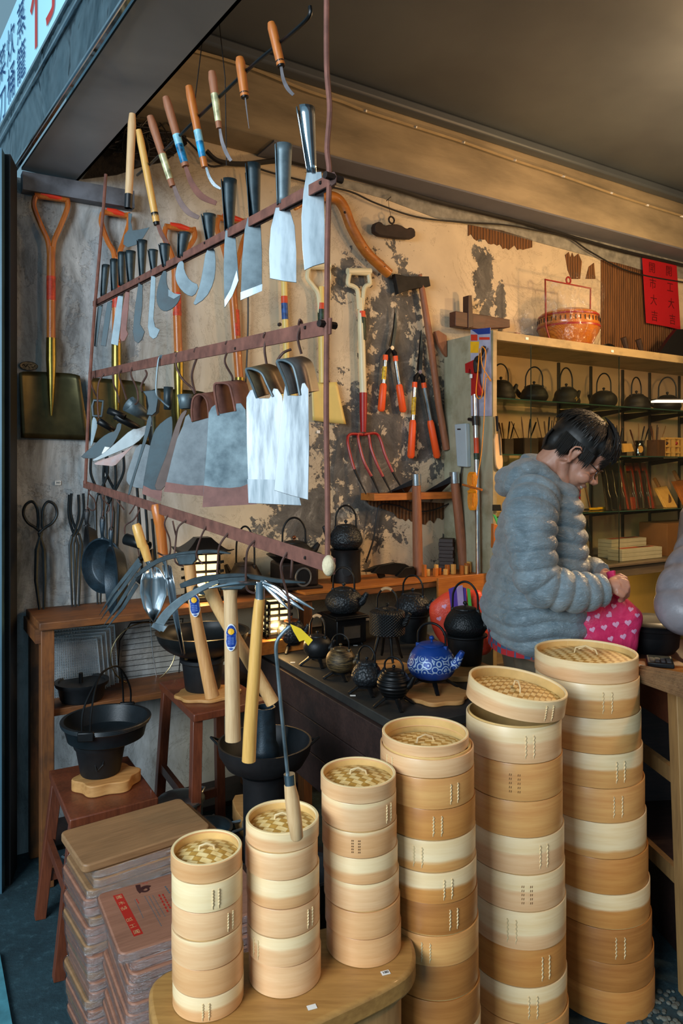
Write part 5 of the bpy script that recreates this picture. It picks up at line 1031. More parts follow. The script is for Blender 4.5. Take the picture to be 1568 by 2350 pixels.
# ---------------- stools ----------------
def stool(label, cor, z, legs, seatT=.028, floorz=.001, lw=.034):
    pz = PZ(z); C_ = [pz.p(*q) for q in cor]; cen = sum(C_, Vector())/4; th = Thing('stool', label, 'stool', (cen.x, cen.y, 0), math.atan2(*(C_[1]-C_[0]).yx[:] if 0 else ((C_[1]-C_[0]).y, (C_[1]-C_[0]).x)), 'brown wooden stools')
    mb = MB(); mb.slab([c[:2] for c in C_], z-seatT, z); th.part('seat', mb, STOOLW, bevel=.004)
    feet = []
    for c, q in zip(C_, legs):
        t_ = cen.lerp(c, .84); t_.z = z-seatT; f_ = PZ(floorz).p(*q) if q else t_+(t_-cen)*.28; f_.z = floorz; feet.append((t_, f_)); mb = MB(); mb.beam(f_, t_, lw, lw, up=(C_[1]-C_[0]).normalized()); th.part('leg', mb, STOOLW, bevel=.002)
    for i, j, u in ((0, 1, .55), (2, 3, .55), (1, 2, .25), (3, 0, .3)):
        a = feet[i][1].lerp(feet[i][0], u); b = feet[j][1].lerp(feet[j][0], u); mb = MB(); mb.beam(a, b, .018, .034); th.part('rail', mb, STOOLW, bevel=.001)
    return th, C_
S1, C1 = stool('low brown stool at the left front, carrying the wide black pan', [(112, 1768), (160, 1882), (364, 1830), (294, 1734)], .48, [(92, 2105), (135, 2245), None, None])
S2, C2 = stool('brown stool behind, its seat carrying the wok stove on a scalloped slab', [(365, 1565), (445, 1640), (612, 1606), (505, 1540)], .68, [None, None, None, None])
# ---------------- bench along the wall ----------------
BZ = .953; th = Thing('bench', 'long worn wooden bench along the left wall', 'bench', at(0, .3), UA)
mb = MB(); a = at(-.09, .01); b = at(2.1, .01); mb.slab([a[:2], b[:2], (b+NV*.30)[:2], (a+NV*.31)[:2]], BZ-.028, BZ); th.part('top', mb, BENCHW, bevel=.003)
mb = MB(); mb.beam(at(-.085, .02)+Z3*(BZ-.05), at(-.085, .30)+Z3*(BZ-.05), .03, .05); th.part('end_rail', mb, BENCHW)
for s_, o in ((-.06, .28), (1.0, .28), (2.05, .28), (-.06, .04)):
    mb = MB(); q = at(s_, o); mb.beam(q+Z3*.001, q+Z3*(BZ-.028), .05, .045, up=UV); th.part('leg', mb, BENCHV, bevel=.003)
mb = MB(); mb.slab([at(-.05, .03)[:2], at(1.15, .03)[:2], at(1.15, .27)[:2], at(-.05, .27)[:2]], .60, .625); th.part('lower_shelf', mb, BENCHW, bevel=.002)
mb = MB(); mb.slab([at(-.05, .03)[:2], at(1.15, .03)[:2], at(1.15, .25)[:2], at(-.05, .25)[:2]], .1, .12); th.part('bottom_shelf', mb, DKW, bevel=.002)
# orange plank laid over the bench on the right side
mb = MB(); a = at(.98, .015); b = at(2.09, .015); mb.slab([a[:2], b[:2], (b+NV*.302)[:2], (a+NV*.302)[:2]], BZ+.0005, BZ+.012); single('plank', mb, ORW, 'bright orange-brown plank lying on the bench under the back kettles', 'plank', at(1.0, .1)+Z3*BZ, rz=UA, bevel=.001)
# ---------------- kettle table ----------------
TZ = .765; e0 = PZ(TZ).p(638, 1509); e1 = PZ(TZ).p(888, 1649); ed = (e1-e0).normalized(); er = Vector((-ed.y, ed.x, 0))
bk = e0-ed*.42; fr = e1+ed*.08; TW = .50
th = Thing('display_table', 'dark plank table carrying the iron kettles', 'table', tuple((bk+fr)/2*Vector((1, 1, 0)) if 0 else ((bk.x+fr.x)/2+.3, (bk.y+fr.y)/2, 0)))
mb = MB(); mb.slab([bk[:2], (bk+er*.85)[:2], (fr+er*.50)[:2], fr[:2]], TZ-.03, TZ)
t = Nt('dark_green_grey_top'); f = t.noise(t.mapn(), 6, 6, .7); t.set(Base_Color=t.ramp(f, [(.3, lin('#17191a')), (.7, lin('#34332e'))]), Roughness=.6); th.part('top', mb, t.m, bevel=.003)
for i in range(3):
    mb = MB(); z1 = TZ-.032-i*.115; mb.slab([(bk-er*.012)[:2], (fr-er*.012)[:2], (fr+er*.008)[:2], (bk+er*.008)[:2]], z1-.112, z1); th.part('side_board', mb, DKW, bevel=.002)
    mb = MB(); mb.slab([(fr+er*.02)[:2], (fr+er*TW)[:2], (fr+er*TW+ed*.02)[:2], (fr+er*.02+ed*.02)[:2]], z1-.112, z1); th.part('front_board', mb, DKW, bevel=.002)
for a_ in (fr+er*.03+ed*-.03, fr+er*(TW-.03)-ed*.03, bk+er*.03+ed*.03, bk+er*(TW-.03)+ed*.03):
    mb = MB(); q = Vector((a_.x, a_.y, 0)); mb.beam(q+Z3*.001, q+Z3*(TZ-.03), .05, .05, up=ed); th.part('leg', mb, BENCHV)
mb = MB(); q = PZ(.62).p(852, 1700); mb.beam(Vector((q.x, q.y, .001)), Vector((q.x, q.y, .66)), .05, .05, up=ed); single('wooden_post', mb, BENCHV, 'short orange-brown post standing at the front corner of the kettle table', 'post', (q.x, q.y, 0), bevel=.002)
# ---------------- kettles ----------------
def kettle(label, px, d, ztop, zb, w, hy, style='round', mat=IRON, grip=None, yaw=-.5, group='iron kettles on the display table', xy=None, knob=None, lidm=None, name='kettle', cat='kettle', spout=True, sp_up=.75, hscale=1.0):
    """ztop/zb: world heights of body shoulder and bottom, w body width in m, hy world height of handle crown"""
    if xy is None: xy = P(px, YH, d)[:2]
    r = w/2; h = ztop-zb; th = Thing(name, label, cat, (xy[0], xy[1], zb), yaw, group)
    S = {'round': [(0, 0), (.55, 0), (.8, .10), (.96, .30), (1, .5), (.93, .72), (.74, .90), (.56, .985), (.5, 1.0)],
         'squat': [(0, 0), (.5, 0), (.78, .08), (.97, .28), (1, .42), (.97, .5), (.86, .72), (.66, .92), (.5, 1.0)],
         'cyl': [(0, 0), (.85, 0), (.95, .04), (1, .12), (1, .80), (.94, .92), (.7, .98), (.5, 1.0)],
         'pear': [(0, 0), (.7, 0), (.95, .12), (1, .28), (.9, .55), (.72, .8), (.6, .95), (.52, 1.0)],
         'ribbed': None, 'hip': [(0, 0), (.75, 0), (.93, .06), (1, .2), (.96, .34), (.88, .5), (.84, .7), (.7, .88), (.5, 1.0)]}[style]
    if style == 'ribbed':
        S = [(0, 0), (.5, 0)]
        for i in range(37):
            u = i/36; S.append(((.55+.45*math.sin(math.pi*min(1, .12+u*.8)))*(1+.025*math.sin(u*math.pi*12)), .04+.94*u))
        S.append((.45, 1.0))
    else: S = [tuple(v) for v in spl([Vector((a, b)) for a, b in S[1:]], 5)]; S = [(0, 0)]+[(p[0], p[1]) for p in S]
    mb = MB(); mb.lathe([(a*r, b*h) for a, b in S], 40); body = th.part('body', mb, mat, local=True, smooth=60)
    rl = r*.5; mb = MB(); mb.lathe([(rl*1.06, h-.001), (rl*1.06, h+.002), (rl, h+.004), (rl*.6, h+.004+r*.06), (0, h+.004+r*.08)], 32); ld = th.part('lid', mb, lidm or mat, local=True, smooth=50)
    kz = h+.004+r*.08; kr = max(.005, r*.11); mb = MB(); mb.tube([Vector((0, 0, kz-.002)), Vector((0, 0, kz+kr*.8))], kr*.45, 8); mb.sph((0, 0, kz+kr*1.3), kr, 8, sz=.9); th.part('knob', mb, knob or lidm or mat, ld, local=True)
    if spout:
        z0 = h*.45; mb = MB(); pts = spl([Vector((r*.80, 0, z0-.01*0)), Vector((r*1.05, 0, z0+h*.08)), Vector((r*1.22, 0, h*sp_up)), Vector((r*1.34, 0, h*(sp_up+.16)))], 5)
        n = len(pts); mb.tube(pts, [r*(.24-.13*i/(n-1)) for i in range(n)], 12); th.part('spout', mb, mat, local=True, smooth=60)
    H_ = hy-zb; R_ = r*.62*hscale; mb = MB(); pts = [Vector((-r*.62, 0, h*.9))]+[Vector((-R_*math.cos(a)*(1.0+.05*math.sin(a)), 0, h+(H_-h)*(.25+.75*math.sin(a)) if a > 0 else h)) for a in [math.pi*i/12 for i in range(1, 12)]]+[Vector((r*.62, 0, h*.9))]
    hr = max(.0032, r*.052); L = spl(pts, 3); mb.tube(L, hr, 8); hd = th.part('handle', mb, IRON2, local=True, smooth=60)
    if grip: mb = MB(); a = int(len(L)*.33); b_ = int(len(L)*.67); mb.tube(L[a:b_], hr*1.8, 10); th.part('wooden_grip', mb, grip, hd, local=True)
    for s_ in (-1, 1): mb = MB(); mb.box((s_*r*.62, 0, h*.93), (.012, .012, .018)); th.part('handle_lug', mb, mat, local=True, bevel=.002)
    return th, (xy, r)
def stand(label, xy, r, zt, zb, n=4, spread=1.25, yaw=.3, mat=IRON2, group='small iron trivet stands'):
    th = Thing('kettle_stand', label, 'trivet', (xy[0], xy[1], zb), yaw, group); h = zt-zb
    mb = MB(); rr = r*.6; mb.lathe([(rr*.85, h-.006), (rr*1.08, h-.006), (rr*1.12, h), (rr*.85, h-.001), (rr*.85, h-.006)], 28); th.part('ring', mb, mat, local=True)
    for i in range(n):
        a = 2*math.pi*i/n; c = Vector((math.cos(a), math.sin(a), 0)); mb = MB()
        mb.tube(spl([c*rr*.9+Z3*(h-.002), c*rr*1.12+Z3*(h*.72), c*r*spread*.86+Z3*(h*.22), c*r*spread+Z3*.0005], 4), [.009]*3+[.0085]*3+[.0075]*4+[.0065]*3, 7, flat=.7); th.part('leg', mb, mat, local=True)
    return th
BEECH = plain('wrapped_cane_grip', '#c49a6c', .6, 0, .2, 40)
def tk(label, px, yfeet, ytop, ybot, wpx, yh, stl, mat=IRON, grip=None, yaw=-.5, lift=0, **k):
    d = (H-TZ-lift)*F/(yfeet-YH); d += .0; xy = P(px, YH, d)[:2]; w = wpx*d/F
    zb = zat(ybot, d-w*.4*0); zb = max(zb, TZ+lift+.012)+.010; zt = zb+(ybot-ytop)*d/F*1.0
    return kettle(label, px, d, zt, zb, w, zat(yh, d), stl, mat, grip, yaw, xy=xy, **k)+(d, zb)
# textures
def bumpy(name, c, typ, sc_, dist=.002, hi=None, rough=.45, metal_=.3):
    t = Nt(name); v = t.mapn(); 
    if typ == 'diamond':
        sp_ = t.n('ShaderNodeSeparateXYZ'); t.l(v, sp_.inputs[0]); an = t.math('MULTIPLY', t.math('ARCTAN2', sp_.outputs[1], sp_.outputs[0]), 16.0); zz = t.math('MULTIPLY', sp_.outputs[2], sc_)
        f = t.math('MULTIPLY', t.math('ABSOLUTE', t.math('SINE', t.math('ADD', an, zz))), t.math('ABSOLUTE', t.math('SINE', t.math('SUBTRACT', an, zz))))
    elif typ == 'cell':
        x = t.n('ShaderNodeTexVoronoi'); x.inputs['Scale'].default_value = sc_; t.l(v, x.inputs['Vector']); f = t.math('SUBTRACT', 1, x.outputs[0])
    elif typ == 'rings':
        x = t.n('ShaderNodeTexVoronoi'); x.inputs['Scale'].default_value = sc_; t.l(v, x.inputs['Vector']); f = t.math('ABSOLUTE', t.math('SINE', t.math('MULTIPLY', x.outputs[0], 16)))
    else: f = t.noise(t.mapn((1, 1, 6)), sc_, 5, .7)
    cc = lin(c); bs = t.ramp(f, [(.4, cc), (.8, lin(hi) if hi else cc)]); t.set(Base_Color=bs, Roughness=rough, Metallic=metal_); t.bump(f, dist, .9); return t.m
DIA = bumpy('diamond_iron', '#16181a', 'diamond', 300.0, .003); BUM = bumpy('pebbled_iron', '#1b1f22', 'cell', 110, .003, '#2b3034'); GLD = bumpy('gold_rubbed_iron', '#1d1a16', 'noise', 26, .002, '#96794a'); DOT = bumpy('dotted_iron', '#15181a', 'cell', 160, .0015)
t = Nt('blue_floral'); x = t.n('ShaderNodeTexVoronoi'); x.inputs['Scale'].default_value = 46; t.l(t.mapn(), x.inputs['Vector'])
f = t.math('ABSOLUTE', t.math('SINE', t.math('MULTIPLY', x.outputs[0], 9))); sp_ = t.n('ShaderNodeSeparateXYZ'); t.l(t.mapn(), sp_.inputs[0])
msk = t.ramp(sp_.outputs[2], [(.030, (0, 0, 0, 1)), (.036, (1, 1, 1, 1)), ]); m2 = t.ramp(sp_.outputs[2], [(.078, (1, 1, 1, 1)), (.084, (0, 0, 0, 1))])
ff = t.math('MULTIPLY', t.math('MULTIPLY', t.ramp(f, [(.72, (0, 0, 0, 1)), (.86, (1, 1, 1, 1))]), msk), m2)
t.set(Base_Color=t.mix(ff, lin('#0e3d8c'), lin('#a9bdd6')), Roughness=.38, Metallic=.15); t.bump(ff, .001, .6); BLF = t.m
COPK = metal('copper_lid', '#5a3320', '#8a5436', .35, .5, 8, m=.8)
R1 = []
def tset(*a, st=None, **k):
    th, (xy, r), d, zb = tk(*a, **k)
    if st: stand(st[0], xy, r*st[1], zb+.001, TZ+k.get('lift', 0)+.0008, st[2], st[3], st[4] if len(st) > 4 else .3)
    return th, xy, r, d, zb
tset('small black kettle with horizontal ribs, nearest on the table', 904, 1620, 1548, 1603, 77, 1508, 'ribbed', IRON2, None, -.55, st=('low four legged iron stand under the ribbed kettle', 1, 4, 1.3))
tset('small black kettle with pebbled band beside the ribbed kettle', 842, 1588, 1528, 1578, 72, 1482, 'squat', BUM, None, -.6, st=('low four legged stand under the pebbled kettle', 1, 4, 1.25))
tset('small brown-gold rubbed kettle with open spout', 782, 1554, 1496, 1546, 68, 1455, 'round', GLD, None, -.4, st=('low four legged stand under the gold rubbed kettle', 1, 4, 1.25))
tset('plain black kettle with cane wrapped handle, left of the gold kettle', 729, 1524, 1466, 1511, 66, 1412, 'round', IRON, BEECH, -.5, st=('low stand under the plain cane handled kettle', 1, 4, 1.3))
tset('black kettle with coppery rim and cane wrapped handle, farthest left on the table', 668, 1492, 1430, 1480, 66, 1384, 'round', BUM, BEECH, -.4, lidm=COPK, st=('low stand under the leftmost table kettle', 1, 3, 1.2))
# slabs
def slab(label, pts, z0, h, mat=SLABW, z=None):
    pz = PZ(z0+h); out_ = smooth_pts([tuple(pz.p(*q)[:2]) for q in pts], 2); c = Vector((sum(p[0] for p in out_)/len(out_), sum(p[1] for p in out_)/len(out_), z0))
    mb = MB(); mb.slab(out_, z0, z0+h); return single('wooden_slab', mb, mat, label, 'wood slab', c, 'scalloped wooden slabs under pots', bevel=.003)
def flower(label, px, py, z0, h, r, n=6, amp=.12, rot=0, mat=SLABW, sq=1.0):
    c = PZ(z0+h).p(px, py); mb = MB(); out_ = []
    for i in range(n*10):
        a = 2*math.pi*i/(n*10); rr = r*(1+amp*math.cos(n*a)); q = Vector((rr*math.cos(a), rr*sq*math.sin(a), 0)); q.rotate(Euler((0, 0, rot))); out_.append((c.x+q.x, c.y+q.y))
    mb.slab(out_, z0, z0+h); return single('wooden_slab', mb, mat, label, 'wood slab', (c.x, c.y, z0), 'scalloped wooden slabs under pots', rz=rot, bevel=.003)
flower('scalloped round wooden slab under the blue kettle', 1000, 1588, TZ+.0005, .014, .105, 7, .07)
th, xy, r, d, zb = tset('blue enamelled kettle with silvery flower pattern', 991, 1578, 1486, 1562, 112, 1430, 'squat', BLF, None, -.55, lift=.0148, lidm=BLUEK, st=('black four legged stand under the blue kettle', .92, 4, 1.2, .1))
flower('round wooden slab under the tall stand kettle', 888, 1527, TZ+.0005, .022, .085, 5, .05)
tset('cylindrical black kettle with diamond studs and cane wrapped handle', 889, 1513, 1404, 1462, 82, 1350, 'cyl', DIA, BEECH, -.45, lift=.023, st=('tall black iron stand lifting the diamond studded kettle', .9, 4, 1.0))
def potbody(name, label, px, yb, w, ytop, cat='pot', mat=IRON, lift=0, taper=.8, xy=None, z0=None, d=None, group=None, tex=None):
    z0 = TZ+lift if z0 is None else z0; d = d or (H-z0)*F/(yb-YH); xy = xy or P(px, YH, d)[:2]; r = w*d/F/2; zt = zat(ytop, d); h = zt-z0
    th = Thing(name, label, cat, (xy[0], xy[1], z0+.0006), .2, group)
    mb = MB(); mb.lathe([(0, 0), (r*taper*.95, 0), (r*taper, .004), (r*.92, h*.9), (r*.98, h*.92), (r*1.1, h*.96), (r*1.1, h), (r*.88, h), (r*.86, h*.9), (r*taper*.8, .012), (0, .012)], 40); th.part('body', mb, mat, local=True, smooth=40)
    return th, xy, r, zt, d
# right burner pot + kettle
flower('wooden slab at the right table end under the burner pot', 1068, 1533, TZ+.0005, .02, .11, 6, .06)
th, xy, r, zt, d = potbody('burner_pot', 'black flared burner pot under the dotted kettle at the right table end', 1068, 1521, 92, 1455, lift=.021)
kettle('large black dotted kettle sitting in the burner pot', 1063, d, zat(1397, d), zt-.008, 98*d/F, zat(1335, d), 'squat', DOT, None, -.5, xy=xy)
th, xy, r, zt, d = potbody('burner_pot', 'black round burner pot half hidden behind the diamond studded kettle', 948, 1470, 76, 1408)
kettle('black kettle sitting in the half hidden burner pot', 940, d, zat(1365, d), zt-.008, 84*d/F, zat(1320, d), 'squat', BUM, None, -.6, xy=xy)
# square stove with kettle
d = (H-TZ)*F/(1476-YH); c = P(789, YH, d); th = Thing('burner_stove', 'square black iron stove with a flat grate lid and glass window', 'stove', (c.x, c.y, TZ), .5); k = d/F
hh = zat(1408, d)-TZ
mb = MB(); mb.box((0, 0, hh*.5), (76*k, 76*k, hh*.8)); th.part('body', mb, IRON2, local=True, bevel=.004)
mb = MB(); mb.box((0, 0, hh*.95), (92*k, 92*k, .008)); mb.box((0, 0, hh*.95+.006), (80*k, 80*k, .006)); th.part('grate_top', mb, IRON2, local=True, bevel=.002)
for a in range(4): mb = MB(); mb.tube([Vector((34*k*math.cos(a*math.pi/2+.785)*1.3, 34*k*math.sin(a*math.pi/2+.785)*1.3, .0005)), Vector((34*k*math.cos(a*math.pi/2+.785)*1.1, 34*k*math.sin(a*math.pi/2+.785)*1.1, .02))], .007, 8); th.part('foot', mb, IRON2, local=True)
mb = MB(); mb.box((0, -39*k, hh*.48), (42*k, .004, hh*.4)); th.part('window', mb, CHROME, local=True)
kettle('black bellied kettle on the square iron stove', 789, d, zat(1352, d), TZ+hh*.95+.01, 86*d/F, zat(1302, d), 'round', BUM, None, -.4, xy=(c.x, c.y))
# price tags on the table
for x, y, nm in ((672, 1520, 'near the leftmost kettles'), (810, 1596, 'in front of the pebbled kettle'), (816, 1481, 'beside the square stove foot'), (1135, 1532, 'at the right end near the burner pot')):
    mb = MB(); c = PZ(TZ+.0006).p(x, y); mb.box(c, (.018, .01, .001)); single('price_tag', mb, WHITEP, 'tiny white price tag on the kettle table, '+nm, 'price tag', c)
# ---- lanterns ----
PAPER = emis('lit_lantern_paper', '#ffd88a', 2.6)
def lantern(label, x0, x1, y0, y1, base, roof, d):
    k = d/F; w = (x1-x0)*k; c = P((x0+x1)/2, YH, d); zb = base; h = (y1-y0)*k; th = Thing('lantern', label, 'lantern', (c.x, c.y, zb), .45); s = w/1.33
    mb = MB(); mb.box((0, 0, h*.5+.01), (s*.72, s*.72, h*.84)); th.part('paper_shade', mb, PAPER, local=True)
    n = 6
    for i in range(n):
        mb = MB(); z = .012+h*i/(n-1)*.93
        for a in range(4):
            M = Matrix.Rotation(a*math.pi/2, 4, 'Z'); mb.box(M @ Vector((0, -s*.42, z)), (s*1.08, .008, .011), M)
        th.part('slat_ring', mb, IRON2, local=True)
    mb = MB()
    for sx in (-1, 0, 1):
        for a in range(4):
            M = Matrix.Rotation(a*math.pi/2, 4, 'Z'); mb.box(M @ Vector((sx*s*.40, -s*.40, h*.5)), (.010 if sx else .006, .010, h), M)
    th.part('frame', mb, IRON2, local=True)
    mb = MB(); mb.box((0, 0, .004), (s*1.05, s*1.05, .008)); th.part('base', mb, IRON2, local=True)
    if roof:
        R_ = s*.98; mb = MB(); rows = []
        for u in range(6):
            t_ = u/5; rad = R_*(1-t_*.72); z = h+.004+.046*(t_**1.6)*1.2; row = []
            for a in range(32):
                an = 2*math.pi*a/32; q = max(abs(math.cos(an)), abs(math.sin(an))); rr = rad/q*.78; row.append(Vector((rr*math.cos(an), rr*math.sin(an), z+(.012*(rr/rad-.78)*3 if u == 0 else 0))))
            rows.append(row)
        vs = [p for r_ in rows for p in r_]; mb.add(vs, [(i*32+j, i*32+(j+1) % 32, (i+1)*32+(j+1) % 32, (i+1)*32+j) for i in range(5) for j in range(32)]+[tuple(5*32+j for j in range(32))])
        th.part('roof', mb, IRON2, local=True, solid=.004)
    lp = lamp('lantern_bulb', 'POINT', (c.x, c.y-.0, zb+h*.5), 2.2, (1, .62, .25), .02); lp.location = (c.x+.02, c.y-s*.6, zb+h*.35)
    return th
q = on(462, .17); lantern('pagoda shaped black lattice lantern glowing warm on the bench', 414, 515, 1243, 1352, BZ+.0005, True, q.y)
dl = 2.95; lantern('lower lattice lantern glowing warm behind the cultivator tines', 592, 672, 1350, 1428, TZ+.055, False, dl)
mb = MB(); c = P(632, YH, dl); mb.box((c.x, c.y, TZ+.028), (.2, .16, .053), Matrix.Rotation(UA, 4, 'Z')); single('wooden_box', mb, ORW, 'low orange-brown box lifting the lower lantern on the table', 'box', (c.x, c.y, TZ), bevel=.002)
# ---- kettles on the bench ----
def bk_(label, px, off, ytop, ybot, wpx, yh, stl, zb=None, **k):
    q = on(px, off); d = q.y; zb = zb if zb is not None else BZ+.013; w = wpx*d/F
    return kettle(label, px, d, zb+(ybot-ytop)*d/F, zb, w, zat(yh, d), stl, xy=q[:2], group='kettles on the wall bench', **k), q
bk_('brown pear shaped kettle with arched handle beside the pagoda lantern', 563, .15, 1268, 1330, 86, 1208, 'pear', mat=IRONB, yaw=2.6)
q = on(675, .16); d = q.y; k = d/F
th = Thing('brazier', 'brown box brazier with a rounded dark opening and metal collar', 'brazier', (q.x, q.y, BZ+.0125), UA-.15); hh = (1345-1290)*k
mb = MB(); mb.box((0, 0, hh/2+.01), (92*k, 80*k, hh)); th.part('body', mb, IRONB, local=True, bevel=.012)
mb = MB(); mb.box((0, 0, .006), (108*k, 92*k, .012)); th.part('base', mb, IRONB, local=True, bevel=.003)
mb = MB(); mb.tube([Vector((18*k*math.cos(a)+8*k, -41*k, hh*.5+20*k*math.sin(a))) for a in [i*math.pi/9 for i in range(18)]], .005, 6, closed=True); th.part('opening_rim', mb, plain('zinc_rim', '#8a8a86', .4, .8), local=True)
mb = MB(); mb.lathe([(0, 0), (16*k, 0), (16*k, .004), (0, .004)], 20, Matrix.Translation((8*k, -40*k, hh*.5)) @ Matrix.Rotation(math.pi/2, 4, 'X')); th.part('opening', mb, BLK, local=True)
kettle('copper handled round kettle on the brazier, behind the lowest bar', 675, d, zat(1245, d), BZ+.012+hh+.012, 88*k, zat(1188, d), 'squat', IRON, None, .3, xy=q[:2], knob=COPK, group='kettles on the wall bench')
mb = MB(); mb.lathe([(0, 0), (40*k, 0), (62*k, .03), (64*k, .03), (42*k, -.002), (0, -.002)], 36, Matrix.Translation((q.x, q.y-.0, BZ+hh+.0235))); single('iron_dish', mb, IRON2, 'flared iron dish between the brazier and its kettle', 'dish', (q.x, q.y, BZ+hh+.02))
q = on(794, .15); d = q.y; k = d/F; hh = (1342-1268)*k
th = Thing('charcoal_stove', 'tall black round charcoal stove right of the rack post, on the bench', 'stove', (q.x, q.y, BZ+.0125), 0)
mb = MB(); mb.lathe([(0, 0), (34*k, 0), (35*k, .01), (33*k, hh*.45), (34*k, hh*.9), (37*k, hh), (30*k, hh), (28*k, .02), (0, .02)], 32); th.part('body', mb, IRON, local=True)
mb = MB(); mb.lathe([(0, 0), (11*k, 0), (11*k, .006), (0, .006)], 20, Matrix.Translation((.006, -33*k, hh*.38)) @ Matrix.Rotation(math.pi/2, 4, 'X')); th.part('draught_hole', mb, BLK, local=True)
kettle('big black patterned kettle with curved spout on the tall stove', 792, d, zat(1207, d), BZ+.012+hh, 78*k*1.0, zat(1160, d), 'squat', BUM, None, math.pi+.25, xy=q[:2], group='kettles on the wall bench', sp_up=.85)
mb = MB(); mb.tube(spl([pwall.p(x, y, .03) for x, y in [(832, 1290), (850, 1235), (858, 1180), (868, 1157), (905, 1160), (940, 1172), (985, 1170), (1035, 1150)]], 6), .0045, 6); single('cable', mb, CABLEM, 'black cable looping from the tall stove along under the wooden ledge', 'cable', pwall.p(860, 1180))
# knife heap on bench
for i, (x0, x1, y, lb) in enumerate([(828, 885, 1335, 'black wedge hammer head lying at the left of the heap'), (868, 950, 1325, 'black axe head lying on the heap of iron heads'), (880, 948, 1308, 'upright black adze head at the back of the heap')]):
    pw = PL(wall=.14+.02*i); mb = MB(); k = pw.sc(900, 1320)
    pts = {0: [(826, 1325), (858, 1312), (872, 1309), (876, 1322), (880, 1336), (868, 1340), (862, 1326)], 1: [(850, 1340), (868, 1322), (900, 1315), (925, 1318), (950, 1332), (948, 1345), (900, 1344)], 2: [(905, 1322), (925, 1302), (945, 1299), (948, 1308), (946, 1324), (925, 1328)]}[i]
    zoff = (BZ+.0125)-min(pw.p(*p).z for p in pts) if i < 2 else 0
    mb.prism([pw.p(*p)+Z3*zoff for p in pts], NV*.02); single('tool_head', mb, IRON2, lb, 'tool head', pw.p(*pts[0])+Z3*zoff, 'heap of black tool heads on the bench', rz=UA, bevel=.002)
# wood off-cuts in a box
q = on(1030, .22); mb = MB(); c = at((q-W0).dot(UV), .22)
th = Thing('wooden_box', 'open amber wooden crate of short wood off-cuts beside the hoes', 'box', (c.x, c.y, BZ-.05), UA); wv = .36
for a, s_ in (((0, -.05, .03), (wv, .012, .07)), ((0, .05, .03), (wv, .012, .07)), ((-wv/2, 0, .03), (.012, .1, .07)), ((wv/2, 0, .03), (.012, .1, .07)), ((0, 0, .002), (wv, .1, .006))): mb.box(a, s_)
bpy.data.objects.remove(th.o)
mb = MB(); cc = at((q-W0).dot(UV), .345); mb.slab([(cc-UV*.17)[:2], (cc+UV*.22)[:2], (cc+UV*.22-NV*.014)[:2], (cc-UV*.17-NV*.014)[:2]], BZ-.12, BZ+.02); single('wooden_plank', mb, ORW, 'amber front panel on the bench edge below the wood off-cuts', 'panel', cc+Z3*(BZ-.12), rz=UA, bevel=.002)
rr = random.Random(8)
for i in range(12):
    p = at((q-W0).dot(UV)-.16+i*.026, .24+rr.uniform(-.03, .03)); mb = MB(); hgt = rr.uniform(.025, .06); mb.box((p.x, p.y, BZ+.0125+hgt/2), (rr.uniform(.014, .022), .02, hgt), Matrix.Rotation(UA+rr.uniform(-.4, .4), 4, 'Z'))
    single('wood_offcut', mb, WHY if i % 2 else WHO, 'small upright wooden off-cut on the bench by the long hoe handle', 'wood off-cut', (p.x, p.y, BZ+.0125), 'wood off-cuts on the bench', bevel=.001)
# ---- pots in the lower left ----
def lathe_thing(name, label, cat, xy, z, parts, group=None, rz=0):
    th = Thing(name, label, cat, (xy[0], xy[1], z), rz, group)
    for nm, prof, mat in parts: mb = MB(); mb.lathe(prof, 44); th.part(nm, mb, mat, local=True, smooth=45)
    return th
# scalloped slab, stove, wide pan on stool 1
sc1 = PZ(.48+.035).p(245, 1778); zz = .4805
th = flower('thick scalloped slab of pale wood on the front stool', 245, 1776, zz, .036, .098, 6, .09, rot=.4, sq=.85); sc1 = PZ(zz+.036).p(245, 1772)
mb = MB(); d = sc1.y; k = d/F; z0 = zz+.0365; hh = (1765-1692)*k
PANB = plain('matt_black_pan', '#15181b', .55, .2, .2, 30, .0004)
s_ = lathe_thing('burner_pot', 'tapered black burner pot on the pale scalloped slab', 'pot', (sc1.x-.02, sc1.y), z0, [('body', [(0, 0), (42*k, 0), (44*k, .004), (54*k, hh*.8), (58*k, hh*.86), (61*k, hh), (50*k, hh), (38*k, .01), (0, .01)], PANB)])
mb = MB(); mb.tube([Vector((-.002, -.064, hh*.75)), Vector((.012, -.072, hh*.3)), Vector((.03, -.066, hh*.5)), Vector((.034, -.06, hh*.8))], .0018, 6); s_.part('wire_bail', mb, IRON2, local=True)
pr = 99*k; zb = z0+hh+.001; ph = (1660-1622)*k+.016
th = lathe_thing('pan', 'wide shallow black pan with a twin wire handle on the front stool', 'pan', (sc1.x-.005, sc1.y+.01), zb, [('body', [(0, 0), (pr*.72, 0), (pr*.86, .01), (pr*.93, ph*.7), (pr*.99, ph*.8), (pr*.98, ph*.86), (pr*1.01, ph*.88), (pr, ph*.94), (pr*1.02, ph*.96), (pr*1.01, ph), (pr*.93, ph), (pr*.84, .016), (pr*.7, .008), (0, .008)], plain('pan_teal_black', '#151c20', .38, .2, .15, 30, .0003))], rz=.1)
for s_ in (-1, 1):
    mb = MB(); o = s_*.012; pts = [Vector((-.03+o, -pr*.98, ph*.9)), Vector((-.028+o, -pr*.9, ph+.07)), Vector((-.01, -pr*.45, ph+.145)), Vector((.01, 0, ph+.16)), Vector((.03, pr*.5, ph+.14)), Vector((.04-o, pr*.9, ph+.06)), Vector((.04-o, pr*.98, ph*.9))]; mb.tube(spl(pts, 6), .0032, 7); th.part('wire_handle', mb, IRON2, local=True)
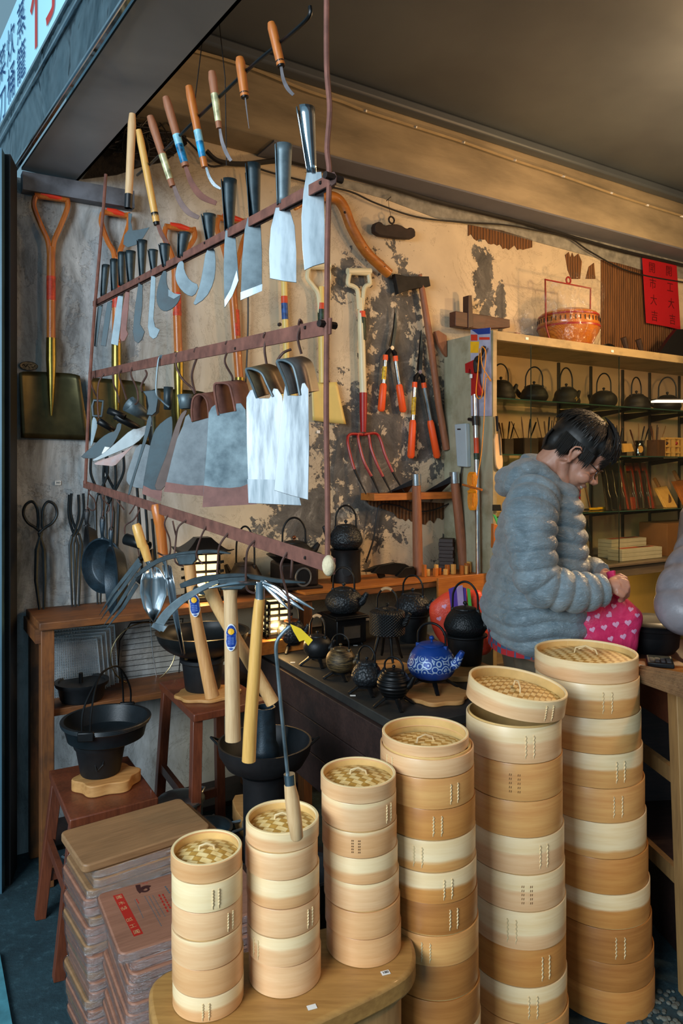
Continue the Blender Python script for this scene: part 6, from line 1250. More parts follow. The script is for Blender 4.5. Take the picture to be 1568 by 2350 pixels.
for y_ in (-1, 1): mb = MB(); mb.box((-.03 if y_ < 0 else .04, y_*pr*1.0, ph*.84), (.05, .014, .03)); th.part('handle_lug', mb, IRON2, local=True, bevel=.004)
# black pot on the lower shelf
q = on(188, .2); d = q.y; k = d/F; z0 = .6255
th = lathe_thing('pot', 'round black cooking pot with a rim ledge on the lower bench shelf', 'pot', (q.x, q.y), z0, [('body', [(0, 0), (44*k, 0), (48*k, .01), (52*k, .05), (58*k, .058), (60*k, .072), (52*k, .072), (44*k, .02), (0, .02)], PANB), ('lid', [(0, .05), (48*k, .052), (50*k, .066), (47*k, .066), (0, .062)], PANB)])
mb = MB(); mb.tube([Vector((-.004, 0, .06)), Vector((-.004, 0, .10))], .008, 8); th.part('knob', mb, IRON2, local=True)
# wok on the second stool
flower('wide scalloped brown slab on the rear stool', 478, 1588, .6805, .012, .115, 8, .05, rot=.3, sq=.8)
w0_ = PZ(.693).p(462, 1586); d = w0_.y+.03; xy = (w0_.x, d); k = d/F; z0 = .6935; hh = (1580-1508)*k
th = lathe_thing('burner_pot', 'black burner pot under the wok on the rear stool', 'pot', xy, z0, [('body', [(0, 0), (38*k, 0), (40*k, .005), (47*k, hh*.85), (52*k, hh*.9), (52*k, hh), (44*k, hh), (36*k, .01), (0, .01)], PANB)])
z1 = z0+hh-.012; WR = 104*k; th = lathe_thing('wok', 'deep black wok resting on the burner pot of the rear stool', 'wok', xy, z1, [('body', [(0, 0)]+[(WR*math.sin(a), .012+.095*(1-math.cos(a))*1.0) for a in [i*math.pi/2/10 for i in range(3, 11)]]+[(WR*1.03, .109), (WR*.98, .109)]+[(WR*.96*math.sin(a), .017+.092*(1-math.cos(a))) for a in [i*math.pi/2/10 for i in range(10, 0, -1)]]+[(0, .018)], plain('wok_iron', '#191b1b', .4, .3, .3, 12, .0004))])
# chimney hot pot
d = 2.12; k = d/F; c = P(608, YH, d); zr = zat(1700, d); TP = .30
th = lathe_thing('hot_pot', 'black ring hot pot with a tall centre chimney standing low between stool and table', 'hot pot', (c.x, c.y), zr-.09, [('bowl', [(0, 0), (50*k, 0), (88*k, .025), (104*k, .06), (108*k, .09), (103*k, .09), (98*k, .06), (60*k, .014), (30*k, .012)], PANB), ('chimney', [(26*k, .012), (34*k, .05), (33*k, .07), (26*k, .09), (24*k, .19), (20*k, .19), (20*k, .09), (26*k, .012)], PANM)])
for s_ in (-1, 1): mb = MB(); mb.tube([Vector((s_*(104*k), -.02, .085)), Vector((s_*(104*k+.025), 0, .10)), Vector((s_*(104*k), .02, .085))], .004, 7); th.part('side_handle', mb, IRON2, local=True)
lathe_thing('pot', 'black stand pot under the chimney hot pot', 'pot', (c.x, c.y), TP, [('body', [(0, 0), (48*k, 0), (50*k, zr-.09-TP-.02), (56*k, zr-.091-TP), (44*k, zr-.092-TP), (40*k, .01), (0, .01)], PANB)])
mb = MB(); mb.box((c.x+.06, c.y+.05, TP/2), (.42, .26, TP-.002)); single('crate', mb, DKW, 'dark wooden crate under the chimney hot pot', 'crate', (c.x+.06, c.y+.05, 0), bevel=.003)
d2 = 2.0; c2_ = P(705, YH, d2); lathe_thing('pot', 'wide dark iron pot with turned rim right of the hot pot', 'pot', c2_[:2], TP+.0005, [('body', [(0, 0), (55*k, 0), (62*k, .01), (66*k, .085), (70*k, .09), (68*k, .096), (60*k, .09), (54*k, .015), (0, .015)], IRON)])
c3_ = P(700, YH, 2.0)
# aluminium pots
ALU = metal('brushed_aluminium', '#8fa0a8', '#c2ccd0', .3, .45, 5, (1, 1, 6))
def alupot(label, x, y, z, r, h, lidd=True, rz=0, grp='aluminium pots under the stools'):
    th = lathe_thing('aluminium_pot', label, 'pot', (x, y), z, [('body', [(0, 0), (r*.86, 0), (r*.97, .012), (r, h*.9), (r*1.08, h*.95), (r*1.08, h), (r*.97, h), (r*.93, .015), (0, .012)], ALU)]+([('lid', [(r*1.0, h), (r*1.04, h+.003), (r*.6, h+.014), (r*.2, h+.018), (0, h+.018)], ALU)] if lidd else []), grp, rz)
    for s_ in (-1, 1):
        mb = MB(); mb.tube([Vector((s_*r, -.03, h*.8)), Vector((s_*(r+.035), -.026, h*.95)), Vector((s_*(r+.04), .026, h*.95)), Vector((s_*r, .03, h*.8))], .0045, 7); th.part('handle', mb, ALU, local=True)
    return th
c = (C1[0]+C1[1]+C1[2]+C1[3])/4; z = .001
for i, (r, h, dx, dy) in enumerate([(.105, .085, .0, .02), (.1, .07, -.012, .012), (.095, .075, .0, .02), (.085, .08, .006, .02)]):
    alupot('aluminium pot in the pile under the front stool'+[', lowest', ', second from below', ', second from the top', ', topmost'][i], c.x+dx, c.y+dy, z, r, h, i == 3 or i == 0 and False, rz=2.4+i*.25); z += h+.0015
d = 2.45; c = P(415, YH, d)
mb = MB(); mb.box((c.x+.03, c.y, .10), (.36, .26, .2)); single('crate', mb, DKW, 'low dark crate holding aluminium pots under the rear stool', 'crate', (c.x+.03, c.y, 0), bevel=.003)
alupot('aluminium pot with clamp lid under the rear stool', c.x, c.y, .2005, .085, .09, True, .5); alupot('dark lidded round pot stacked over the clamp pot under the rear stool', c.x, c.y, .3105, .075, .07, True, 1.2)
c = P(470, YH, 2.15); alupot('bright aluminium pot edge showing behind the top cutting board', c.x, c.y+.05, .36, .07, .05, False, .2); mb = MB(); mb.box((c.x, c.y+.05, .18), (.15, .15, .359)); single('crate', mb, DKW, 'dark upright crate behind the rear board stack', 'crate', (c.x, c.y+.05, 0), bevel=.002)
# small wooden block near middle
mb = MB(); mb.slab(smooth_pts([tuple(PZ(.42).p(x, y)[:2]) for x, y in [(530, 1826), (568, 1820), (580, 1850), (600, 1870), (575, 1885), (545, 1870)]], 1), .36, .42); single('wooden_block', mb, SLABW, 'small scalloped amber wood block behind the second steamer stack', 'wood block', PZ(.36).p(560, 1860), bevel=.002)
# grill nets
NET = metal('net_wire', '#b4c4cc', '#eef6fa', .25, .35, 5, m=.7)
t = Nt('woven_wire_net'); v = t.mapn((1, 1, 1)); sp_ = t.n('ShaderNodeSeparateXYZ'); t.l(v, sp_.inputs[0])
def gridf(o): return t.math('GREATER_THAN', t.math('ABSOLUTE', t.math('SINE', t.math('MULTIPLY', o, 300))), .55)
al = t.math('MAXIMUM', gridf(sp_.outputs[0]), gridf(sp_.outputs[2])); t.set(Base_Color=lin('#b9c8d0'), Metallic=.6, Roughness=.3, Alpha=al); NETM = t.m
for i in range(5):
    pw = PL(wall=.06+i*.018); k = pw.sc(190, 1540); x0 = 108+i*1.0; x1 = 268-i*10; y0 = 1478-(4-i)*8; y1 = 1612+i*2; cor = [(x0, y1), (x1+6, y1-22), (x1-6, y0-12), (x0, y0)]
    th = Thing('grill_net', 'square wire grill net leaning in the pile under the bench'+(', front one' if i == 4 else ', rear one' if i == 0 else ''), 'grill net', pw.p(*cor[0]), UA, 'square wire grill nets'); mb = MB()
    A, B, Cc, D_ = [pw.p(*q) for q in cor]; z_ = max(.626-min(A.z, B.z), -9)*0
    if i < 3: mb.add([A, B, Cc, D_], [(0, 1, 2, 3)]); th.part('mesh', mb, NETM, smooth=0)
    else:
        nn = 46
        for j in range(1, nn):
            u = j/nn; w1 = .0011*(1 if j % 2 else -1)
            mb.tube([A.lerp(B, u)+NV*w1, D_.lerp(Cc, u)+NV*w1], .0013, 4); mb.tube([A.lerp(D_, u)-NV*w1, B.lerp(Cc, u)-NV*w1], .0013, 4)
        th.part('mesh', mb, NET, smooth=0)
    mb = MB(); mb.tube([A, B, Cc, D_], .0028, 6, closed=True); th.part('frame', mb, NET)
th = Thing('wire_rack', 'large rectangular wire cooling rack leaning on the wall behind the grill nets', 'rack', pwall.p(340, 1560), UA)
pw = PL(wall=.05); mb = MB(); mb.tube([pw.p(*q) for q in [(268, 1578), (410, 1555), (420, 1420), (300, 1430), (275, 1470)]], .003, 6, closed=True)
for i in range(11): y = 1440+i*12.5; mb.tube([pw.p(285-i*1.2, y+4), pw.p(415, y-14)], .0012, 5)
th.part('wires', mb, IRON2); mb = MB(); mb.tube([pw.p(344, 1425, .004), pw.p(350, 1500, .004), pw.p(360, 1562, .004)], .002, 6); th.part('cross_wire', mb, CHROME)
th = Thing('round_grill', 'round wire grill ring behind the second stool leg', 'grill', pw.p(330, 1570), UA); mb = MB(); c = PL(wall=.08).p(330, 1500); mb.tube([c+(UV*math.cos(a)+Z3*math.sin(a)*.95)*.135 for a in [i*math.pi/20 for i in range(40)]], .0025, 6, closed=True); th.part('ring', mb, metal('brassy_wire', '#7a6a48', '#b8a880', .35))
# ---------------- glass fronted cabinet on the left wall ----------------
CO = .376
def cs(px, off=CO): q = on(px, off); return (q-W0).dot(UV)
s0 = cs(1130); s1 = s0+2.3; CZT = 2.19; CZB = .955
CABP = wood('cabinet_olive_wood', '#94805c', '#b09a6c', .5, 0, 6, 4, stain='#6d6040'); CABS = wood('cabinet_side_paint', '#8f8b72', '#b5b094', .6, 2, 5, 3, stain='#7c7454')
LAM = wood('cabinet_front_lower', '#55483a', '#7a6a52', .5, 0, 6, 4)
th = Thing('cabinet', 'tall pale olive display cabinet with sliding glass front against the left wall', 'cabinet', at(s0, .2), UA)
def cslab(a0, a1, o0, o1, z0, z1, nm, mat, par=None, **k):
    mb = MB(); mb.slab([at(a0, o0)[:2], at(a1, o0)[:2], at(a1, o1)[:2], at(a0, o1)[:2]], z0, z1); return th.part(nm, mb, mat, par, bevel=k.pop('bevel', .0015), **k)
cslab(s0-.0, s0+.02, .004, CO, .02, CZT, 'side_panel', CABS); cslab(s1, s1+.02, .004, CO, .02, CZT, 'side_panel', CABS)
cslab(s0+.02, s1, .004, CO, CZT-.045, CZT, 'top_panel', CABP); cslab(s0+.02, s1, .006, .012, CZB, CZT-.045, 'back_panel', plain('cabinet_cream_back', '#dcb88e', .75, 0, .12, 3))
cslab(s0+.02, s1, .012, CO-.0, CZB-.075, CZB-.012, 'lower_sill', LAM); cslab(s0+.02, s1, .012, CO+.02, CZB-.012, CZB, 'ledge', LAM)
cslab(s0, s0+.026, CO-.0, CO+.006, .02, CZT-.0, 'front_stile', CABP)
mb = MB()
GL = plain('dark_glass_edge', '#1d2b26', .2, 0, .1)
SH = [1.862, 1.574, 1.254]
for i, z in enumerate(SH):
    cslab(s0+.022, s1-.002, .05, .33, z-.006, z, 'glass_shelf', glass('shelf_glass', '#a9c4b6', .10, .03)); cslab(s0+.022, s1-.002, .328, .331, z-.006, z, 'shelf_edge', plain('green_glass_edge', '#2c4a40', .15, 0, .1), bevel=0)
for q in (1283, 1357, 1430, 1492, 1560):
    s_ = cs(q, .02); cslab(s_-.009, s_+.009, .012, .024, CZB, CZT-.05, 'slotted_upright', plain('grey_upright', '#4a463e', .5, .5, .1))
    for z in SH:
        mb = MB(); mb.prism([at(s_, .024)+Z3*(z-.008), at(s_, .31)+Z3*(z-.008), at(s_, .31)+Z3*(z-.016), at(s_, .024)+Z3*(z-.055)], UV*.003); th.part('shelf_bracket', mb, IRON2)
for q0, q1, o in ((s0+.022, cs(1428), CO-.018), (cs(1222), s1-.3, CO-.008)):
    mb = MB(); mb.slab([at(q0, o)[:2], at(q1, o)[:2], at(q1, o-.004)[:2], at(q0, o-.004)[:2]], CZB+.004, CZT-.048); pn = th.part('sliding_glass_pane', mb, glass('pane_glass', '#f4f6f2', .015, .01))
    for e in (q0, q1): mb = MB(); mb.beam(at(e, o-.002)+Z3*(CZB+.004), at(e, o-.002)+Z3*(CZT-.048), .004, .003, up=NV); th.part('pane_edge', mb, GL, pn)
for x, y in ((1210, 777), (1406, 806)):
    c = PL(wall=CO+.002).p(x, y); mb = MB(); mb.box(c, (.02, .002, .013), Matrix.Rotation(UA, 4, 'Z')); th.part('price_sticker', mb, WHITEP)
# lower storey: opening with lit cream panel
cslab(s0+.02, s1, .012, .03, .1, CZB-.075, 'lower_back', plain('cabinet_yellow_back', '#d3b25c', .7, 0, .15, 3)); cslab(s0+.55, s0+.585, .3, CO-.01, .02, CZB-.075, 'lower_post', LAM); cslab(s0+.02, s1, .012, CO, .5, .52, 'lower_shelf', LAM)
lamp('cabinet_fill', 'POINT', tuple(at(s0+1.2, CO+.75)+Z3*2.55), 26, (1, .68, .32), .03)  # added fill light in front of the cabinet, brightening its shelves
lamp('lower_shelf_fill', 'POINT', tuple(at(s0+1.0, CO-.12)+Z3*.84), 5, (1, .66, .25), .03)  # unseen light added under the sill to brighten the yellow panel
# kettles on the top shelf
KM = plain('dusty_black_iron', '#201c18', .6, .3, .3, 25, .0008)
for i, (px, w, y0, y1, hy, st_, lb) in enumerate([(1150, 66, 862, 905, 820, 'hip', 'angular black kettle cut off by the cabinet post'), (1226, 64, 868, 906, 823, 'squat', 'black kettle second from the cabinet post'), (1300, 63, 880, 918, 832, 'hip', 'shouldered black kettle with a small gold mark'), (1386, 60, 890, 925, 846, 'round', 'plain rounded black kettle in the cabinet middle'), (1461, 60, 897, 930, 855, 'hip', 'angular black kettle left of the lamp shade'), (1532, 60, 905, 940, 860, 'squat', 'flat black kettle behind the lamp shade')]):
    q = on(px, .19); d = q.y; zb = SH[0]+.001; th2, _ = kettle(lb+', on the top glass shelf', px, d, zb+(y1-y0)*d/F*1.02, zb, w*d/F, zb+(y1-hy)*d/F, st_, KM, None, [.4, 2.6, .5, 2.2, .6, 2.8][i]+UA*0, 'kettles on the top glass shelf', xy=q[:2])
    if i == 2: mb = MB(); r = w*d/F/2; mb.tube([Vector((r*.30, -r*1.0, .028)), Vector((r*.44, -r*.98, .042)), Vector((r*.42, -r*.97, .018)), Vector((r*.58, -r*.86, .034))], .0022, 6); M_ = th2.M; th2.part('gold_mark', MB().add([Matrix.Rotation(-.5, 4, 'Z') @ v for v in mb.v], mb.f), plain('gold_leaf', '#b8862c', .4, .6), local=True)
# holders with utensils on the second shelf
rnd = random.Random(4); UM = [wood('utensil_wood', '#3c2012', '#6a3a20', .5, 2, 9, 5), wood('utensil_wood2', '#6a4424', '#a4713c', .5, 2, 9, 5), IRONB, IRON2]
def holder(px, w, h, label, mat, lip=None, n=5, round_=False, uh=.1, spread=.4):
    q = on(px, .18); z = SH[1]+.001; d = q.y; W_ = w*d/F; Hh = h*d/F; th = Thing('utensil_holder', label, 'utensil holder', (q.x, q.y, z), UA, 'utensil holders on the second glass shelf')
    mb = MB()
    if round_: mb.lathe([(0, 0), (W_*.42, 0), (W_*.5, Hh*.3), (W_*.48, Hh*.6), (W_*.34, Hh*.85), (W_*.4, Hh), (W_*.33, Hh), (W_*.28, Hh*.85), (W_*.4, .01), (0, .01)], 26)
    else:
        t_ = .006
        for a, b in (((0, -W_*.4, Hh/2), (W_, t_, Hh)), ((0, W_*.4, Hh/2), (W_, t_, Hh)), ((-W_/2, 0, Hh/2), (t_, W_*.8, Hh)), ((W_/2, 0, Hh/2), (t_, W_*.8, Hh)), ((0, 0, t_/2), (W_, W_*.8, t_))): mb.box(a, b)
    th.part('cup', mb, mat, local=True)
    for i in range(n):
        a = (i/(max(n-1, 1))-.5)*W_*.6; L = uh*rnd.uniform(.75, 1.1); lean = (i/(max(n-1, 1))-.5)*spread+rnd.uniform(-.1, .1); base = Vector((a*.3, rnd.uniform(-.01, .01), .012)); tip = base+Vector((math.sin(lean), rnd.uniform(-.1, .1), math.cos(lean)))*(Hh+L)
        mb = MB(); k_ = rnd.choice([0, 1, 2]); P_ = [base, base.lerp(tip, .55), base.lerp(tip, .8), tip]; mb.tube(P_, [[.003, .003, .0065, .005], [.0035, .0045, .006, .0025], [.003, .003, .0035, .003]][k_], 8, flat=.5)
        single('utensil', MB().add([th.M @ v for v in mb.v], mb.f), UM[i % 4] if mat is not None else UM[0], ['dark wooden utensil standing in the ', 'light wooden utensil standing in the ', 'brown iron utensil standing in the ', 'black utensil standing in the '][i % 4]+label.split(',')[0], 'utensil', th.M @ base, 'utensils in the '+label.split(',')[0])
    return th
DKB = wood('dark_box_wood', '#1c120c', '#3c2618', .55, 0, 8, 4); DKP = wood('dark_box_wood_v', '#3a2412', '#6a4424', .55, 2, 8, 4)
holder(1160, 28, 36, 'narrow dark box by the cabinet post', DKB, n=4, spread=.5); holder(1206, 44, 38, 'wide dark box left of the head', DKB, n=4, spread=.9); holder(1256, 34, 40, 'dark box with a small bow', DKP, n=5, spread=.5); holder(1296, 34, 42, 'brown box mostly behind the head', DKP, n=3, spread=.5); holder(1330, 30, 42, 'dark box hidden behind the hair', DKB, n=2)
holder(1418, 30, 34, 'dark box right of the hair', DKB, n=5, spread=.5, uh=.09); holder(1466, 30, 36, 'round glass jar with a cream tag', glass('jar_glass', '#8a6c44', .3, .05), n=4, round_=True, spread=.9); holder(1506, 30, 38, 'ribbed dark box at the right', DKP, n=6, spread=.8)
def cabpt(x, y, off=.2): return PL(wall=off).p(x, y)
th = Thing('wooden_tag', 'cream round wooden tag hung on the glass jar', 'tag', cabpt(1470, 1032, .205), UA); mb = MB(); c = cabpt(1470, 1031, .24); mb.lathe([(0, 0), (.022, 0), (.022, .004), (0, .004)], 20, Matrix.Translation(c) @ Matrix.Rotation(UA, 4, 'Z') @ Matrix.Rotation(math.pi/2, 4, 'X')); th.part('disc', mb, WHY)
mb = MB(); mb.prism([cabpt(*q, .24) for q in [(1426, 1018), (1446, 1018), (1452, 1036), (1428, 1038)]], NV*.012); single('wooden_card', mb, WHY, 'small amber wooden card between the dark box and the jar', 'card', cabpt(1436, 1036, .24), rz=UA)
for i, x in enumerate((1528, 1550, 1572)):
    q = on(x, .2); z = SH[1]+.001; k = q.y/F; th = Thing('wooden_toy', 'small amber wooden model with windows on the second shelf, '+['left', 'middle', 'right'][i]+' of the row', 'wooden model', (q.x, q.y, z), UA, 'wooden models'); mb = MB()
    for a in (-1, 1): mb.box((a*8*k, 0, 22*k), (3*k, 10*k, 44*k))
    for zz in (10, 24, 42): mb.box((0, 0, zz*k), (20*k, 12*k, 4*k))
    mb.box((0, .004, 32*k), (16*k, 2*k, 16*k)); th.part('frame', mb, WHY, local=True); mb = MB(); mb.sph((0, -.006, 31*k), 4*k, 6); th.part('painted_dot', mb, RED if i == 1 else DKB, local=True)
# third shelf: blister packs, chisels, moulds
ORP = plain('orange_card', '#c2481c', .5, 0, .15, 8); CLR = glass('blister_plastic', '#efe6d2', .12, .08)
pk = PL(wall=.2); h7 = crop(1280, 900, 5.444)
for i, x in enumerate([1382, 1398, 1414, 1440, 1456, 1472]):
    w_ = 21; th = Thing('blister_pack', 'orange carded carving tool on the third shelf, '+['first of six from the face', 'second of six', 'third of six', 'fourth of six', 'fifth of six', 'last of six, by the wooden moulds'][i], 'package', cabpt(x+10, 1170, .26), UA, 'orange carded tool packages'); top = (x, 1062); bot = (x+18, 1168)
    pa = PL(wall=.16); pb = PL(wall=.25); z_ = SH[2]+.0015; A = pa.p(top[0]-w_*.25, top[1]); B = pa.p(top[0]+w_*.45, top[1]); C_ = pb.p(bot[0]+w_*.6, bot[1]); D_ = pb.p(bot[0]-w_*.4, bot[1]); dz = z_-min(C_.z, D_.z); C_.z = z_; D_.z = z_
    mb = MB(); mb.prism([A, B, C_, D_], NV*-.002); cd_ = th.part('card', mb, plain('brown_card', '#4a3020', .6, 0, .2, 8))
    for u0, u1, m, nm in ((0, .18, ORP, 'card_header'), (.75, 1, ORP if i % 2 else plain('black_card', '#241a14', .5), 'card_footer')):
        mb = MB(); mb.prism([A.lerp(D_, u0), B.lerp(C_, u0), B.lerp(C_, u1), A.lerp(D_, u1)], NV*.0006); th.part(nm, mb, m, cd_)
    mb = MB(); mb.prism([A.lerp(B, .75), B, C_, D_.lerp(C_, .78)], NV*.0007); th.part('orange_stripe', mb, ORP, cd_)
    mb = MB(); P_ = spl([A.lerp(B, .5).lerp(D_.lerp(C_, .5), u)+NV*.006+UV*s_ for u, s_ in ((.15, 0), (.4, .004), (.6, -.002), (.75, .008))], 4); mb.tube(P_, .0028, 6); mb.tube([P_[-1], D_.lerp(C_, .5)+NV*.006], .006, 8); th.part('carving_tool', mb, CHROME)
    mb = MB(); mb.prism([A+NV*.001, B+NV*.001, C_+NV*.001, D_+NV*.001], NV*.014); th.part('clear_cover', mb, CLR)
mb = MB(); c = PL(wall=.22); 
for i, (x0, x1, y, lb) in enumerate([(1315, 1350, 1171, 'brown handled trowel lying flat on the third shelf'), (1352, 1375, 1164, 'yellow ribbed handled chisel behind, on the third shelf'), (1372, 1402, 1168, 'yellow ribbed handled chisel in front, on the third shelf')]):
    q0 = on(x0, .25-.02*i); q1 = on(x1, .25-.02*i); z = SH[2]+.009; th = Thing('chisel', lb, 'chisel', (q0.x, q0.y, SH[2]+.001), UA, 'tools lying on the third shelf'); mb = MB()
    if i == 0: mb.tube([Vector((q0.x, q0.y, z)), Vector((q0.x, q0.y, z)).lerp(Vector((q1.x, q1.y, z)), .5), Vector((q1.x, q1.y, z))], [.002, .012, .01], 10, flat=.5, flatdir=(0, 0, 1)); th.part('blade', mb, IRONB)
    else:
        n_ = 13; mb.tube([Vector((q0.x, q0.y, z)).lerp(Vector((q1.x, q1.y, z)), j/(n_-1)) for j in range(n_)], [.0075+(.001 if j % 2 else 0) for j in range(n_)], 10); th.part('handle', mb, plain('yellow_plastic', '#e0a818', .4, 0, .05))
for i, (x, y, lb) in enumerate([(1309, 1100, 'amber handled saw standing by the chin, with white tag'), (1335, 1085, 'curved amber pruning tool with toothed blade')]):
    pw = PL(wall=.22); th = Thing('pruning_tool', lb, 'pruning tool', pw.p(x+20, 1168), UA); z_ = SH[2]+.001; mb = MB(); L = [pw.p(x, y), pw.p(x+9, y+35), pw.p(x+20, 1162)]; L[-1].z = z_+.008; mb.tube(spl(L, 5), [.004]*5+[.009]*6, 8, flat=.6); th.part('handle', mb, UM[1] if i else WHO)
    if i == 0: mb = MB(); mb.box(pw.p(x+17, 1150, .01), (.014, .003, .016)); th.part('price_sticker', mb, WHITEP)
for i, (x0, x1, yt, wd, lb) in enumerate([(1500, 1538, 1100, 30, 'light wooden cake mould with an oval carved hollow'), (1540, 1590, 1085, 44, 'larger reddish wooden cake mould at the picture edge')]):
    pa = PL(wall=.14); pb = PL(wall=.25); th = Thing('cake_mould', lb, 'cake mould', pb.p(x1, 1170), UA, 'carved wooden moulds'); z_ = SH[2]+.001
    A = pa.p(x0, yt+20); B = pa.p(x0+wd*.8, yt+15); C_ = pb.p(x1+wd*.35, 1168); D_ = pb.p(x1-wd*.5, 1168); C_.z = z_; D_.z = z_
    mb = MB(); mb.prism([A, B, C_, D_], NV*.022); bd = th.part('block', mb, WHY if i == 0 else WHO, bevel=.002)
    c = (A+B+C_+D_)/4+NV*.0225; e1_ = (B-A)*.32; e2_ = (D_-A)*.3; mb = MB(); mb.add([c]+[c+e1_*math.cos(a)+e2_*math.sin(a) for a in [j*math.pi/12 for j in range(24)]], [(0, j+1, (j+1) % 24+1) for j in range(24)]); th.part('carved_hollow', mb, UM[1], bd, solid=.0008)
    mb = MB(); mb.beam(A.lerp(B, .4)+NV*.011, A.lerp(B, .4)+NV*.011+(A-D_).normalized()*.08, .022, .02, up=NV); th.part('handle', mb, UM[1], bevel=.003)
# bottom of the cabinet: boxes, knives, big brown box
z0 = CZB+.001
def cbox(x0, x1, o0, o1, za, zb, nm, mat, lb, cat, grp=None):
    mb = MB(); a = cs(x0, o1); b = cs(x1, o1); mb.slab([at(a, o0)[:2], at(b, o0)[:2], at(b, o1)[:2], at(a, o1)[:2]], za, zb); th = Thing(nm, lb, cat, at((a+b)/2, (o0+o1)/2)+Z3*za, UA, grp); th.part('body', mb, mat, bevel=.0015); return th, a, b
BXM = plain('white_carton', '#c9bfa8', .6, 0, .08)
zz = z0
for st_, (x0, x1, o0, o1, n) in enumerate([(1404, 1484, .10, .20, 5), (1428, 1520, .22, .32, 3)]):
    z = z0
    for i in range(n):
        th, a, b = cbox(x0, x1, o0, o1, z, z+.0215, 'knife_box', BXM, ('flat white knife carton in the %s stack' % ('rear' if st_ == 0 else 'front'))+(', top one with a red knife print' if i == n-1 else ', under the top one'), 'carton', 'white knife cartons in the %s stack' % ('rear' if st_ == 0 else 'front')); z += .0225
        if i == n-1:
            mb = MB(); zt_2 = z-.0008; mb.slab([at(a+(b-a)*.15, o0+.02)[:2], at(b-.02, o0+.02)[:2], at(b-.02, o0+.06)[:2], at(a+(b-a)*.15, o0+.06)[:2]], zt_2, zt_2+.0008); th.part('knife_print', mb, ORP)
            mb = MB(); mb.slab([at(a+(b-a)*.6, o0+.025)[:2], at(b-.04, o0+.025)[:2], at(b-.04, o0+.05)[:2], at(a+(b-a)*.6, o0+.05)[:2]], zt_2+.0008, zt_2+.0018); th.part('handle_print', mb, BLK)
CARD = plain('brown_carton', '#8a5a2c', .7, 0, .12, 5)
th, a, b = cbox(1532, 1640, .10, .30, z0, z0+.2, 'carton', CARD, 'large plain brown carton at the cabinet bottom right', 'carton')
for i, x in enumerate((1325, 1350)):
    pw = PL(wall=.2); z_ = z0; th = Thing('sheath_knife', 'dark handled knife standing upright in the cabinet, '+['left', 'right'][i]+' one', 'knife', pw.p(x+10, 1290), UA, 'upright knives in the cabinet'); mb = MB()
    L = [pw.p(*q) for q in [(x-3, 1190), (x+4, 1225), (x+8, 1240), (x-1, 1240), (x-5, 1215)]]; mb.prism(L, NV*.002); th.part('blade', mb, DARKST); mb = MB(); B_ = pw.p(x+10, 1284); B_.z = z_+.007; mb.tube(spl([pw.p(x+3, 1240), pw.p(x+8, 1258), B_], 5), [.007]*6+[.009]*5, 8, flat=.6); th.part('handle', mb, DKB)
# things on top of the cabinet
ZT = CZT+.001
q = on(1305, .2); d = q.y; k = d/F; BK = wood('lacquer_basket', '#9a5414', '#d08a2c', .3, 2, 10, 1, coat=.5); REDL = plain('red_lacquer', '#8f1f14', .35, 0, .15, coat=.3)
wz = lambda y: zat(y, d)
t = Nt('woven_lacquer'); br_ = t.n('ShaderNodeTexBrick'); br_.inputs['Scale'].default_value = 1; br_.inputs['Brick Width'].default_value = .006; br_.inputs['Row Height'].default_value = .004; br_.inputs['Mortar Size'].default_value = .0005
br_.inputs['Color1'].default_value = lin('#d08428'); br_.inputs['Color2'].default_value = lin('#b4661a'); br_.inputs['Mortar'].default_value = lin('#6a3408'); t.l(t.mapn(rot=(math.pi/2, 0, 0)), br_.inputs[0]); t.set(Base_Color=br_.outputs[0], Roughness=.3, Coat_Weight=.5); t.bump(br_.outputs[0], .001, .6); WOVL = t.m
hb = (782-697)*k; rB = 70*k; th = Thing('wedding_basket', 'round amber lacquer basket with red bands in a clear bag on the cabinet top', 'basket', (q.x, q.y, ZT), UA)
mb = MB(); mb.lathe([(0, 0), (rB*.68, 0), (rB*.72, hb*.05), (rB*.94, hb*.38), (rB, hb*.52), (rB*.97, hb*.55), (0, hb*.55)], 44); th.part('bowl', mb, WOVL, local=True)
mb = MB(); mb.lathe([(rB*.97, hb*.55), (rB*.99, hb*.6), (rB*.96, hb*.74), (rB*.9, hb*.9), (rB*.7, hb*.98), (0, hb)], 44); ld = th.part('lid', mb, WOVL, local=True)
for z_, w_ in ((.50, .05), (.80, .04)): mb = MB(); rr_ = rB*(1.0 if z_ < .6 else .965); mb.lathe([(rr_*.985, hb*z_), (rr_*1.015, hb*z_), (rr_*1.01, hb*(z_+w_)), (rr_*.985, hb*(z_+w_))], 44); th.part('red_band', mb, REDL, local=True)
mb = MB(); mb.lathe([(rB*.70, 0), (rB*.74, 0), (rB*.76, hb*.06), (rB*.7, hb*.06)], 36); th.part('foot_band', mb, REDL, local=True)
mb = MB()
for i in range(40):
    a = 2*math.pi*i/40; mb.box((rB*.985*math.cos(a), rB*.985*math.sin(a), hb*.69), (.004, .004, hb*.12), Matrix.Rotation(a, 4, 'Z'))
th.part('lattice_band', mb, IRONB, local=True); th.o.children[-1]['kind'] = 'stuff'
mb = MB(); hw = 76*k; ht = wz(652)-ZT; mb.tube([Vector((-rB*.8, 0, .003)), Vector((-hw*.97, 0, hb*.5)), Vector((-hw, 0, ht)), Vector((hw, 0, ht)), Vector((hw*.97, 0, hb*.5)), Vector((rB*.8, 0, .003))], .0055, 8); hd = th.part('handle_frame', mb, REDL, local=True)
mb = MB(); mb.tube([Vector((.018*math.cos(a), 0, ht+.022+.018*math.sin(a))) for a in [j*math.pi/8 for j in range(16)]], .005, 8, closed=True); th.part('top_ring', mb, REDL, hd, local=True)
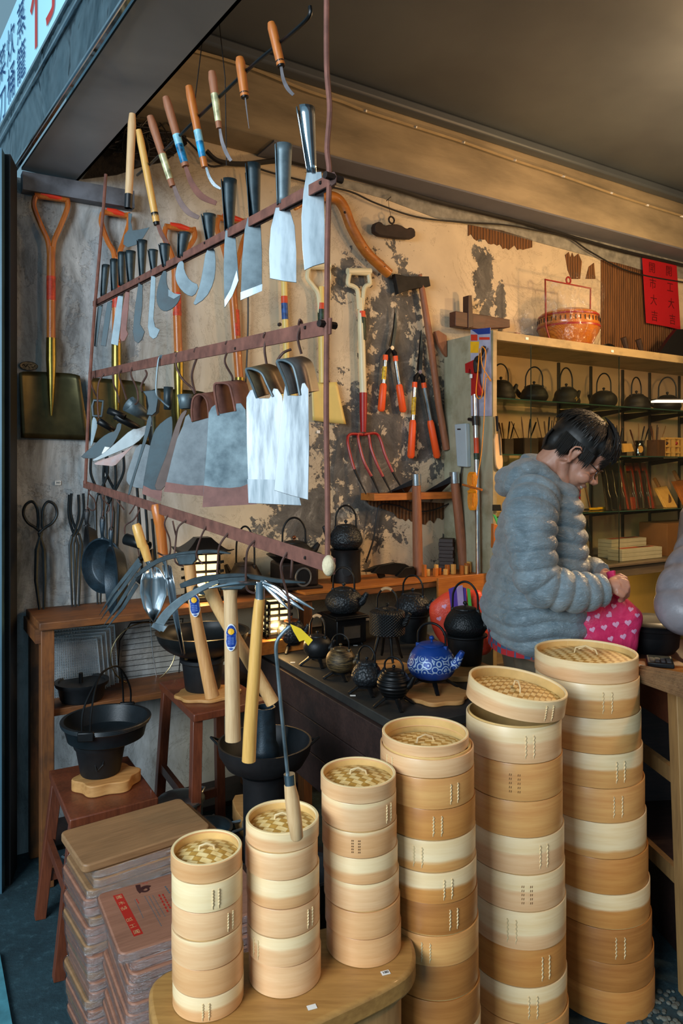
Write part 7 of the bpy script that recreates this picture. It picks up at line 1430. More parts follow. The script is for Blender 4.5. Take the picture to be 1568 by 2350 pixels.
t = Nt('clear_crinkled_bag'); f = t.noise(t.mapn((1, 1, .6)), 22, 4, .6, 1.8); tr = t.n('ShaderNodeBsdfTransparent'); gl = t.n('ShaderNodeBsdfGlossy'); gl.inputs['Roughness'].default_value = .1; mx = t.n('ShaderNodeMixShader'); bp = t.n('ShaderNodeBump'); bp.inputs['Distance'].default_value = .02; bp.inputs['Strength'].default_value = 1; t.l(f, bp.inputs['Height']); t.l(bp.outputs[0], gl.inputs['Normal']); tr.inputs[0].default_value = (.96, .96, .96, 1)
t.l(t.ramp(f, [(.5, (.015,)*3+(1,)), (.62, (.24,)*3+(1,)), (.68, (.02,)*3+(1,))]), mx.inputs[0]); t.l(tr.outputs[0], mx.inputs[1]); t.l(gl.outputs[0], mx.inputs[2]); t.l(mx.outputs[0], t.t.nodes['Material Output'].inputs[0]); BAGM = t.m
rnd2 = random.Random(6); mb = MB(); prof = [(rB*.95, .002), (rB*1.14, hb*.35), (rB*1.14, hb*.9), (hw*1.12, ht*.7), (hw*1.1, ht*.95), (hw*.8, ht+.03), (hw*.45, ht+.045)]; mb.lathe(prof, 40, None, 1.0, .86, fn=lambda a, z: 1+.05*math.sin(7*a+z*40)+.03*math.sin(13*a-z*70))
cb = Thing('clear_bag', 'crinkled clear plastic bag wrapped around the lacquer basket', 'bag', (q.x, q.y, ZT), UA); cb.part('film', mb, BAGM, local=True, smooth=80)
q = on(1205, .2); mb = MB(); mb.lathe([(.045, .0), (.06, .04), (.055, .09), (.06, .14), (.035, .19)], 30, Matrix.Translation((q.x, q.y, ZT)), fn=lambda a, z: 1+.10*math.sin(5*a+z*50)); single('clear_bag', mb, BAGM, 'smaller clear plastic bag bunched left of the lacquer basket', 'bag', (q.x, q.y, ZT), rz=UA)
q = on(1212, .12); mb = MB(); mb.box((q.x, q.y, ZT+.035), (.07, .06, .07), Matrix.Rotation(UA, 4, 'Z')); single('grey_bundle', mb, plain('blue_grey_bundle', '#4c5560', .6, 0, .3, 12), 'grey wrapped bundle inside the smaller clear bag', 'bundle', (q.x, q.y, ZT), rz=UA, bevel=.015)
q = on(1182, .1); mb = MB(); mb.box((q.x, q.y, ZT+.035), (.035, .05, .07), Matrix.Rotation(UA, 4, 'Z')); single('wooden_block', mb, WHB, 'small brown block beside the grey bundle on the cabinet', 'wood block', (q.x, q.y, ZT), rz=UA, bevel=.003)
for i, (x, lb) in enumerate([(1395, 'dark squat lumpy pot beside the lacquer basket'), (1440, 'dark iron with an upright handle on the cabinet top'), (1474, 'second dark iron with an upright handle, farther right')]):
    q = on(x, .18); d = q.y; k = d/F; th = Thing('old_iron', lb, 'iron', (q.x, q.y, ZT), UA); mb = MB()
    if i == 0: mb.sph((0, 0, 12*k), 17*k, 8, sz=.7)
    else: mb.lathe([(0, 0), (19*k, 0), (16*k, 8*k), (5*k, 13*k), (0, 14*k)], 24)
    th.part('body', mb, IRON2, local=True)
    if i: mb = MB(); mb.tube([Vector((0, 0, 11*k)), Vector((-14*k, 0, 42*k))], [5*k, 7*k], 8); th.part('handle', mb, DKB, local=True)
mb = MB(); q = PL(wall=.2); mb.prism([q.p(*p) for p in [(1497, 822), (1530, 775), (1545, 757), (1640, 757), (1640, 845)]], NV*.03); single('black_case', mb, BLK, 'black slanted case at the right end of the cabinet top', 'case', q.p(1560, 830), rz=UA)
# red couplets on the wall
th = Thing('couplet_banner', 'red paper banner of two columns of dark characters under the beam', 'banner', PL(wall=.03).p(1515, 750), UA); pw = PL(wall=.03); BANR = plain('red_paper', '#b0101c', .6, 0, .08, 4); INK = plain('dark_red_ink', '#5a0c10', .5)
mb = MB(); mb.prism([pw.p(*p) for p in [(1474, 592), (1517, 600), (1523, 748), (1483, 741)]], NV*.0015); th.part('left_strip', mb, BANR); mb = MB(); mb.prism([pw.p(*p) for p in [(1517, 600), (1553, 608), (1562, 757), (1523, 748)]], NV*.0015); th.part('right_strip', mb, BANR)
for word_, (xa, xb) in (('開市大吉', (1496, 1502)), ('開工大吉', (1535, 1543))):
    for i, ch in enumerate(word_):
        c = pw.p(xa+(xb-xa)*i/3+0, 616+i*37+(8 if xa > 1520 else 0), .0025); text('banner_character', ch, .075, frame3(c, UV, Z3, NV), INK, th.o, M0=th.M)
# ---- hung on the cabinet side: power box, pruner, chopper ----
sn = -UV                          # outward normal of the left side panel
ps = PL(n=tuple(sn)); ps.A = at(s0, .2)
def sp2(x, y, o=0): return ps.p(x, y, o)
th = Thing('power_box', 'white rectangular power box screwed to the cabinet side', 'power box', sp2(1068, 1070), UA-math.pi/2); mb = MB(); mb.prism([sp2(*p) for p in [(1053, 974), (1079, 972), (1082, 1072), (1059, 1070)]], sn*.03); th.part('case', mb, plain('pale_blue_grey_case', '#a9b8be', .5, 0, .04), bevel=.004)
mb = MB(); mb.prism([sp2(*p, o=.0305) for p in [(1060, 984), (1068, 984), (1068, 987), (1060, 987)]], sn*.0008); th.part('printed_mark', mb, BLK)
mb = MB(); mb.tube(spl([sp2(1066, 1070, .015), sp2(1064, 1095, .02), sp2(1060, 1115, .01), sp2(1052, 1130, .008)], 5), .004, 6); th.part('cable_tail', mb, CABLEM)
psf = PL(wall=CO+.03); th = Thing('pole_pruner', 'red headed pole pruner with silver pole and orange rope standing at the cabinet corner', 'pole pruner', psf.p(1098, 1345), UA); k = psf.sc(1100, 1000)
pq = PL(n=tuple(sn)); pq.A = at(s0-.035, .3)
def pp(x, y, o=0): return pq.p(x, y, o)
k = pp(1095, 1000).y/F
mb = MB(); mb.tube([pp(1090, 905), pp(1096, 1150), pp(1098, 1345)], 5.5*k, 12); pole = th.part('pole', mb, CHROME)
mb = MB(); mb.tube([pp(1091, 955), pp(1092, 976)], 8*k, 10); mb.tube([pp(1076, 962), pp(1092, 964)], 4*k, 8); th.part('clamp', mb, BLK, pole)
mb = MB(); mb.prism([pp(*p, o=.006) for p in [(1069, 835), (1093, 824), (1095, 845), (1100, 880), (1108, 900), (1104, 908), (1083, 908), (1083, 850), (1078, 846), (1077, 856), (1070, 856)]], sn*-.014); hd = th.part('red_hook_head', mb, RED, bevel=.002)
mb = MB(); mb.tube(spl([pp(1116, 795, .01), pp(1108, 815, .01), pp(1097, 830, .01), pp(1099, 855, .01)], 4), [4*k]*6+[7*k]*7, 8); th.part('cutting_blade', mb, BLK); mb = MB(); mb.box(pp(1088, 864, .02), (.012, .012, .02)); th.part('white_sticker', mb, WHITEP, hd)
for y0, y1, m in ((1005, 1040, STR), (1040, 1055, STK)): mb = MB(); mb.tube([pp(1093, y0), pp(1094, y1)], 5.9*k, 12); th.part('pole_label', mb, m, pole)
ROPE = plain('orange_rope', '#e8900e', .6, 0, .1, 80)
mb = MB(); mb.tube(spl([pp(x, y, .02) for x, y in [(1108, 800), (1104, 850), (1100, 905), (1112, 912), (1118, 860), (1122, 810), (1112, 798), (1114, 840), (1134, 875), (1122, 870), (1118, 960), (1112, 1040), (1102, 1100)]], 6), .0024, 6); th.part('rope', mb, ROPE)
mb = MB()
for i in range(4): mb.tube([pp(1090+i*4-2+5*math.sin(a)*1.2, 1096+ (48 if i % 2 else -8)*0+math.cos(a)*18+6, .025+.003*i) for a in [j*math.pi/8 for j in range(16)]], .003, 6, closed=True)
for i in range(4): mb.tube([pp(1090+i*4-1+6*math.sin(a), 1146+math.cos(a)*24, .025+.003*i) for a in [j*math.pi/8 for j in range(16)]], .003, 6, closed=True)
mb.tube([pp(1086, 1128, .03), pp(1104, 1128, .03)], .008, 8); th.part('rope_hank', mb, ROPE)
mb = MB(); mb.tube([pp(1076, 1112, .04), pp(1120, 1124, .04)], .006, 8); th.part('wooden_toggle', mb, WHO)
# blister card behind pruner
th = Thing('product_card', 'tall printed blister card with red and yellow lettering on the cabinet corner', 'package', sp2(1100, 900), UA-math.pi/2); mb = MB(); mb.prism([sp2(*p, o=.004) for p in [(1082, 757), (1128, 752), (1131, 955), (1083, 955)]], sn*.001); cdp = th.part('card', mb, plain('lilac_card', '#a9a9bc', .5, 0, .2, 10))
for nm, m, pts in (('blue_header', LBL, [(1084, 757), (1127, 752), (1127, 766), (1100, 768)]), ('red_lettering', REDG, [(1083, 768), (1098, 768), (1098, 782), (1083, 782)]), ('red_lettering', REDG, [(1102, 774), (1126, 774), (1126, 780), (1102, 780)]), ('yellow_panel', LBY, [(1082, 784), (1102, 784), (1100, 810), (1082, 810)])): mb = MB(); mb.prism([sp2(*p, o=.0054) for p in pts], sn*.0006); th.part(nm, mb, m, cdp)
# cleaver and cards on the front stile
pf2 = PL(wall=CO+.012)
th = Thing('folding_saw', 'black handled saw in a pale wooden sheath hanging on the cabinet post', 'saw', pf2.p(1140, 1083), UA); mb = MB(); mb.tube([pf2.p(1137, 955, .01), pf2.p(1139, 990, .01)], [.012, .01], 10, flat=.6); th.part('handle', mb, BLK)
mb = MB(); mb.prism([pf2.p(*p, off=.004) for p in smooth_pts([(1130, 996), (1146, 995), (1148, 1040), (1151, 1065), (1146, 1082), (1135, 1072), (1133, 1050)], 1)], NV*.01); th.part('sheath', mb, WHP, bevel=.002); mb = MB(); mb.prism([pf2.p(*p, off=.0145) for p in [(1138, 985), (1143, 985), (1147, 1045), (1143, 1045)]], NV*.001); th.part('slot', mb, BLK)
th = Thing('chopping_block_card', 'amber wooden holder with a green knife at the cabinet post, left of the jacket', 'holder', pf2.p(1135, 1260), UA); mb = MB(); mb.prism([pf2.p(*p, off=.01) for p in [(1124, 1201), (1146, 1207), (1144, 1262), (1123, 1256)]], NV*.02); th.part('holder', mb, WHO, bevel=.002); mb = MB(); mb.prism([pf2.p(*p, off=.015) for p in [(1126, 1180), (1131, 1182), (1146, 1208), (1138, 1208)]], NV*.006); th.part('green_blade', mb, plain('green_plastic', '#4cc06a', .4)); mb = MB(); mb.prism([pf2.p(*p, off=.01) for p in [(1127, 1158), (1144, 1158), (1146, 1172), (1127, 1172)]], NV*.006); th.part('black_label', mb, BLK)
th.o['category'] = 'holder'
# slim lit bar hanging in front of the cabinet
q = P(1500, 921, 3.3); q2 = P(1680, 921, 3.3); th = Thing('strip_lamp', 'slim bright horizontal lamp bar in front of the top shelf at the right edge', 'lamp', q, 0)
mb = MB(); mb.beam(q, q2, .05, .008); th.part('diffuser', mb, emis('lamp_glow', '#ffe9bc', 2.2)); mb = MB(); mb.beam(q+Z3*.007, q2+Z3*.007, .054, .005); th.part('housing', mb, IRON2)
mb = MB(); mb.tube([q2+Z3*.01, Vector((q2.x, q2.y, CZ-.002))], .003, 6); th.part('cord', mb, CABLEM)
lamp('strip_bulb', 'SPOT', tuple((q+q2)/2+Vector((0, 0, -.03))), 24, (1, .7, .36), .05, rot=tuple((q+q2)/2+Vector((-.1, .1, -1)))).data.spot_size = math.radians(150)
# ---------------- people ----------------
from mathutils.bvhtree import BVHTree
def remesh(o, vox, sm=3, fac=.5):
    m = o.modifiers.new('remesh', 'REMESH'); m.mode = 'VOXEL'; m.voxel_size = vox; m.use_smooth_shade = True
    s_ = o.modifiers.new('smooth', 'SMOOTH'); s_.iterations = sm; s_.factor = fac; return o
def loft(mb, rings, n=40, bul=None, sup=1.0):
    """rings: (cx, cy, z, rx, ry); closed at both ends"""
    vs = []
    for i, (cx_, cy_, z, rx, ry) in enumerate(rings):
        for j in range(n):
            a = 2*math.pi*j/n; c, s_ = math.cos(a), math.sin(a); k = bul(i, a, z) if bul else 0
            e = 1/((abs(c)**2.6+abs(s_)**2.6)**(1/2.6)); vs.append(Vector((cx_+(rx*e+k)*c, cy_+(ry*e+k)*s_, z)))
    m = len(rings); fs = [(i*n+j, i*n+(j+1) % n, (i+1)*n+(j+1) % n, (i+1)*n+j) for i in range(m-1) for j in range(n)]+[tuple(range(n))[::-1], tuple((m-1)*n+j for j in range(n))]
    mb.add(vs, fs)
def quilt_limb(mb, pts, rads, pitch=.05, amp=.006, n=28, flat=1.0, seed=0):
    L = spl(pts, 24); R_ = spl([Vector((r, 0, 0)) for r in rads], 24); s_ = 0; rs = []
    for i, p in enumerate(L):
        if i: s_ += (p-L[i-1]).length
        rs.append(max(.004, R_[i].x+amp*(abs(math.sin(math.pi*s_/pitch))**.45)-amp*.6+.0015*noise.noise(p*30+Vector((seed, 0, 0)))))
    mb.tube(L, rs, n)
def blob(mb, c, r, M=None): mb.sph(c, 1, 12, sx=r[0], sy=r[1], sz=r[2], M=M)
SKIN = Nt('skin'); f = SKIN.noise(SKIN.mapn(), 14, 4); SKIN.set(Base_Color=SKIN.ramp(f, [(.3, lin('#a8735c')), (.7, lin('#c08d74'))]), Roughness=.48, Subsurface_Weight=.12, Subsurface_Scale=.01); SKINM = SKIN.m
t = Nt('grey_blue_nylon'); v = t.mapn(); f1 = t.noise(v, 16, 5, .6, .6); f2 = t.noise(t.mapn((1, 1, 2.2)), 42, 5, .65, 1.2)
t.set(Base_Color=t.ramp(f1, [(.3, lin('#62747c')), (.7, lin('#8798a0'))]), Roughness=.31, Sheen_Weight=.2); t.bump(t.math('ADD', t.math('MULTIPLY', f2, .9), f1), .010, .7); JACK = t.m
t = Nt('grey_nylon'); f1 = t.noise(t.mapn(), 12, 5, .6, .6); t.set(Base_Color=t.ramp(f1, [(.3, lin('#6d6a6e')), (.7, lin('#8a878b'))]), Roughness=.42); t.bump(f1, .01, .5); JACK2 = t.m
t = Nt('red_plaid'); v = t.mapn((1, 1, 1)); ck = t.n('ShaderNodeTexChecker'); ck.inputs['Scale'].default_value = 42; ck.inputs[1].default_value = lin('#a81c24'); ck.inputs[2].default_value = lin('#31506e'); t.l(v, ck.inputs[0]); t.set(Base_Color=ck.outputs[0], Roughness=.8); PLAID = t.m
t = Nt('black_hair'); f = t.noise(t.mapn((1, 1, 1)), 60, 4); t.set(Base_Color=t.ramp(f, [(.3, lin('#0b0a09')), (.7, lin('#1f1a14'))]), Roughness=.5); HAIR = t.m
TROU = plain('beige_trousers', '#5f5442', .85, 0, .15, 20)
DH = 2.42; hc = P(1320, 1040, DH)
pit = math.radians(43); yaw = math.radians(-14)
HM = Matrix.Translation(hc) @ Matrix.Rotation(yaw, 4, 'Z') @ Matrix.Rotation(pit, 4, 'Y')
def hp(x, y, z): return HM @ Vector((x, y, z))
def build_person():
    th = Thing('person', 'smiling person with short black hair, glasses and blue-grey quilted jacket tying a pink bag', 'person', (P(1220, YH, 2.52).x, 2.52, 0), 0)
    mb = MB(); HR = HM.to_3x3().to_4x4()
    def B(c, r): blob(mb, hp(*c), r, HR)
    B((-.012, 0, .025), (.092, .076, .088)); B((.034, 0, -.034), (.060, .057, .082)); B((.066, 0, -.100), (.026, .030, .022)); B((.082, 0, .012), (.013, .046, .011)); B((.05, 0, .04), (.048, .06, .05))
    for s_ in (-1, 1):
        mb.tube([hp(-.012, s_*.054, -.045), hp(.02, s_*.047, -.085), hp(.066, s_*.018, -.108)], [.022, .021, .016], 12)
        B((.068, s_*.036, -.042), (.026, .024, .024)); B((.079, s_*.033, -.005), (.012, .014, .008)); B((.101, s_*.012, -.036), (.011, .009, .008))
        B((-.002, s_*.077, -.012), (.013, .006, .024)); B((.0, s_*.081, -.036), (.008, .005, .009)); mb.tube([hp(.008, s_*.078, -.002), hp(.010, s_*.084, .012), hp(-.002, s_*.089, .020), hp(-.016, s_*.091, .012), hp(-.019, s_*.090, -.006), hp(-.011, s_*.086, -.026), hp(-.002, s_*.080, -.038)], [.0035, .0045, .005, .005, .0048, .0045, .004], 8)
    mb.tube([hp(.086, 0, .008), hp(.098, 0, -.012), hp(.114, 0, -.030), hp(.108, 0, -.039)], [.007, .009, .012, .008], 12)
    mb.tube([hp(.075, -.026, -.058), hp(.093, -.012, -.060), hp(.099, 0, -.060), hp(.093, .012, -.060), hp(.075, .026, -.058)], [.004, .006, .007, .006, .004], 10)
    mb.tube([hp(.070, -.022, -.070), hp(.088, -.010, -.079), hp(.094, 0, -.081), hp(.088, .010, -.079), hp(.070, .022, -.070)], [.004, .006, .007, .006, .004], 10)
    neck = P(1262, 1105, 2.47); mb.tube([hp(-.03, 0, -.02), hp(-.035, 0, -.07), neck, neck-Z3*.12], [.056, .055, .062, .085], 18)
    # trunk under the clothes
    loft(mb, [(P(1246, YH, 2.5).x, 2.5, z, .09, a) for z, a in ((.86, .14), (1.0, .15), (1.15, .15), (1.3, .17), (1.4, .12))], 24)
    SH_ = P(1226, 1150, 2.30); EL = P(1246, 1345, 2.24); WR = P(1392, 1350, 2.26); mb.tube([SH_, EL, WR], [.05, .042, .027], 14)
    SH2 = P(1240, 1150, 2.68); EL2 = P(1262, 1320, 2.64); WR2 = P(1392, 1322, 2.42); mb.tube([SH2, EL2, WR2], [.05, .042, .027], 14)
    hipx = P(1240, YH, 2.60).x
    for s_ in (-1, 1):
        A = Vector((hipx, 2.60+s_*.10, .92)); K = Vector((hipx+.02, 2.60+s_*.11, .50)); An = Vector((hipx-.01, 2.60+s_*.11, .08)); mb.tube([A, K, An], [.085, .058, .04], 16); mb.tube([An-Z3*.04, An+Vector((.14, 0, -.055))], [.036, .03], 12, flat=.8)
    # near hand: back of the hand up, fingers closed on the bag neck
    mb.tube([WR, P(1404, 1346, 2.25), P(1422, 1344, 2.245)], [.026, .033, .030], 14, flat=.75)
    for i in range(4):
        k0 = P(1418+[4, 6, 3, -4][i], 1331+i*9, 2.24-.006*i); k1 = P(1437+[2, 4, 0, -8][i], 1336+i*10, 2.235-.005*i); k2 = P(1440+[0, 1, -4, -11][i], 1349+i*9, 2.25); k3 = P(1430+[0, 0, -5, -10][i], 1356+i*8, 2.262)
        mb.tube([k0, k1, k2, k3], [.0105, .0098, .0088, .0075], 12)
    mb.tube([P(1402, 1334, 2.265), P(1418, 1326, 2.275), P(1436, 1330, 2.275)], [.012, .0105, .0085], 12)
    # far hand pinching the bag mouth
    mb.tube([WR2, P(1404, 1330, 2.40), P(1418, 1336, 2.37)], [.026, .03, .026], 14, flat=.75)
    for i in range(4): mb.tube([P(1416, 1326+i*8, 2.37-.004*i), P(1434, 1332+i*8, 2.34), P(1441, 1345+i*7, 2.32), P(1434, 1354+i*6, 2.31)], [.0105, .0098, .0088, .0075], 10)
    mb.tube([P(1404, 1328, 2.38), P(1424, 1322, 2.35), P(1440, 1330, 2.33)], [.012, .0105, .0085], 10)
    body = th.part('body', mb, SKINM); remesh(body, .0042, 4)
    # facial details
    mb = MB(); mb.tube([hp(.080, -.021, -.066), hp(.092, -.010, -.069), hp(.0965, 0, -.0695), hp(.092, .010, -.069), hp(.080, .021, -.066)], [.0015, .0042, .0048, .0042, .0015], 8, flat=.5, flatdir=HR @ Vector((1, 0, 0))); th.part('teeth', mb, plain('teeth', '#e8e2d4', .3, 0, .02), body)
    for s_ in (-1, 1):
        mb = MB(); mb.tube([hp(.083, s_*.019, -.004), hp(.0895, s_*.031, -.001), hp(.083, s_*.044, -.004)], [.0008, .0022, .0008], 6); th.part('closed_eye', mb, BLK, body)
        mb = MB(); mb.tube([hp(.092, s_*.012, .020), hp(.094, s_*.030, .025), hp(.083, s_*.050, .020)], [.002, .0032, .0015], 6); th.part('eyebrow', mb, HAIR, body)
    # glasses
    FRM = plain('brown_frame', '#3c2418', .35, 0, .3, 60); g = MB()
    for s_ in (-1, 1):
        ring = [hp(.104-.010*abs(math.cos(a))*.5-.008*(1 if math.cos(a)*s_ > 0 else 0)*abs(math.cos(a)), s_*.031+.025*math.cos(a), -.004+.018*math.sin(a)) for a in [2*math.pi*i/20 for i in range(20)]]
        mb = MB(); mb.tube(ring, .0021, 6, closed=True); rm = th.part('glasses_rim', mb, FRM); mb = MB(); mb.add(ring, [tuple(range(20))]); th.part('lens', mb, glass('lens_glass_%d' % (s_+1), '#efe4d4', .06, .02), rm)
        mb = MB(); mb.tube([hp(.092, s_*.056, .002), hp(.04, s_*.080, .004), hp(-.004, s_*.092, .016), hp(-.018, s_*.092, .004)], .002, 6); th.part('glasses_temple', mb, BLK)
    mb = MB(); mb.tube([hp(.102, -.008, 0), hp(.107, 0, .003), hp(.102, .008, 0)], .0014, 6); th.part('glasses_bridge', mb, FRM)
    # hair: cap plus combed locks
    rnd = random.Random(9); mb = MB()
    def HB(c, r, m_=None): blob(m_ or mb, hp(*c), r, HR)
    HB((-.014, 0, .040), (.101, .086, .087)); HB((.042, 0, .062), (.050, .064, .042)); HB((-.072, 0, -.002), (.042, .064, .062)); HB((.036, 0, .070), (.062, .074, .052)); HB((.070, 0, .052), (.022, .052, .022))
    for s_ in (-1, 1): HB((.026, s_*.068, .026), (.024, .012, .032)); HB((-.040, s_*.064, .006), (.034, .014, .044))
    cap = th.part('hair', mb, HAIR); remesh(cap, .005, 3)
    mb = MB()
    for i in range(1500):
        phi = rnd.uniform(-math.pi, math.pi); t0 = rnd.uniform(.02, .9); ln = rnd.uniform(.5, .95); pts = []
        for j in range(6):
            tt = t0+ln*j/5*(.9 if abs(phi) < 1.2 else .75); st_ = math.sin(tt); cxx = -.014+.111*st_*math.cos(phi)+(.014*st_ if abs(phi) < 1.1 else 0); cyy = .099*st_*math.sin(phi); czz = .043+.096*math.cos(tt)+(.012 if abs(phi) < .8 else 0)
            lift = 1+.012*math.sin(j+i)+(.05*(j/5)**2 if rnd.random() < .3 else 0); pts.append(hp(-.014+(cxx+.014)*lift, cyy*lift, .04+(czz-.04)*lift))
        mb.tube(pts, [.0012, .0022, .0026, .0024, .0018, .0003], 4)
    for i in range(150):          # fringe over the brow, sideburn and nape tips
        y_ = rnd.uniform(-.062, .062); x0 = .066+.026*(1-(y_/.07)**2); mb.tube([hp(x0-.03, y_*.9, .085), hp(x0+.004, y_, .065), hp(x0+.010, y_*1.05, .042), hp(x0+.006-abs(y_)*.1, y_*1.1+rnd.uniform(-.004, .004), .018+rnd.uniform(-.008, .012))], [.002, .0028, .0022, .0003], 4)
    for i in range(110):
        s_ = rnd.choice((-1, 1)); x_ = rnd.uniform(-.075, .048); zt = .03; ze = (-.022 if x_ > .012 else (.006 if x_ > -.03 else -.045))+rnd.uniform(-.010, .008); mb.tube([hp(x_, s_*.084, zt), hp(x_+.004, s_*.086, (zt+ze)/2), hp(x_+.007, s_*(.078 if x_ < -.03 else .082), ze)], [.0026, .0024, .0003], 4)
    for i in range(80):
        y_ = rnd.uniform(-.055, .055); mb.tube([hp(-.108, y_, .01), hp(-.106, y_*.95, -.02), hp(-.090, y_*.9, -.052+rnd.uniform(-.012, .006))], [.003, .0026, .0003], 4)
    th.part('hair_locks', mb, HAIR, cap)['kind'] = 'stuff'
    # shirt, trousers
    mb = MB(); nk = P(1262, 1105, 2.47)
    mb.tube([nk+Vector((.068*math.cos(a)+.008, .068*math.sin(a), .012*math.cos(a)*-1+.004)) for a in [2*math.pi*i/20 for i in range(20)]], [.016]*20, 8, closed=True); mb.tube([nk+Vector((.06, -.02, 0)), nk+Vector((.085, -.015, -.03)), nk+Vector((.085, 0, -.07))], [.014, .016, .02], 8)
    mb2 = MB(); th.part('shirt_collar', mb, PLAID)
    mb = MB(); xc = (P(1226, YH, 2.5).x); loft(mb, [(xc-.01, 2.5, z, .140, .175) for z in (.885, .90, .94, 1.0)], 32); th.part('shirt_hem', mb, PLAID)
    mb = MB()
    for s_ in (-1, 1):
        A = Vector((hipx, 2.60+s_*.095, .95)); K = Vector((hipx+.02, 2.60+s_*.115, .50)); An = Vector((hipx-.01, 2.60+s_*.115, .10)); mb.tube(spl([A, K, An], 6), [.125]*3+[.115]*3+[.09]*4+[.075]*3, 20)
    tr_ = th.part('trousers', mb, TROU); remesh(tr_, .01, 3)
    mb = MB()
    for s_ in (-1, 1): mb.tube([Vector((hipx-.06, 2.60+s_*.115, .045)), Vector((hipx+.02, 2.60+s_*.115, .05)), Vector((hipx+.17, 2.60+s_*.115, .032))], [.045, .05, .032], 14); 
    for s_, sl in ((-1, slice(None)),): pass
    for s_ in (-1, 1): mb = MB(); mb.tube([Vector((hipx-.06, 2.60+s_*.115, .042)), Vector((hipx+.02, 2.60+s_*.115, .05)), Vector((hipx+.17, 2.60+s_*.115, .034))], [.040, .048, .032], 14); th.part('shoe', mb, BLK)
    # jacket
    D = 2.5
    prof = [(1480, 1150, 1332, .20), (1462, 1130, 1334, .21), (1430, 1116, 1336, .222), (1395, 1109, 1337, .225), (1350, 1120, 1338, .218), (1300, 1133, 1336, .210), (1250, 1142, 1333, .212), (1200, 1152, 1326, .216), (1150, 1168, 1318, .205), (1118, 1180, 1310, .165), (1092, 1196, 1300, .11), (1072, 1214, 1292, .085)]
    L = spl([Vector(p[:3]) for p in prof], 16); Ry = spl([Vector((p[3], 0, 0)) for p in prof], 16); rings = []
    for p, ry in zip(L, Ry):
        a = P(p.y, p.x, D); b = P(p.z, p.x, D); rings.append(((a.x+b.x)/2, D, a.z, (b.x-a.x)/2-.004, ry.x))
    pitch = .050
    def bul(i, a, z):
        zz = z+.012*math.sin(a*2+1)+.006*math.sin(a*5); cell = abs(math.sin(math.pi*zz/pitch))**.45
        vs_ = min(abs(((a+.6) % (math.pi/2.5))-math.pi/5)*3, 1)
        return .019*cell-.012+.003*noise.noise(Vector((math.cos(a)*4, math.sin(a)*4, z*22)))+.0025*(1-vs_)*-1
    mb = MB(); loft(mb, rings, 72, bul)
    quilt_limb(mb, [P(1232, 1128, 2.34), P(1218, 1180, 2.27), P(1222, 1265, 2.23), P(1240, 1335, 2.225), P(1300, 1356, 2.225), P(1345, 1358, 2.235), P(1384, 1353, 2.25)], [.075, .080, .071, .067, .062, .057, .043], .046, .016, 34, seed=1)
    quilt_limb(mb, [P(1245, 1130, 2.66), P(1250, 1240, 2.68), P(1275, 1325, 2.62), P(1330, 1312, 2.50), P(1382, 1320, 2.42)], [.075, .072, .066, .058, .044], .046, .014, 30, seed=2)
    # hood folded behind the neck, stand collar
    hb_ = [((1170, 1095, 2.5), (.048, .12, .040)), ((1163, 1118, 2.5), (.036, .105, .034)), ((1196, 1074, 2.5), (.055, .115, .030)), ((1228, 1066, 2.5), (.045, .095, .026)), ((1212, 1098, 2.47), (.05, .11, .03))]
    for c, r in hb_: blob(mb, P(*c), r, Matrix.Rotation(math.radians(-24), 4, 'Y'))
    quilt_limb(mb, [P(1170, 1125, 2.40), P(1190, 1092, 2.37), P(1228, 1078, 2.375), P(1262, 1100, 2.38), P(1290, 1128, 2.42), P(1304, 1140, 2.48)], [.026, .034, .030, .027, .024, .02], .08, .004, 18, seed=3)
    quilt_limb(mb, [P(1200, 1060, 2.58), P(1250, 1066, 2.60), P(1285, 1105, 2.57), P(1304, 1135, 2.52)], [.03, .03, .026, .022], .08, .004, 18, seed=4)
    jk = th.part('jacket', mb, JACK); remesh(jk, .004, 1, .3)
    mb = MB(); mb.tube(spl([P(x, y, 2.5-.0) for x, y in [(1306, 1133), (1320, 1180), (1334, 1230), (1339, 1300), (1341, 1360), (1339, 1420), (1336, 1462)]], 5), .006, 8); th.part('zip_placket', mb, plain('dark_zip', '#2f4048', .5), jk)
    for pts, r_, nm in (([(1285, 1420), (1252, 1412), (1233, 1400)], .004, 'pocket_seam'),): mb = MB(); mb.tube(spl([P(x, y, 2.285) for x, y in pts], 4), r_, 6); th.part(nm, mb, JACK, jk)
    return th
build_person()
# second person, only the elbow inside the picture
th = Thing('person', 'second person in a grey puffer jacket, only the bent elbow showing at the right edge', 'person', (1.52, 2.86, 0), 0)
mb = MB(); xc, yc = 1.52, 2.86
loft(mb, [(xc, yc, z, .11, .15) for z in (.85, 1.0, 1.2, 1.38)], 24); mb.tube([Vector((xc, yc, 1.36)), Vector((xc-.01, yc-.01, 1.5))], [.06, .055], 14); blob(mb, Vector((xc-.02, yc-.02, 1.60)), (.09, .075, .115))
for s_ in (-1, 1): mb.tube([Vector((xc, yc+s_*.1, .9)), Vector((xc, yc+s_*.11, .5)), Vector((xc, yc+s_*.11, .06))], [.09, .06, .04], 14)
mb.tube([P(1700, 1165, 2.5), P(1560, 1388, 2.3), P(1690, 1400, 2.15)], [.05, .042, .027], 12); mb.tube([P(1690, 1400, 2.15), P(1735, 1402, 2.12)], [.03, .03], 12, flat=.6)
for i in range(4): mb.tube([P(1730, 1385+i*10, 2.12), P(1765, 1390+i*10, 2.11), P(1775, 1402+i*9, 2.12)], [.01, .009, .007], 8)
mb.tube([P(1715, 1385, 2.12), P(1745, 1372, 2.10)], [.012, .008], 8)
bd = th.part('body', mb, SKINM); remesh(bd, .006, 3)
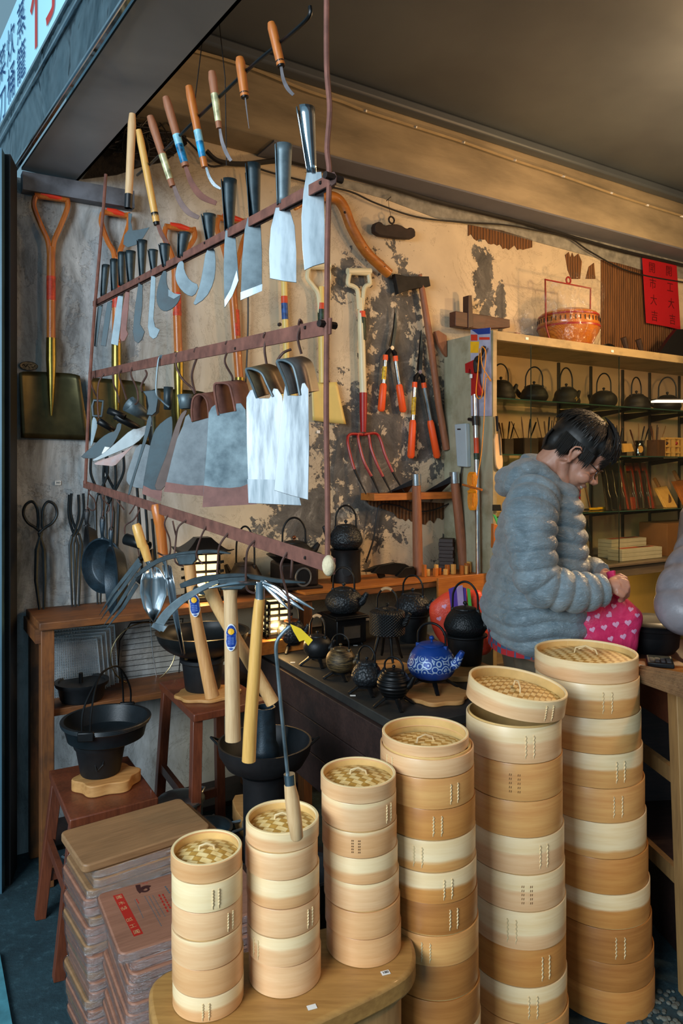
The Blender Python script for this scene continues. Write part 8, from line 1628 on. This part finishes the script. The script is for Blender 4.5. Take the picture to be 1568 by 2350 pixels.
mb = MB(); loft(mb, [(xc, yc, z, rx, ry) for z, rx, ry in ((.86, .15, .2), (.95, .17, .22), (1.15, .16, .21), (1.32, .14, .2), (1.42, .09, .12))], 40)
quilt_limb(mb, [P(1690, 1150, 2.55), P(1622, 1255, 2.42), P(1574, 1345, 2.32), P(1562, 1392, 2.28), P(1612, 1412, 2.22), P(1680, 1402, 2.16)], [.085, .082, .078, .074, .068, .05], .085, .014, 34, seed=5); remesh(th.part('jacket', mb, JACK2), .006, 2, .4)
mb = MB(); blob(mb, Vector((xc-.0, yc, 1.64)), (.10, .09, .10)); remesh(th.part('hair', mb, HAIR), .008, 2)
mb = MB()
for s_ in (-1, 1): mb.tube([Vector((xc, yc+s_*.1, .93)), Vector((xc, yc+s_*.11, .5)), Vector((xc, yc+s_*.11, .04))], [.12, .09, .07], 16)
th.part('trousers', mb, BLK)
# ---- heart printed bags ----
def pillow(outline, d, thick, name, label, mat, hearts, hmat, n=9, bump_=.01, stripes=None, seed=1):
    O = smooth_pts(outline, 2); cx_ = sum(p[0] for p in O)/len(O); cy_ = sum(p[1] for p in O)/len(O); rings = []; L = [i/n for i in range(-n, n+1)]
    mb = MB(); vs = []; k = len(O)
    for l in L:
        f = math.cos(l*math.pi/2*.97)**.45
        for (x, y) in O:
            q = P(cx_+(x-cx_)*f, cy_+(y-cy_)*f, d); nz = noise.noise(Vector((x*.03+seed, y*.03, l*1.3))); vs.append(q+Vector((0, math.sin(l*math.pi/2)*thick/2+nz*bump_*(1.2-abs(l)), 0)))
    m = len(L); mb.add(vs, [(i*k+j, i*k+(j+1) % k, (i+1)*k+(j+1) % k, (i+1)*k+j) for i in range(m-1) for j in range(k)]+[tuple(range(k)), tuple((m-1)*k+j for j in range(k))])
    bv = BVHTree.FromPolygons([tuple(v) for v in mb.v], mb.f); th = Thing(name, label, 'bag', P(cx_, max(p[1] for p in O), d), 0); th.part('paper_bag', mb, mat, smooth=60)
    h = MB()
    for (x, y, s_, r_) in hearts:
        pts = []
        for i in range(26):
            a = 2*math.pi*i/26; hx = 16*math.sin(a)**3; hy = 13*math.cos(a)-5*math.cos(2*a)-2*math.cos(3*a)-math.cos(4*a); u = hx*math.cos(r_)-hy*math.sin(r_); w_ = hx*math.sin(r_)+hy*math.cos(r_); rr_ = ray(x+u*s_/16, y-w_*s_/16); hit = bv.ray_cast(C0, rr_.normalized()); 
            if hit[0] is None: break
            pts.append(hit[0]-rr_.normalized()*.0012)
        if len(pts) == 26: c = sum(pts, Vector())/26; h.add([c-Vector((0, .0006, 0))]+pts, [(0, i+1, (i+1) % 26+1) for i in range(26)])
    if h.v: th.part('heart_print', h, hmat, smooth=0)['kind'] = 'stuff'
    return th
PINK = Nt('pink_paper'); f = PINK.noise(PINK.mapn(), 9, 5, .6, .8); PINK.set(Base_Color=PINK.ramp(f, [(.3, lin('#c2245a')), (.7, lin('#dd3a68'))]), Roughness=.42); PINK.bump(f, .02, .6)
HRT = plain('pale_heart_print', '#d8a0c0', .5, 0, .05)
pillow([(1312, 1392), (1360, 1385), (1395, 1372), (1420, 1358), (1438, 1372), (1455, 1388), (1471, 1403), (1473, 1416), (1464, 1452), (1456, 1500), (1440, 1530), (1345, 1530), (1326, 1500), (1318, 1440)], 2.36, .12, 'gift_bag', 'bright pink paper bag with pale hearts, held closed by the smiling person', PINK.m,
       [(1349, 1420, 7.5, .3), (1388, 1389, 6.5, 0), (1409, 1391, 6.5, -.2), (1372, 1414, 7, .5), (1399, 1411, 7.5, .9), (1387, 1440, 7.5, .2), (1414, 1433, 8, .2), (1442, 1429, 8, .1), (1360, 1445, 7, .3), (1448, 1398, 6.5, -.2), (1456, 1449, 6.5, .2), (1431, 1461, 7.5, .3), (1402, 1466, 7, .4), (1463, 1412, 6, 0), (1342, 1458, 6.5, .2)], HRT)
mb = MB(); mb.tube(spl([P(1424, 1368, 2.33), P(1412, 1345, 2.33), P(1405, 1325, 2.335), P(1402, 1312, 2.34)], 5), [.03]*5+[.022]*4+[.024]*4+[.026]*3, 14, flat=.5); pass
o = mkobj('bag_neck', mb, PINK.m, bpy.data.objects['gift_bag'].matrix_world.copy() if 0 else Matrix.Translation(bpy.data.objects['gift_bag'].location)); o.parent = bpy.data.objects['gift_bag']
REDB = Nt('coral_paper'); f = REDB.noise(REDB.mapn(), 9, 5, .6, .8); REDB.set(Base_Color=REDB.ramp(f, [(.3, lin('#d23828')), (.7, lin('#f0553a'))]), Roughness=.45); REDB.bump(f, .02, .6)
b2 = pillow([(980, 1392), (1005, 1372), (1022, 1360), (1050, 1352), (1080, 1356), (1100, 1352), (1112, 1370), (1122, 1400), (1128, 1450), (1130, 1505), (1060, 1505), (1000, 1470)], 2.97, .10, 'gift_bag', 'crumpled coral bag with pale hearts and purple ribbon behind the dotted kettle', REDB.m, [(1105, 1385, 6, 0), (1112, 1440, 6, .2), (1104, 1490, 6, .3), (1020, 1392, 6, .3), (1008, 1420, 6, .3), (1118, 1412, 5, 0)], HRT, seed=4)
for nm, cc, pts in (('purple_tissue', '#5a3a9a', [(1030, 1352), (1050, 1344), (1070, 1350), (1072, 1400), (1036, 1400)]), ('lilac_tissue', '#b89ac8', [(1048, 1346), (1062, 1343), (1066, 1395), (1052, 1395)]), ('green_tissue', '#5cbf4a', [(1072, 1350), (1079, 1352), (1084, 1400), (1076, 1400)])):
    mb = MB(); mb.prism([P(x, y, 2.90-(.005 if 'lilac' in nm else 0)) for x, y in pts], (0, .004, 0)); b2.part(nm, mb, plain(nm, cc, .5, 0, .15))
# ---------------- counter table at the right ----------------
TC = Vector((.955, 2.06, 0)); ta = Vector((-.10, .995, 0)); tb = Vector((.995, .10, 0)); TZ2 = .885; TBW = wood('counter_dark_wood', '#2c1a12', '#5f3a22', .45, 0, 8, 6); LEGW = wood('counter_leg_wood', '#7a5c38', '#a8834e', .6, 2, 8, 6)
th = Thing('counter_table', 'dark topped work table with splayed pale legs at the right edge', 'table', (1.3, 2.35, 0), math.atan2(tb.y, tb.x))
mb = MB(); mb.slab(rrect2 if 0 else [(TC+tb*.02)[:2], (TC+tb*.95)[:2], (TC+tb*.95+ta*.52)[:2], (TC+ta*.52)[:2], (TC+ta*.02)[:2]], TZ2-.032, TZ2); th.part('top', mb, TBW, bevel=.006)
ft = []
for a_, b_, oa, ob in ((.03, .03, -.04, .01), (.49, .03, .02, -.01), (.03, .9, -.04, .03), (.49, .9, .02, .03)):
    t_ = TC+ta*a_+tb*b_+Z3*(TZ2-.032); f_ = TC+ta*(a_+oa)+tb*(b_+ob)+Z3*.001; mb = MB(); mb.beam(f_, t_, .055, .05, up=ta); th.part('leg', mb, LEGW, bevel=.002); ft.append((f_, t_))
for i, j, us in ((0, 1, (.36, .70)), (0, 2, (.36,))):
    for u in us: a = ft[i][0].lerp(ft[i][1], u); b = ft[j][0].lerp(ft[j][1], u); mb = MB(); mb.beam(a, b, .02, .045); th.part('rail', mb, LEGW)
mb = MB(); a = TC+ta*.06+tb*.05; mb.slab([a[:2], (a+tb*.8)[:2], (a+tb*.8+ta*.4)[:2], (a+ta*.4)[:2]], TZ2-.16, TZ2-.034); th.part('drawer_box', mb, wood('drawer_wood', '#3a1c12', '#5f3420', .5, 0, 8, 6), bevel=.002)
for i, (a0, b0, w_, d_, h_) in enumerate([(.10, .10, .34, .34, .30), (.08, .48, .36, .36, .26)]):
    q = TC+ta*(a0+d_/2)+tb*(b0+w_/2); mb = MB(); mb.box((q.x, q.y, h_/2+.001), (w_, d_, h_), Matrix.Rotation(math.atan2(tb.y, tb.x), 4, 'Z')); single('crate', mb, DKW, 'dark wooden crate on the floor under the right work table, '+['left', 'right'][i], 'crate', (q.x, q.y, 0), bevel=.003)
mb = MB(); mb.slab([(TC+ta*.05+tb*.04)[:2], (TC+ta*.05+tb*.9)[:2], (TC+ta*.47+tb*.9)[:2], (TC+ta*.47+tb*.04)[:2]], .315, .33); th.part('lower_shelf', mb, DKW)
mb = MB(); mb.slab([(TC+ta*.47+tb*.04)[:2], (TC+ta*.47+tb*.9)[:2], (TC+ta*.485+tb*.9)[:2], (TC+ta*.485+tb*.04)[:2]], .33, TZ2-.16); th.part('back_board', mb, DKW)
# black pan set, crate, calculator, skewers on the table
q = P(1496, YH, 2.44); lathe_thing('pan', 'stack of glossy black pans on the table behind the pink bag', 'pan', q[:2], TZ2+.0005, [('body', [(0, 0), (.07, 0), (.085, .02), (.09, .075), (.105, .08), (.108, .09), (.098, .086), (.08, .03), (0, .02)], BLK), ('lid', [(.104, .088), (.108, .098), (.09, .11), (.06, .105), (0, .10)], BLK)])
mb = MB(); q = P(1500, YH, 2.22); mb.box((q.x+.01, q.y, TZ2+.0085), (.17, .12, .016), Matrix.Rotation(.1, 4, 'Z')); single('tray', mb, ORW, 'small amber wooden tray under the calculator', 'tray', (q.x, q.y, TZ2), rz=.1, bevel=.002)
th = Thing('calculator', 'black desk calculator tilted on the amber tray', 'calculator', (q.x+.015, q.y-.01, TZ2+.018), -.35); mb = MB(); mb.box((0, 0, .007), (.075, .1, .014)); th.part('case', mb, BLK, local=True, bevel=.003); mb = MB(); mb.box((0, .028, .0146), (.06, .026, .002)); th.part('display', mb, plain('lcd_grey', '#3c4038', .2), local=True)
for i in range(12):
    mb = MB(); mb.box((-.024+(i % 4)*.016, .004-(i//4)*.016, .015), (.011, .011, .003)); th.part('key', mb, plain('grey_key', '#3a3a3c', .5), local=True)
for i in range(7):
    q = P(1522+i*5, YH, 2.14); mb = MB(); A = Vector((q.x-.08, 2.135-.004*i, TZ2+.004+.003*(i % 2))); mb.tube([A, A+Vector((.24, -.02+.012*i, 0))], .0018, 6); single('skewer', mb, CHROME, 'bright steel skewer lying on the table beside the calculator', 'skewer', A, 'steel skewers on the table')
# bamboo brush with white taped grip
A = P(1425, 1485, 2.14); B_ = P(1472, 1503, 2.07); C_ = P(1600, 1560, 1.90); C_.z = TZ2+.036; B_.z = TZ2+.027; A.z = TZ2+.034
th = Thing('bamboo_brush', 'bundled bamboo scrubbing brush with white taped grip lying on the table corner', 'brush', (B_.x, B_.y, TZ2), 0)
mb = MB(); mb.tube([A, B_], [.020, .0255], 20); th.part('taped_grip', mb, plain('white_tape', '#b9c0c2', .5, 0, .05))
mb = MB(); ax_ = (C_-B_).normalized(); u_ = ax_.cross(Z3).normalized(); w_ = u_.cross(ax_); rnd = random.Random(2)
mb.tube([B_-ax_*.002, C_], [.0225, .033], 20)
for i in range(70): a = rnd.uniform(0, 2*math.pi); r0 = .0235; r1 = .0345; mb.tube([B_+(u_*math.cos(a)+w_*math.sin(a))*r0-ax_*.003, C_+(u_*math.cos(a+.06)+w_*math.sin(a+.06))*r1+ax_*rnd.uniform(0, .02)], .0015, 5)
th.part('bristles', mb, wood('bamboo_bristles', '#5a3e26', '#94704a', .7, 0, 14, 14))['kind'] = 'stuff'
# gravel scattered under the tall stacks
mb = MB(); rnd = random.Random(12)
for i in range(160):
    q = PZ(.0).p(rnd.uniform(1420, 1600), rnd.uniform(2270, 2420)); mb.sph((q.x, q.y, .003), rnd.uniform(.004, .010), 4, sz=.6)
single('gravel', mb, plain('grey_gravel', '#5c6058', .9, 0, .4, 20), 'pale gravel scattered on the floor at the foot of the tallest stack', 'gravel', PZ(0).p(1500, 2330), kind='stuff')
